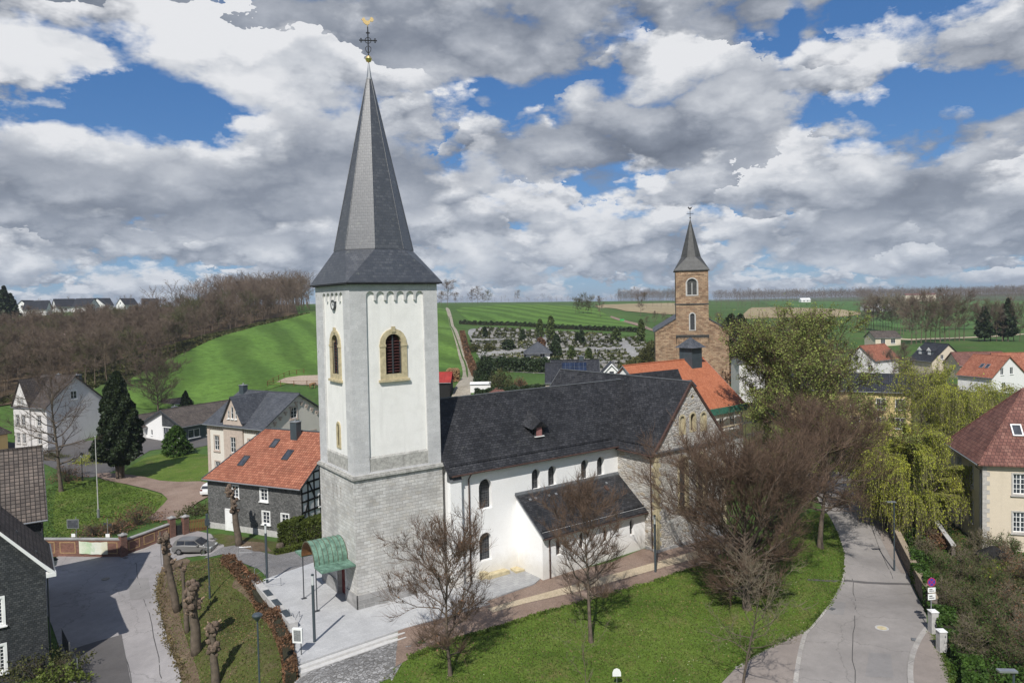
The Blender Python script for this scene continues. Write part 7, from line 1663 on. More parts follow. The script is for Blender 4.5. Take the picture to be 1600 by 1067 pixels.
mb.build('lettering', M['dark_metal'], t) if False else None
def pole_sign(lb, px, py, hp, parts, cat='sign', name='sign_post', rz=YAW*-1, off=0):
    q = P2G(px, py); t = thing(name, lb, cat, q, rz); mb = MB(); mb.tube([(0, 0, -.2), (0, 0, hp)], .035, 7); mb.build('pole', M['grey_metal'], t)
    for nm, m_, x, z, w_, h_ in parts:
        mb = MB(); mb.box(x-w_/2, x+w_/2, -.07, -.04, z, z+h_); mb.build(nm, M[m_], t)
    return t
t = pole_sign('noticeboard frame on a thin pole before the brick wall', 121, 868, 4.1, [('board_frame', 'grey_metal', -.3, 2.9, 1.25, .95), ('board', 'white_paint', -.3, 2.0, 0.4, .35)]); mb = MB(); mb.box(-.85, .25, -.085, -.07, 2.98, 3.77); mb.build('board_face', M['grey_tile'], t)
t = pole_sign('thin pole with small white box and floodlights behind the brick wall', 170, 867, 3.8, [('meter_box', 'white_paint', 0, 1.9, .42, .35), ('floodlight', 'dark_metal', -.25, 3.2, .3, .2), ('floodlight', 'dark_metal', .3, 3.1, .3, .2)])
q = P2G(154, 809); t = thing('flagpole', 'tall pale flagpole standing on the park lawn', 'flagpole', q); mb = MB(); mb.tube([(0, 0, 0), (0, 0, 10.0)], [.07, .04], 8); mb.build('mast', M['concrete'], t); mb = MB(); mb.tube([(0, 0, -.1), (0, 0, 1.1)], .16, 8); mb.build('socket', M['grey_metal'], t); mb = MB(); mb.lathe((0, 0, 10), [(.02, 0), (.09, .08), (.02, .16)], 8); mb.build('cap', M['grey_metal'], t)
q = P2G(129, 752); t = thing('park_lamp', 'black old-fashioned lamp post in the park near the bare tree', 'street lamp', q); mb = MB(); mb.tube([(0, 0, -.2), (0, 0, .8), (0, 0, .85), (0, 0, 3.6)], [.12, .1, .06, .045], 8); mb.build('post', M['iron'], t); mb = MB(); mb.lathe((0, 0, 3.6), [(.1, 0), (.22, .45)], 6); hd = mb.build('lantern', M['lamp_glass'], t); mb = MB(); mb.lathe((0, 0, 4.05), [(.3, 0), (.05, .28)], 6); mb.build('lantern_roof', M['iron'], hd)
# modern lamps
def stele(lb, x, y, h_, dark=False):
    t = thing('lamp_column', lb, 'street lamp', (x, y, H(x, y)+.08)); mb = MB(); mb.tube([(0, 0, -.1), (0, 0, h_-.75)], .10, 12); mb.build('column', M['anthracite'], t)
    mb = MB(); mb.tube([(0, 0, h_-.75), (0, 0, h_-.1)], .085, 12); mb.build('light_tube', M['lamp_glass'], t); mb = MB(); mb.tube([(0, 0, h_-.1), (0, 0, h_)], .10, 12); mb.build('cap', M['anthracite'], t)
stele('dark lamp column with pale glass top on the forecourt before the tower door', -4.6, -3.3, 4.9); stele('dark lamp column with pale glass top by the path at the transept', 23.8, -7.9, 4.9)
q = G(417.7, 911, 0.05); stele('dark lamp column at the upper edge of the forecourt', q[0], q[1], 5.0)
def masthead(lb, loc, h_, kind):
    t = thing('street_lamp', lb, 'street lamp', loc); mb = MB(); mb.tube([(0, 0, -.2), (0, 0, 1.1), (0, 0, 1.15), (0, 0, h_)], [.09, .085, .06, .05], 8); mb.build('mast', M['anthracite'], t)
    mb = MB()
    if kind == 'mushroom': mb.lathe((0, 0, h_-.12), [(.1, 0), (.14, .05), (.30, .28), (.32, .36), (.22, .44), (.06, .48)], 16)
    elif kind == 'twin': mb.box(-.16, .16, -.14, .14, h_-.7, h_-.2); mb.box(-.09, .09, -.09, .09, h_-.2, h_+.25)
    else: mb.prism([(-.75, -.14, h_), (.12, -.14, h_-.04), (.12, .14, h_-.04), (-.75, .14, h_)], (0, 0, .09))
    mb.build('lamp_head', M['anthracite'] if kind != 'flat' else M['grey_metal'], t); return t
q = P2G(328, 936); masthead('tall street lamp with box head on the grass bank by the pollarded trees', q, 7.0, 'twin')
p = D(402, 966, 47.5); masthead('street lamp with round mushroom head low on the grass bank', (p[0], p[1], H(p[0], p[1])), p[2]-H(p[0], p[1]), 'mushroom')
p = D(1397, 784, 76); t = masthead('street lamp with flat white head behind the roadside wall on the right', (p[0], p[1], H(p[0], p[1])), p[2]-H(p[0], p[1]), 'flat'); t.rotation_euler[2] = -.5
p = D(1584, 1048, 41); t = masthead('street lamp with flat head in the bottom right corner', (p[0], p[1], H(p[0], p[1])), p[2]-H(p[0], p[1]), 'flat'); t.rotation_euler[2] = -.6
p = P2G(252, 884); t = thing('sign_post', 'thin pale pole on the street corner by the first pollarded tree', 'pole', p); mb = MB(); mb.tube([(0, 0, 0), (0, 0, 3.4)], .03, 6); mb.build('pole', M['grey_metal'], t)

# pollarded limes
def pollard(lb, x, y, h_, r, seed, lean=(0, 0), knobs=26):
    t = thing('pollarded_tree', lb, 'tree', (x, y, H(x, y)), 0, 'pollarded trees on the bank'); rr = random.Random(seed); mb = MB(); n = 9; pts = []; rs = []
    for i in range(n+1):
        f = i/n; pts.append((lean[0]*f+rr.uniform(-.05, .05), lean[1]*f+rr.uniform(-.05, .05), -.2+h_*f*.9)); rs.append(r*(1.25-.5*f if f < .6 else .95+.25*math.sin(f*9+seed)))
    mb.tube(pts, rs, 9); mb.build('trunk', M['bark'], t, smooth='all')
    mb = MB(); knob = []
    for k in range(int(knobs*.8)):
        f = 1-rr.random()**1.6*.48; a = rr.uniform(0, 2*PI); c = Vector((lean[0]*f+math.cos(a)*r*1.15, lean[1]*f+math.sin(a)*r*1.15, h_*.9*f+rr.uniform(0, .25))); s = rr.uniform(.12, .26)*(r/.28)**.5
        mb.lathe(c-Vector((0, 0, s)), [(s*.45, 0), (s*.95, s*.5), (s, s), (s*.8, s*1.6), (s*.2, s*2)], 6); knob.append((c, s, a))
    mb.build('knuckles', M['knuckle'], t)
    mb = MB()
    for c, s, a in knob[::4]:
        d_ = Vector((math.cos(a), math.sin(a), rr.uniform(.1, .9))).normalized(); mb.tube([c, c+d_*s*rr.uniform(1.2, 2.2)], [s*.5, s*.32], 6); 
    mb.build('cut_stubs', M['cut_wood'], t)
M['knuckle'] = plain('pollard_knuckles', (.13, .095, .07), .95, .55, 6, bmp=.6, sc2=14); M['cut_wood'] = plain('cut_wood', (.24, .17, .11), .85, .35, 5)
for (lb, px, py, h_, r, ln, kn) in (('pollarded trunk nearest the parked car, bushy with stubs', 278, 955, 7.2, .26, (-.9, .2), 44), ('thinnest pollarded trunk, second in the row', 293, 988, 6.0, .17, (-.2, .1), 14), ('thickest pollarded trunk with swollen head in the middle of the bank', 308, 1020, 5.6, .33, (-.2, 0), 46), ('lowest pollarded trunk at the bottom edge of the bank', 338, 1072, 4.6, .25, (-.1, .2), 40), ('pollarded trunk with a sawn slanting top before the slate house', 374, 852, 6.6, .30, (-.5, .5), 26)):
    q = P2G(px, py); pollard(lb, q[0], q[1], h_, r, px, ln, kn)
q = P2G(438, 858); t = thing('tree_stump', 'low grey tree stump between the green hedges', 'stump', q); mb = MB(); mb.lathe((0, 0, -.1), [(.55, 0), (.42, .25), (.38, .6), (.30, .72)], 9); mb.build('stump', M['bark'], t)

# forecourt furniture: seat wall with slatted tops, railings, notice board
a, b = G(388, 908, 0), G(454, 985, 0); a2 = Vector((a[0], a[1])); b2 = Vector((b[0], b[1])); L = (b2-a2).length; ang = math.atan2(b2.y-a2.y, b2.x-a2.x)
t = thing('seat_wall', 'low white concrete seat wall with four dark slatted seats on the forecourt edge', 'bench', (a[0], a[1], .1), ang); mb = MB(); mb.box(0, L, -.05, .55, -.6, .42); mb.build('concrete_block', M['concrete'], t)
for i, u in enumerate((.3, L*.36, L*.56, L*.77)):
    mb = MB()
    for k in range(9): mb.box(u+.12+k*.15, u+.23+k*.15, .05, .52, .42, .48)
    mb.build('slatted_seat', M['anthracite'], t)
def railing(lb, p, ang, L=1.1, h_=.95):
    t = thing('railing', lb, 'railing', p, ang); mb = MB(); mb.tube([(0, 0, -.1), (0, 0, h_), (.08, 0, h_+.06), (L, 0, h_+.06), (L+.08, 0, h_), (L+.08, 0, -.1)], .025, 6); mb.build('hoop', M['grey_metal'], t); mb = MB(); mb.tube([(0, 0, h_*.5), (L+.08, 0, h_*.5)], .018, 6); mb.build('crossbar', M['grey_metal'], t)
for i, (px, py, dg, L_, lb) in enumerate(((398, 908, 35, 1.2, 'steel handrail hoop at the upper end of the seat wall'), (412, 925, -20, 1.3, 'steel handrail between first and second slatted seat'), (455, 982, 80, 1.1, 'steel handrail hoop at the lower end of the seat wall'), (462, 990, 60, 1.4, 'steel handrail beside the white notice board'), (373, 872, -30, 1.2, 'steel handrail hoop on the cobbled ramp above the car'), (318, 868, 10, .9, 'short steel handrail just right of the parked car'))):
    q = P2G(px, py); railing(lb, (q[0], q[1], q[2]+.08), math.radians(dg), L_)
q = G(466, 1022, 0.1); t = thing('notice_board', 'white-framed notice board on two legs at the forecourt corner', 'notice board', (q[0], q[1], 0.05), -.75)
mb = MB()
for x_ in (-.42, .42): mb.tube([(x_, 0, -.3), (x_, 0, 2.0)], .035, 6)
mb.build('legs', M['dark_metal'], t) if False else None
for x_ in (-.22, .22): mb = MB(); mb.tube([(x_, 0, -.3), (x_, 0, .9)], .035, 6); mb.build('leg', M['dark_metal'], t)
mb = MB(); mb.box(-.34, .34, -.07, .07, .85, 1.85); bd = mb.build('case', M['white_paint'], t); mb = MB(); mb.box(-.25, .25, -.08, -.068, .98, 1.72)
bdm = tiled('notice_text', [(.30, .31, .31), (.38, .39, .39)], (.08, .08, .08), .5, .07, .016, offset=.3, bmp=0); mb.build('display', bdm, bd)
# small white shield in the lawn
q = P2G(964, 1075); t = thing('lawn_sign', 'small white rounded sign standing in the lawn at the bottom edge', 'sign', q, -YAW); mb = MB(); mb.tube([(0, 0, -.1), (0, 0, .9)], .02, 6); mb.build('stake', M['grey_metal'], t); mb = MB(); mb.prism([(-.27, -.03, .8), (.27, -.03, .8), (.27, -.03, 1.05), (.19, -.03, 1.24), (0, -.03, 1.32), (-.19, -.03, 1.24), (-.27, -.03, 1.05)], (0, .03, 0)); mb.build('plate', M['white_paint'], t)
# right roadside: retaining wall, inner wall, cabinets, no stopping sign
def lay_wall(name, lb, line, w, h_, m_='plinth_stone', cp='sand_path', cat='wall'):
    pts = smooth_poly(PP(*line), 1, False); c = pts[0]; b_ = Vector((c[0], c[1], H(*c))); t = thing(name, lb, cat, b_); o = strip('masonry', pts, w, h_, M[m_], kind=None); o.parent = t; o.location = -b_; o2 = strip('coping', pts, w+.1, .12, M[cp], kind=None, base=h_, drop=-h_); o2.parent = t; o2.location = -b_; return t
M['coping'] = plain('tan_coping', (.30, .24, .17), .9, .2, 2); M['wall_dark'] = rubble('old_rubble_wall', [(.11, .09, .075), (.16, .13, .11), (.20, .17, .14)], (.12, .10, .085), .3)
lay_wall('retaining_wall', 'long stone retaining wall with tan top along the right road', [(1343, 752), (1372, 796), (1398, 845), (1421, 893), (1444, 938), (1460, 966)], .42, 1.6, 'wall_dark', 'coping')
lay_wall('garden_wall', 'narrow garden wall with pale top before the cream house', [(1432, 788), (1452, 815), (1472, 845), (1490, 870)], .35, 1.1, 'wall_dark', 'concrete')
for (lb, px, py, h_, w_) in (('taller white utility cabinet under the no-stopping sign', 1458, 990, 1.7, .55), ('second white utility cabinet, nearer the bottom right corner', 1471, 1019, 1.55, .52)):
    q = P2G(px, py); t = thing('utility_cabinet', lb, 'utility box', q, .95); mb = MB(); mb.box(-w_/2, w_/2, -.25, .25, 0, h_); bd = mb.build('case', M['concrete'], t); mb = MB(); mb.prism([(-w_/2-.04, -.29, h_), (w_/2+.04, -.29, h_), (w_/2+.04, .29, h_), (-w_/2-.04, .29, h_)], (0, 0, .05)); mb.prism([(-.2, -.2, h_+.05), (.2, -.2, h_+.05), (.2, .2, h_+.05), (-.2, .2, h_+.05)], (0, 0, .05)); mb.build('lid', M['white_paint'], t)
    mb = MB(); mb.box(-w_/2+.04, w_/2-.04, -.262, -.25, .1, h_-.06); mb.box(w_/2-.14, w_/2-.1, -.28, -.262, h_*.5, h_*.5+.14); mb.build('door', M['concrete'], bd)
    mb = MB(); mb.box(-w_/2-.05, w_/2+.05, -.3, .3, -.3, .06); mb.build('base', M['plinth_stone'], t)
q = P2G(1455, 986); t = thing('no_stopping_sign', 'round blue no-stopping sign with red rim and cross above white plates', 'road sign', (q[0], q[1], q[2]), -YAW+.1); mb = MB(); mb.tube([(0, 0, -.2), (0, 0, 4.1)], .04, 8); mb.build('pole', M['grey_metal'], t)
mb = MB()
def disc(mb, r, y, z, mi, n=24): mb.face([(r*math.cos(2*PI*k/n), y, z+r*math.sin(2*PI*k/n)) for k in range(n)][::1], mi)
disc(mb, .33, -.06, 3.75, 0); mb.prism([(.33*math.cos(2*PI*k/24), -.055, 3.75+.33*math.sin(2*PI*k/24)) for k in range(24)], (0, .02, 0), 0); disc(mb, .27, -.064, 3.75, 1)
for a in (PI/4, -PI/4): d_ = Vector((math.cos(a), 0, math.sin(a))); e_ = Vector((-math.sin(a), 0, math.cos(a))); mb.obox(Vector((0, -.068, 3.75)), d_*.27, Vector((0, .003, 0)), e_*.03, 0)
mb.build('sign_disc', [M['sign_red'], M['sign_blue']], t)
for z_, h_ in ((2.98, .36), (2.42, .46)):
    mb = MB(); mb.box(-.3, .3, -.07, -.05, z_, z_+h_); pl_ = mb.build('plate', M['white_paint'], t); mb = MB(); mb.box(-.2, .05, -.078, -.072, z_+h_*.55, z_+h_*.72); mb.box(-.2, .2, -.078, -.072, z_+h_*.25, z_+h_*.38); mb.build('lettering', M['dark_metal'], pl_)
# scrub beyond the roadside wall
M['twig_olive'] = plain('olive_twigs', (.13, .115, .06), .9, .3, .8)
SG = 'tangled bare shrubs beside the right road'
def shrub(loc, Ht, W, seed, lb, leaf='shrub', leafn=500, tw='twig_pale', group=SG):
    rng = random.Random(seed); S, tips = grow(rng, Ht=Ht, W=W, th=.03, nl=16, kids=(6, 5, 3), up=.5, e0=.35, e1=1.2, r0=.06, lead=.45, tw=.012, jit=.2); a = np.array([[*s[0], *s[1], s[2], s[3], s[4]] for s in S])
    t = thing('bare_shrub', lb, 'shrub', loc, 0, group); segs_mesh('stems', a[a[:, 8] < 2][:, :8], M['twig_pale' if tw == 'twig_pale' else 'bark'], t, 4); sp = spray(a, int(300*Ht), .5, .9, .010, seed); segs_mesh('crown', np.concatenate([a[a[:, 8] >= 2][:, :8], sp]), M[tw], t, 3)
    g_ = np.random.default_rng(seed); l = a[a[:, 8] >= 2]; k = g_.integers(0, len(l), leafn); leaves_mesh('foliage', l[k, 3:6]+g_.normal(size=(leafn, 3))*.2, .07, M[leaf], t, g_); return t
SP = [(1500, 905, 3.6, 5), (1545, 930, 4.2, 5.5), (1590, 910, 3.8, 5), (1490, 960, 3.2, 4.5), (1540, 985, 4.4, 5.5), (1590, 990, 4.2, 5), (1520, 1035, 3.6, 4.5), (1575, 1050, 4.2, 5.2), (1610, 1040, 4.4, 5), (1450, 880, 2.8, 4), (1470, 915, 3.0, 4.2), (1440, 845, 2.6, 3.6), (1525, 875, 3.2, 4.5), (1575, 870, 2.6, 4), (1380, 770, 3.5, 4.5), (1412, 800, 3, 4)]
SLB = ['wispy bare shrub at the garden foot of the cream house', 'arching bare shrub in the middle of the right-hand scrub', 'bare shrub under the cream house windows', 'bare shrub just above the no-stopping sign', 'large pale-stemmed shrub right of the cabinets', 'bare shrub at the right edge below the cream house', 'bare shrub beside the lower cabinet', 'bare shrub at the bottom right before the corner lamp', 'bare shrub in the extreme bottom right corner', 'small shrub behind the retaining wall by the ivy', 'bare shrub halfway along the retaining wall', 'small bare shrub at the end of the narrow garden wall', 'bare shrub before the left corner of the cream house', 'low shrub against the cream house wall', 'dark shrub below the near willow at the road bend', 'dark shrub under the right of the near willow']
for i, (px, py, h_, w_) in enumerate(SP): q = P2G(px, py); shrub((q[0], q[1], q[2]-.05), h_*.85, w_*.9, 500+i, SLB[i], ['shrub', 'ivy', 'dead_leaf'][i % 3], 1500, ['twig_pale', 'twig_olive', 'twig_pale'][i % 3])
for i, (px, py, r_, h_, lf, lb) in enumerate(((1408, 828, 1.5, 2.2, 'ivy', 'bright green ivy mound behind the upper retaining wall'), (1424, 852, 1.4, 1.9, 'ivy', 'second green ivy mound, below the street lamp'), (1446, 885, 1.2, 1.4, 'ivy', 'lowest green ivy mound behind the retaining wall'), (1505, 945, 2.2, 1.3, 'shrub', 'olive undergrowth below the arching bare shrub'), (1560, 965, 2.6, 1.4, 'ivy', 'green undergrowth in the right-hand scrub'), (1545, 1060, 2.4, 1.3, 'ivy', 'green undergrowth at the bottom right'), (1480, 925, 1.8, 1.2, 'shrub', 'olive undergrowth right of the retaining wall'), (1600, 1000, 2.6, 1.6, 'yew', 'dark green undergrowth at the right edge'), (1585, 930, 2.4, 1.3, 'shrub', 'olive undergrowth before the cream house'), (1455, 850, 2.2, 1.2, 'dead_leaf', 'brown undergrowth by the narrow garden wall'), (1520, 1000, 2.2, 1.2, 'shrub', 'olive undergrowth above the bottom right lamp'))):
    q = P2G(px, py); bush('undergrowth', lb, (q[0], q[1], q[2]-.1), r_, r_, h_, lf, int(900*r_*h_), .10, 700+i, cat='bush')
mb = MB(); q = P2G(1552, 892); t = thing('dark_parasol', 'closed dark garden pavilion before the cream house', 'pavilion', (q[0], q[1], q[2]), .3); mb.tube([(0, 0, 0), (0, 0, 2.2)], .05, 6); mb.build('pole', M['dark_metal'], t); mb = MB(); mb.lathe((0, 0, 1.5), [(1.5, 0), (1.4, .1), (.2, .85)], 8); mb.build('canopy', M['black_wood'], t)

# cars
def car(lb, loc, rz, paint, group=None):
    t = thing('parked_car', lb, 'car', loc, rz, group); P_ = MB()
    lower = [(-2.05, .28), (-2.1, .55), (-2.05, .82), (-1.95, .95), (-.85, 1.0), (.95, .95), (1.75, .84), (2.05, .68), (2.1, .45), (2.05, .28)]
    hw = .88; n = len(lower); secs = []
    for y, k, zk in ((-hw, .965, .0), (-hw*.93, 1.0, .0), (hw*.93, 1.0, .0), (hw, .965, .0)): secs.append([(x*k, y, (z-.62)*(.80 if abs(y) == hw else 1)+.62) for x, z in lower])
    for i in range(3):
        for j in range(n): j2 = (j+1) % n; P_.face([secs[i][j], secs[i+1][j], secs[i+1][j2], secs[i][j2]])
    P_.face(secs[0]); P_.face(secs[-1][::-1])
    cab = [(-1.98, .93), (-1.72, 1.38), (-1.45, 1.46), (-.4, 1.49), (.25, 1.42), (1.12, .94)]; ci = [(x, .80 - max(0, (z-.93))*.30, z) for x, z in cab]
    P_.face([(x, -y, z) for x, y, z in ci][::-1]); P_.face([(x, y, z) for x, y, z in ci])
    for i in range(len(ci)-1): a, b = ci[i], ci[i+1]; P_.face([(a[0], -a[1], a[2]), (b[0], -b[1], b[2]), (b[0], b[1], b[2]), (a[0], a[1], a[2])][::-1])
    bd = P_.build('body', M[paint], t, smooth=True)
    def wn(pts, nm='side_window'):
        mb = MB(); mb.face(pts); mb.build(nm, M['glass'], bd)
    for s in (-1, 1):
        for x0_, x1_, xt0, xt1 in ((-1.55, -.75, -1.5, -.72), (-.67, .88, -.65, .28)):
            q = [(x0_, s*.812, .98), (x1_, s*.812, .98), (xt1, s*.69, 1.39), (xt0, s*.69, 1.39)]; wn(q if s < 0 else q[::-1])
        mb = MB(); mb.obox((.75, s*.93, 1.0), (.1, 0, 0), (0, .09, 0), (0, 0, .07)); mb.build('mirror', M[paint], bd)
        for x_ in (-1.28, 1.3):
            mb = MB(); c = Vector((x_, s*.80, .32)); R8_ = [(.32, -.1), (.32, .1)]; mb.tube([c-Vector((0, .1, 0)), c+Vector((0, .1, 0))], .32, 16); w_ = mb.build('wheel', M['rubber'], t); mb = MB(); mb.tube([c-Vector((0, .108, 0)), c+Vector((0, .108, 0))], .21, 10); mb.build('rim', M['chrome'], w_)
        mb = MB(); mb.obox((1.98, s*.62, .68), (.08, 0, 0), (0, .2, 0), (0, 0, .08)); mb.build('headlight', M['lamp_glass'], bd); mb = MB(); mb.obox((-2.03, s*.66, .82), (.05, 0, 0), (0, .15, 0), (0, 0, .1)); mb.build('tail_light', M['red_paint'], bd)
    wn([(.36, -.66, 1.425), (1.08, -.74, .975), (1.08, .74, .975), (.36, .66, 1.425)], 'windscreen'); wn([(-1.99, .7, 1.0), (-1.78, .62, 1.34), (-1.78, -.62, 1.34), (-1.99, -.7, 1.0)][::-1], 'rear_window')
    return t
M['car_white'] = plain('white_car_paint', (.7, .7, .7), .3, .03); M['car_blue'] = plain('blue_car_paint', (.03, .06, .14), .3, .05)
a, b = P2G(270, 872), P2G(335, 866); ang = math.atan2(b[1]-a[1], b[0]-a[0]); c = P2G(303, 868)
car('silver hatchback parked on the street corner before the slate house', (c[0]+.3, c[1]+.9, H(c[0], c[1])+.06), ang+.0, 'car_paint')
q = P2G(326, 775); car('white car mostly hidden behind the left wall of the slate house', (q[0]+.9, q[1]+1.2, H(q[0], q[1])+.1), .9, 'car_white')
q = D(1008, 582, 140); car('white car beside the red stone church', (q[0], q[1], H(q[0], q[1])), -.6, 'car_white'); q = D(1016, 580, 146); car('dark blue car beside the red stone church', (q[0], q[1], H(q[0], q[1])), -.6, 'car_blue')
# lattice fence at the bottom left
a, b = P2G(98, 1010), P2G(122, 1062); L = math.hypot(b[0]-a[0], b[1]-a[1]); t = thing('wire_fence', 'dark mesh fence by the dark slate house at the bottom left', 'fence', a, math.atan2(b[1]-a[1], b[0]-a[0]))
for u_ in (0, L*.5, L): mb = MB(); mb.tube([(u_, 0, -.2), (u_, 0, 1.5)], .035, 6); mb.build('post', M['grey_metal'], t)
mb = MB()
for k in range(int(L/.12)): mb.box(k*.12, k*.12+.015, -.01, .01, .1, 1.4)
for k in range(8): mb.box(0, L, -.01, .01, .1+k*.18, .115+k*.18)
mb.build('mesh', M['dark_metal'], t)
# paddock fence and horse
pf = PP((418, 604), (452, 587), (475, 584)); pf2 = PP((418, 604), (500, 603), (600, 602))
for ln, lb in ((pf, 'wooden paddock rail fence along the back of the sand'), (pf2, 'wooden paddock rail fence along the front of the sand')):
    b_ = Vector((ln[0][0], ln[0][1], H(*ln[0]))); t = thing('paddock_fence', lb, 'fence', b_); mb = MB()
    for a, b in zip(ln, ln[1:]):
        n = max(2, int(math.hypot(b[0]-a[0], b[1]-a[1])/3)); P = [(a[0]+(b[0]-a[0])*i/n, a[1]+(b[1]-a[1])*i/n) for i in range(n+1)]
        for p in P: m2 = MB(); z = H(*p); m2.tube([(p[0], p[1], z-.2), (p[0], p[1], z+1.5)], .09, 5); m2.build('post', M['wood'], t).location = -b_
        for p, q_ in zip(P, P[1:]):
            for dz in (.7, 1.35): mb.tube([(p[0], p[1], H(*p)+dz), (q_[0], q_[1], H(*q_)+dz)], .06, 4)
    mb.build('rails', M['wood'], t).location = -b_
q = P2G(488, 607); M['horse'] = plain('chestnut_coat', (.28, .16, .08), .7, .2)
def horse(lb, loc, rz):
    me = bpy.data.meshes.new('body'); J = [((0, 0, 1.25), .33), ((.55, 0, 1.28), .34), ((.85, 0, 1.45), .24), ((1.15, 0, 1.25), .15), ((1.38, 0, .85), .12), ((1.55, 0, .55), .08), ((-.55, 0, 1.28), .34), ((-.85, 0, 1.2), .22), ((-1.0, 0, .8), .06), ((-1.0, 0, .4), .04)]
    E = [(0, 1), (1, 2), (2, 3), (3, 4), (4, 5), (0, 6), (6, 7), (7, 8), (8, 9)]
    for x_, base in ((.6, 1), (-.6, 6)):
        for s in (-1, 1):
            b0 = len(J); kx = -.08 if base == 6 else .02; J += [((x_, s*.17, .95), .15), ((x_+kx, s*.17, .55), .07), ((x_, s*.17, .12), .05), ((x_+.05, s*.17, .02), .07)]; E += [(base, b0), (b0, b0+1), (b0+1, b0+2), (b0+2, b0+3)]
    me.from_pydata([j[0] for j in J], E, []); me.materials.append(M['horse']); o = bpy.data.objects.new('grazing_horse', me); COL.objects.link(o); o.modifiers.new('skin', 'SKIN'); 
    for v_, j in zip(me.skin_vertices[0].data, J): v_.radius = (j[1], j[1])
    me.skin_vertices[0].data[0].use_root = True; sb = o.modifiers.new('sub', 'SUBSURF'); sb.levels = 1; sb.render_levels = 1; o.location = loc; o.rotation_euler = (0, 0, rz); tag(o, lb, 'horse')
horse('light brown horse grazing by the paddock fence', q, .4)

# cemetery: plots in rows, shrubs, chapel, columnar trees
M['grave_stone'] = plain('grave_stone', (.13, .13, .13), .5, .35, .3); M['grave_pale'] = plain('pale_grave_stone', (.25, .24, .225), .6, .25); M['grave_plants'] = leafmat('grave_planting', (.06, .075, .025), .5, False); M['earth'] = plain('grave_earth', (.06, .045, .03), .9, .3)
def gravekind(seed):
    rr = random.Random(seed); mb = MB(); mb.box(-1.1, 1.1, -1.2, 1.2, -.4, .10, 1); mb.box(-1.0, 1.0, -1.1, 1.1, .1, .16, 3)
    w_ = rr.uniform(.4, .7); mb.box(-w_, w_, .95, 1.15, .1, rr.uniform(.8, 1.3), rr.choice([0, 1])); g_ = np.random.default_rng(seed)
    for k in range(70):
        c = Vector((rr.uniform(-1.0, 1.0), rr.uniform(-1.1, .9), .16)); hh_ = rr.uniform(.1, .55 if seed % 2 else .3); s = rr.uniform(.1, .22); a = rr.uniform(0, 3.14); d_ = Vector((math.cos(a), math.sin(a), 0)); mb.face([c-d_*s, c+d_*s, c+d_*s*.6+ZV*hh_, c-d_*s*.6+ZV*hh_], 2)
    o = mb.build('grave_plot', [M['grave_stone'], M['grave_pale'], M['grave_plants'], M['earth']]); COL.objects.unlink(o); return o
GK = [gravekind(900+i) for i in range(6)]; rr = random.Random(12); c0 = Vector((sum(p[0] for p in CEM)/len(CEM), sum(p[1] for p in CEM)/len(CEM))); ua, va = Vector((math.cos(-.62), math.sin(-.62))), Vector((-math.sin(-.62), math.cos(-.62)))
ng = 0; HP = []
cells = []
for j in range(-16, 18):
    for i in range(-34, 36):
        p = c0+ua*(i*3.3+(j % 2)*.3)+va*(j*4.6)
        if not inside(p.x, p.y, CEM): continue
        if i % 9 == 0 or (j % 6 == 0): continue
        cells.append((p, i, j))
rr.shuffle(cells)
for p, i, j in cells:
    if ng < 290: put(rr.choice(GK), p.x, p.y, rr.uniform(.8, 1.05), -.62+rr.uniform(-.04, .04), 'grave plot with headstone and planting on the hillside cemetery', 'grave', 'graves on the hillside cemetery', sink=-.08); ng += 1
    HP.append((p+va*1.9, i, j))
g_ = np.random.default_rng(5); CC = []
for p, i, j in HP:
    k = 40; hh_ = rr.uniform(.4, 1.0)*(2 if rr.random() < .08 else 1); x_ = g_.uniform(-1.6, 1.6, k); y_ = g_.uniform(-.5, .5, k); z_ = g_.random(k)**.6*hh_; z0_ = H(p.x, p.y); CC.append(np.stack([p.x+ua.x*x_+va.x*y_, p.y+ua.y*x_+va.y*y_, z0_+z_], 1))
o = leaves_mesh('grave_shrubs', np.concatenate(CC), .55, M['yew2'] if 'yew2' in M else M['shrubmix'], None, g_) if False else leaves_mesh('grave_shrubs', np.concatenate(CC), .5, M['cemgreen'] if 'cemgreen' in M else M['conifer'], None, g_)
o['kind'] = 'stuff'; o['label'] = 'rows of low clipped shrubs between the graves'
M['cemmix'] = leafmat('cemetery_shrub_mix', (.055, .062, .02), .6, False, sc_=.08); o.data.materials[0] = M['cemmix']
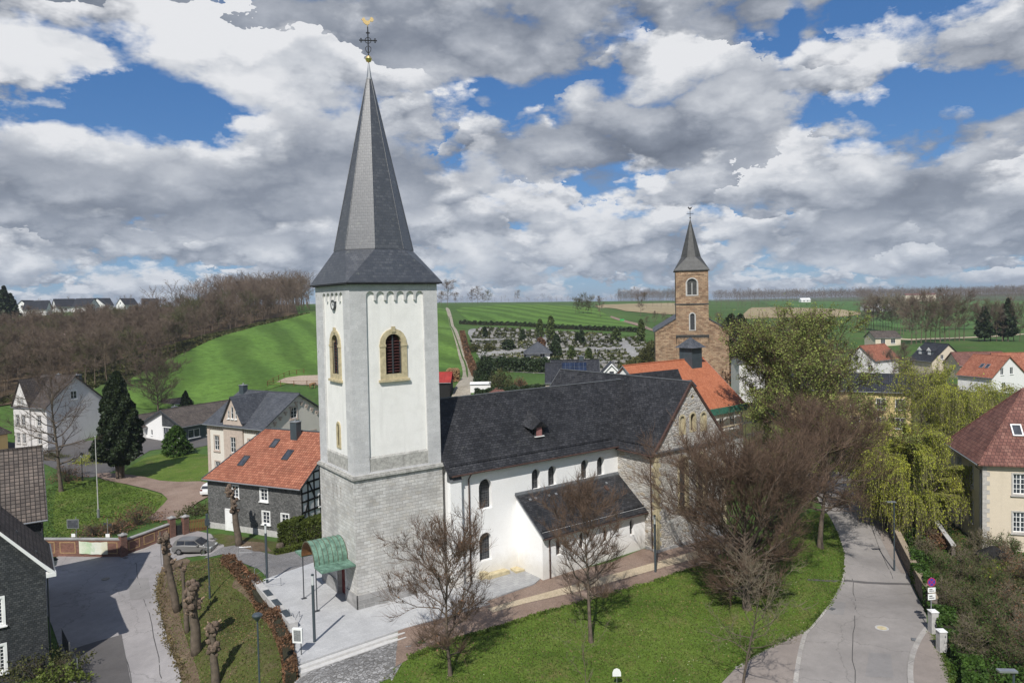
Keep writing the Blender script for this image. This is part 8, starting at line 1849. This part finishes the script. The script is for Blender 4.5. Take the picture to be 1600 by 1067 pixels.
for i, (px, py, h_, w_, lf, lb) in enumerate(((844, 527, 7.2, 3.0, 'cyp', 'left of the two columnar trees at the top of the cemetery'), (861, 530, 9.0, 3.6, 'cyp', 'taller right one of the two columnar trees in the cemetery'), (1002, 535, 8.5, 3.0, 'cyp', 'columnar tree at the top right corner of the cemetery'), (758, 528, 4.5, 1.8, 'yew', 'small dark columnar tree at the top left of the cemetery'), (817, 533, 4.5, 2.2, 'yew', 'small dark cone in the upper middle of the cemetery'), (902, 536, 4, 1.8, 'yew', 'dark slim conifer right of the middle cemetery path'), (909, 537, 5, 2.2, 'yew', 'pointed dark conifer beside the slim one'), (963, 534, 5, 4, 'cyp', 'broad green cone near the right cemetery path'), (868, 558, 5.5, 4.5, 'yew', 'broad dark evergreen at the cemetery hedge'), (870, 540, 4, 3, 'yew', 'round dark evergreen in the middle of the cemetery'), (764, 548, 2.6, 4, 'shrub', 'round dark bush at the left of the cemetery'), (795, 546, 3.5, 5, 'conifer', 'dark clipped bush left of the cemetery chapel'), (893, 560, 4.2, 2.6, 'cyp', 'green column behind the solar house'), (920, 563, 4, 2.4, 'cyp', 'green column right of the solar house chimney'), (845, 545, 4, 4, 'dead_leaf', 'reddish brown bush in the cemetery'))):
    q = P2G(px, py); conifer('columnar_tree' if w_ < 4.5 and h_ > 6 else 'evergreen', lb, q, h_, w_, 800+i, int(500+h_*w_*28), .42, leaf=lf, stems=1, blunt=.35, base=.0, cat='tree')
q = P2G(822, 562); h = House('cemetery_chapel', 'little cemetery building with grey pyramid roof and white wall', 'chapel', q[0], q[1], -36, 8, 8, q[2], 2.8, 3.0, 'white_plain', 'grey_tile', o=.9, hip=1); h.win('f', 5.5, .6, 1.6, 1.6, nx=2, ny=1).build()
q = P2G(972, 502); t = thing('green_container', 'bright green container at the upper cemetery road', 'container', q, -.6); mb = MB(); mb.box(-1.1, 1.1, -.5, .5, .1, 1.0); mb.build('body', M['green_bin'], t); mb = MB(); mb.prism([(-1.15, -.55, 1.0), (1.15, -.55, 1.0), (1.15, .55, 1.1), (-1.15, .55, 1.1)], (0, 0, .08)); mb.build('lid', M['green_bin'], t)
sheet('path', PP((955, 494), (1003, 507), (1020, 515), (1020, 518), (1000, 511), (953, 496)), M['gravel_path'], .2, sm=0)

# ------------------------------------------------------------------ grass tufts and leaf litter
def scatter(poly, n, seed):
    g_ = np.random.default_rng(seed); xs = [p[0] for p in poly]; ys = [p[1] for p in poly]; out = []
    while len(out) < n:
        X = g_.uniform(min(xs), max(xs), n); Y = g_.uniform(min(ys), max(ys), n); out += [(a, b) for a, b in zip(X, Y) if inside(a, b, poly)]
    return out[:n], g_
def tufts(name, poly, n, size, mat_, label, seed, flat=False):
    P, g_ = scatter(poly, n, seed); C = np.array([(a, b, H(a, b)+.06+(0 if flat else size*.4)) for a, b in P]); o = leaves_mesh(name, C, size, M[mat_], None, g_, drop=False)
    o['kind'] = 'stuff'; o['label'] = label; return o
M['blade'] = leafmat('grass_blades', (.095, .145, .024), .3, True, sc_=.4); M['blade_dry'] = leafmat('dry_blades', (.16, .13, .06), .4, True); M['litter'] = leafmat('leaf_litter', (.20, .12, .06), .5, False)
LAWN = PP((560, 1090), (595, 1064), (642, 1030), (700, 1006), (780, 983), (860, 957), (1022, 912), (1088, 890), (1190, 856), (1255, 810), (1296, 815), (1314, 862), (1312, 900), (1295, 940), (1256, 982), (1200, 1010), (1150, 1040), (1100, 1090))
BANK = PP((300, 1090), (272, 1000), (256, 930), (262, 896), (280, 882), (345, 870), (385, 888), (422, 928), (450, 985), (462, 1090))
tufts('grass', LAWN, 42000, .055, 'blade', 'short grass tufts on the church lawn', 1); tufts('grass', LAWN, 5000, .06, 'blade_dry', 'dry grass tufts on the church lawn', 2)
tufts('grass', BANK, 5000, .07, 'blade_dry', 'dry grass tufts on the bank', 12); tufts('grass', BANK, 5000, .07, 'blade', 'grass tufts on the bank', 3); tufts('leaf_litter', BANK, 3500, .06, 'litter', 'fallen leaves on the bank', 4, True)
tufts('leaf_litter', LAWN, 2200, .055, 'litter', 'fallen leaves on the lawn', 5, True)
PARK = PP((62, 848), (62, 768), (100, 755), (160, 750), (215, 765), (255, 776), (250, 792), (232, 806), (190, 828))
tufts('grass', PARK, 9000, .11, 'blade', 'grass tufts on the park lawn', 6)
EDGE = PP((620, 992), (700, 968), (860, 925), (1005, 868), (1120, 842), (1100, 876), (960, 926), (780, 978), (640, 1026)); tufts('leaf_litter', EDGE, 1500, .05, 'litter', 'leaves and crumbs on the gravel path', 7, True)
RV = PP((1462, 975), (1475, 1020), (1500, 1105), (1530, 1105), (1500, 1030), (1478, 980)); tufts('weeds', RV, 1800, .09, 'blade', 'weeds along the pavement edge', 8)
SCR = PP((1345, 745), (1375, 795), (1405, 855), (1440, 925), (1462, 975), (1500, 1110), (1720, 1110), (1720, 840), (1500, 800), (1420, 740)); tufts('ground_cover', SCR, 16000, .13, 'ivy', 'green ground cover under the roadside shrubs', 9); tufts('leaf_litter', SCR, 9000, .10, 'litter', 'brown leaves under the roadside shrubs', 10, True)
WF = PP((-30, 638), (60, 623), (150, 607), (230, 576), (320, 536), (400, 510), (485, 490), (420, 500), (300, 530), (200, 560), (80, 600)); tufts('undergrowth', WF, 14000, .55, 'shrub', 'brushy undergrowth along the edge of the wood', 11)

# road repairs and drains
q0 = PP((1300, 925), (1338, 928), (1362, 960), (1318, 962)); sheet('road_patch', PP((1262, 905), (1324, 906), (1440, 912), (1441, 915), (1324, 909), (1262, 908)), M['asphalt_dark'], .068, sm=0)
M['patch_light'] = asphalt('newer_patch', (.245, .232, .222), False); M['tar'] = plain('tar_joint', (.06, .058, .055), .7, .2)
sheet('road_patch', PP((1298, 940), (1322, 942), (1318, 962), (1290, 958)), M['patch_light'], .066, sm=0); sheet('road_patch', PP((1358, 1020), (1392, 1022), (1396, 1060), (1352, 1058)), M['patch_light'], .066, sm=0)
sheet('street_patch', PP((200, 905), (232, 903), (236, 935), (204, 938)), M['patch_light'], .066, sm=0)
for ln in ([(1332, 905), (1338, 960), (1330, 1010), (1338, 1075)], [(212, 880), (222, 930), (240, 985), (252, 1060)], [(1346, 800), (1372, 850), (1396, 905)], [(150, 1005), (188, 995), (208, 1075)]):
    P_ = smooth_poly(PP(*ln), 2, False); strip('tar_joint', [(a+.05*math.sin(i*1.7), b+.05*math.cos(i*2.3)) for i, (a, b) in enumerate(P_)], .05, .062, M['tar'], drop=.1)
for i, (px, py, lb) in enumerate(((1300, 952, 'iron drain grate at the kerb of the right road'), (1428, 1000, 'iron drain grate by the curved kerb on the right'), (246, 925, 'iron drain grate at the foot of the grass bank'), (196, 872, 'drain grate before the brick wall corner'))):
    q = P2G(px, py); t = thing('drain_grate', lb, 'drain', (q[0], q[1], q[2]+.07), .6*i); mb = MB(); mb.box(-.25, .25, -.18, .18, 0, .012); mb.build('frame', M['dark_metal'], t); mb = MB()
    for k in range(6): mb.box(-.2+k*.075, -.17+k*.075, -.15, .15, .012, .02)
    mb.build('bars', M['grey_metal'], t)
q = P2G(165, 905); mb = MB(); mb.lathe((0, 0, 0), [(.36, 0), (.36, .014)], 20); o = mb.build('manhole_cover', M['dark_metal']); o.location = (q[0], q[1], q[2]+.06); tag(o, 'round iron manhole cover in the shaded left street', 'manhole')
# ragged borders where grass meets path and kerb
def border_tufts(line, n, w, seed, mat_='blade', size=.09):
    L = PP(*line); g_ = np.random.default_rng(seed); out = []
    for _ in range(n):
        i = g_.integers(0, len(L)-1); f = g_.random(); a, b = L[i], L[i+1]; out.append((a[0]+(b[0]-a[0])*f+g_.normal()*w, a[1]+(b[1]-a[1])*f+g_.normal()*w))
    C = np.array([(a, b, H(a, b)+.11) for a, b in out]); o = leaves_mesh('grass', C, size, M[mat_], None, g_); o['kind'] = 'stuff'; o['label'] = 'ragged grass along the lawn border'
border_tufts([(640, 1029), (700, 1004), (780, 981), (860, 955), (1022, 910), (1090, 888)], 3500, .13, 31); border_tufts([(1150, 1042), (1200, 1012), (1258, 985), (1298, 942), (1316, 900), (1316, 862), (1306, 830)], 3000, .10, 32)
border_tufts([(290, 1067), (262, 1000), (247, 930), (252, 896)], 1600, .2, 33, 'blade_dry'); border_tufts([(1455, 985), (1475, 1030), (1492, 1090)], 1500, .15, 34)

# ------------------------------------------------------------------ the air: faint even haze round the whole scene
def haze_box():
    R_ = 7300.0; z0_, z1_ = float(HH.min())-1.0, 62.0
    mb = MB(); mb.box(-R_, R_, -R_, R_, z0_, z1_); m_ = bpy.data.materials.new('haze_air'); m_.use_nodes = True; nt = m_.node_tree; nt.nodes.clear()
    o_ = nt.nodes.new('ShaderNodeOutputMaterial'); v = nt.nodes.new('ShaderNodeVolumePrincipled'); v.inputs['Color'].default_value = (.72, .80, .92, 1); v.inputs['Density'].default_value = .00014
    v.inputs['Anisotropy'].default_value = 0.2; nt.links.new(v.outputs[0], o_.inputs['Volume']); o = mb.build('haze', m_, uv=False); o['kind'] = 'stuff'; o['label'] = 'faint haze over the far fields'
haze_box()
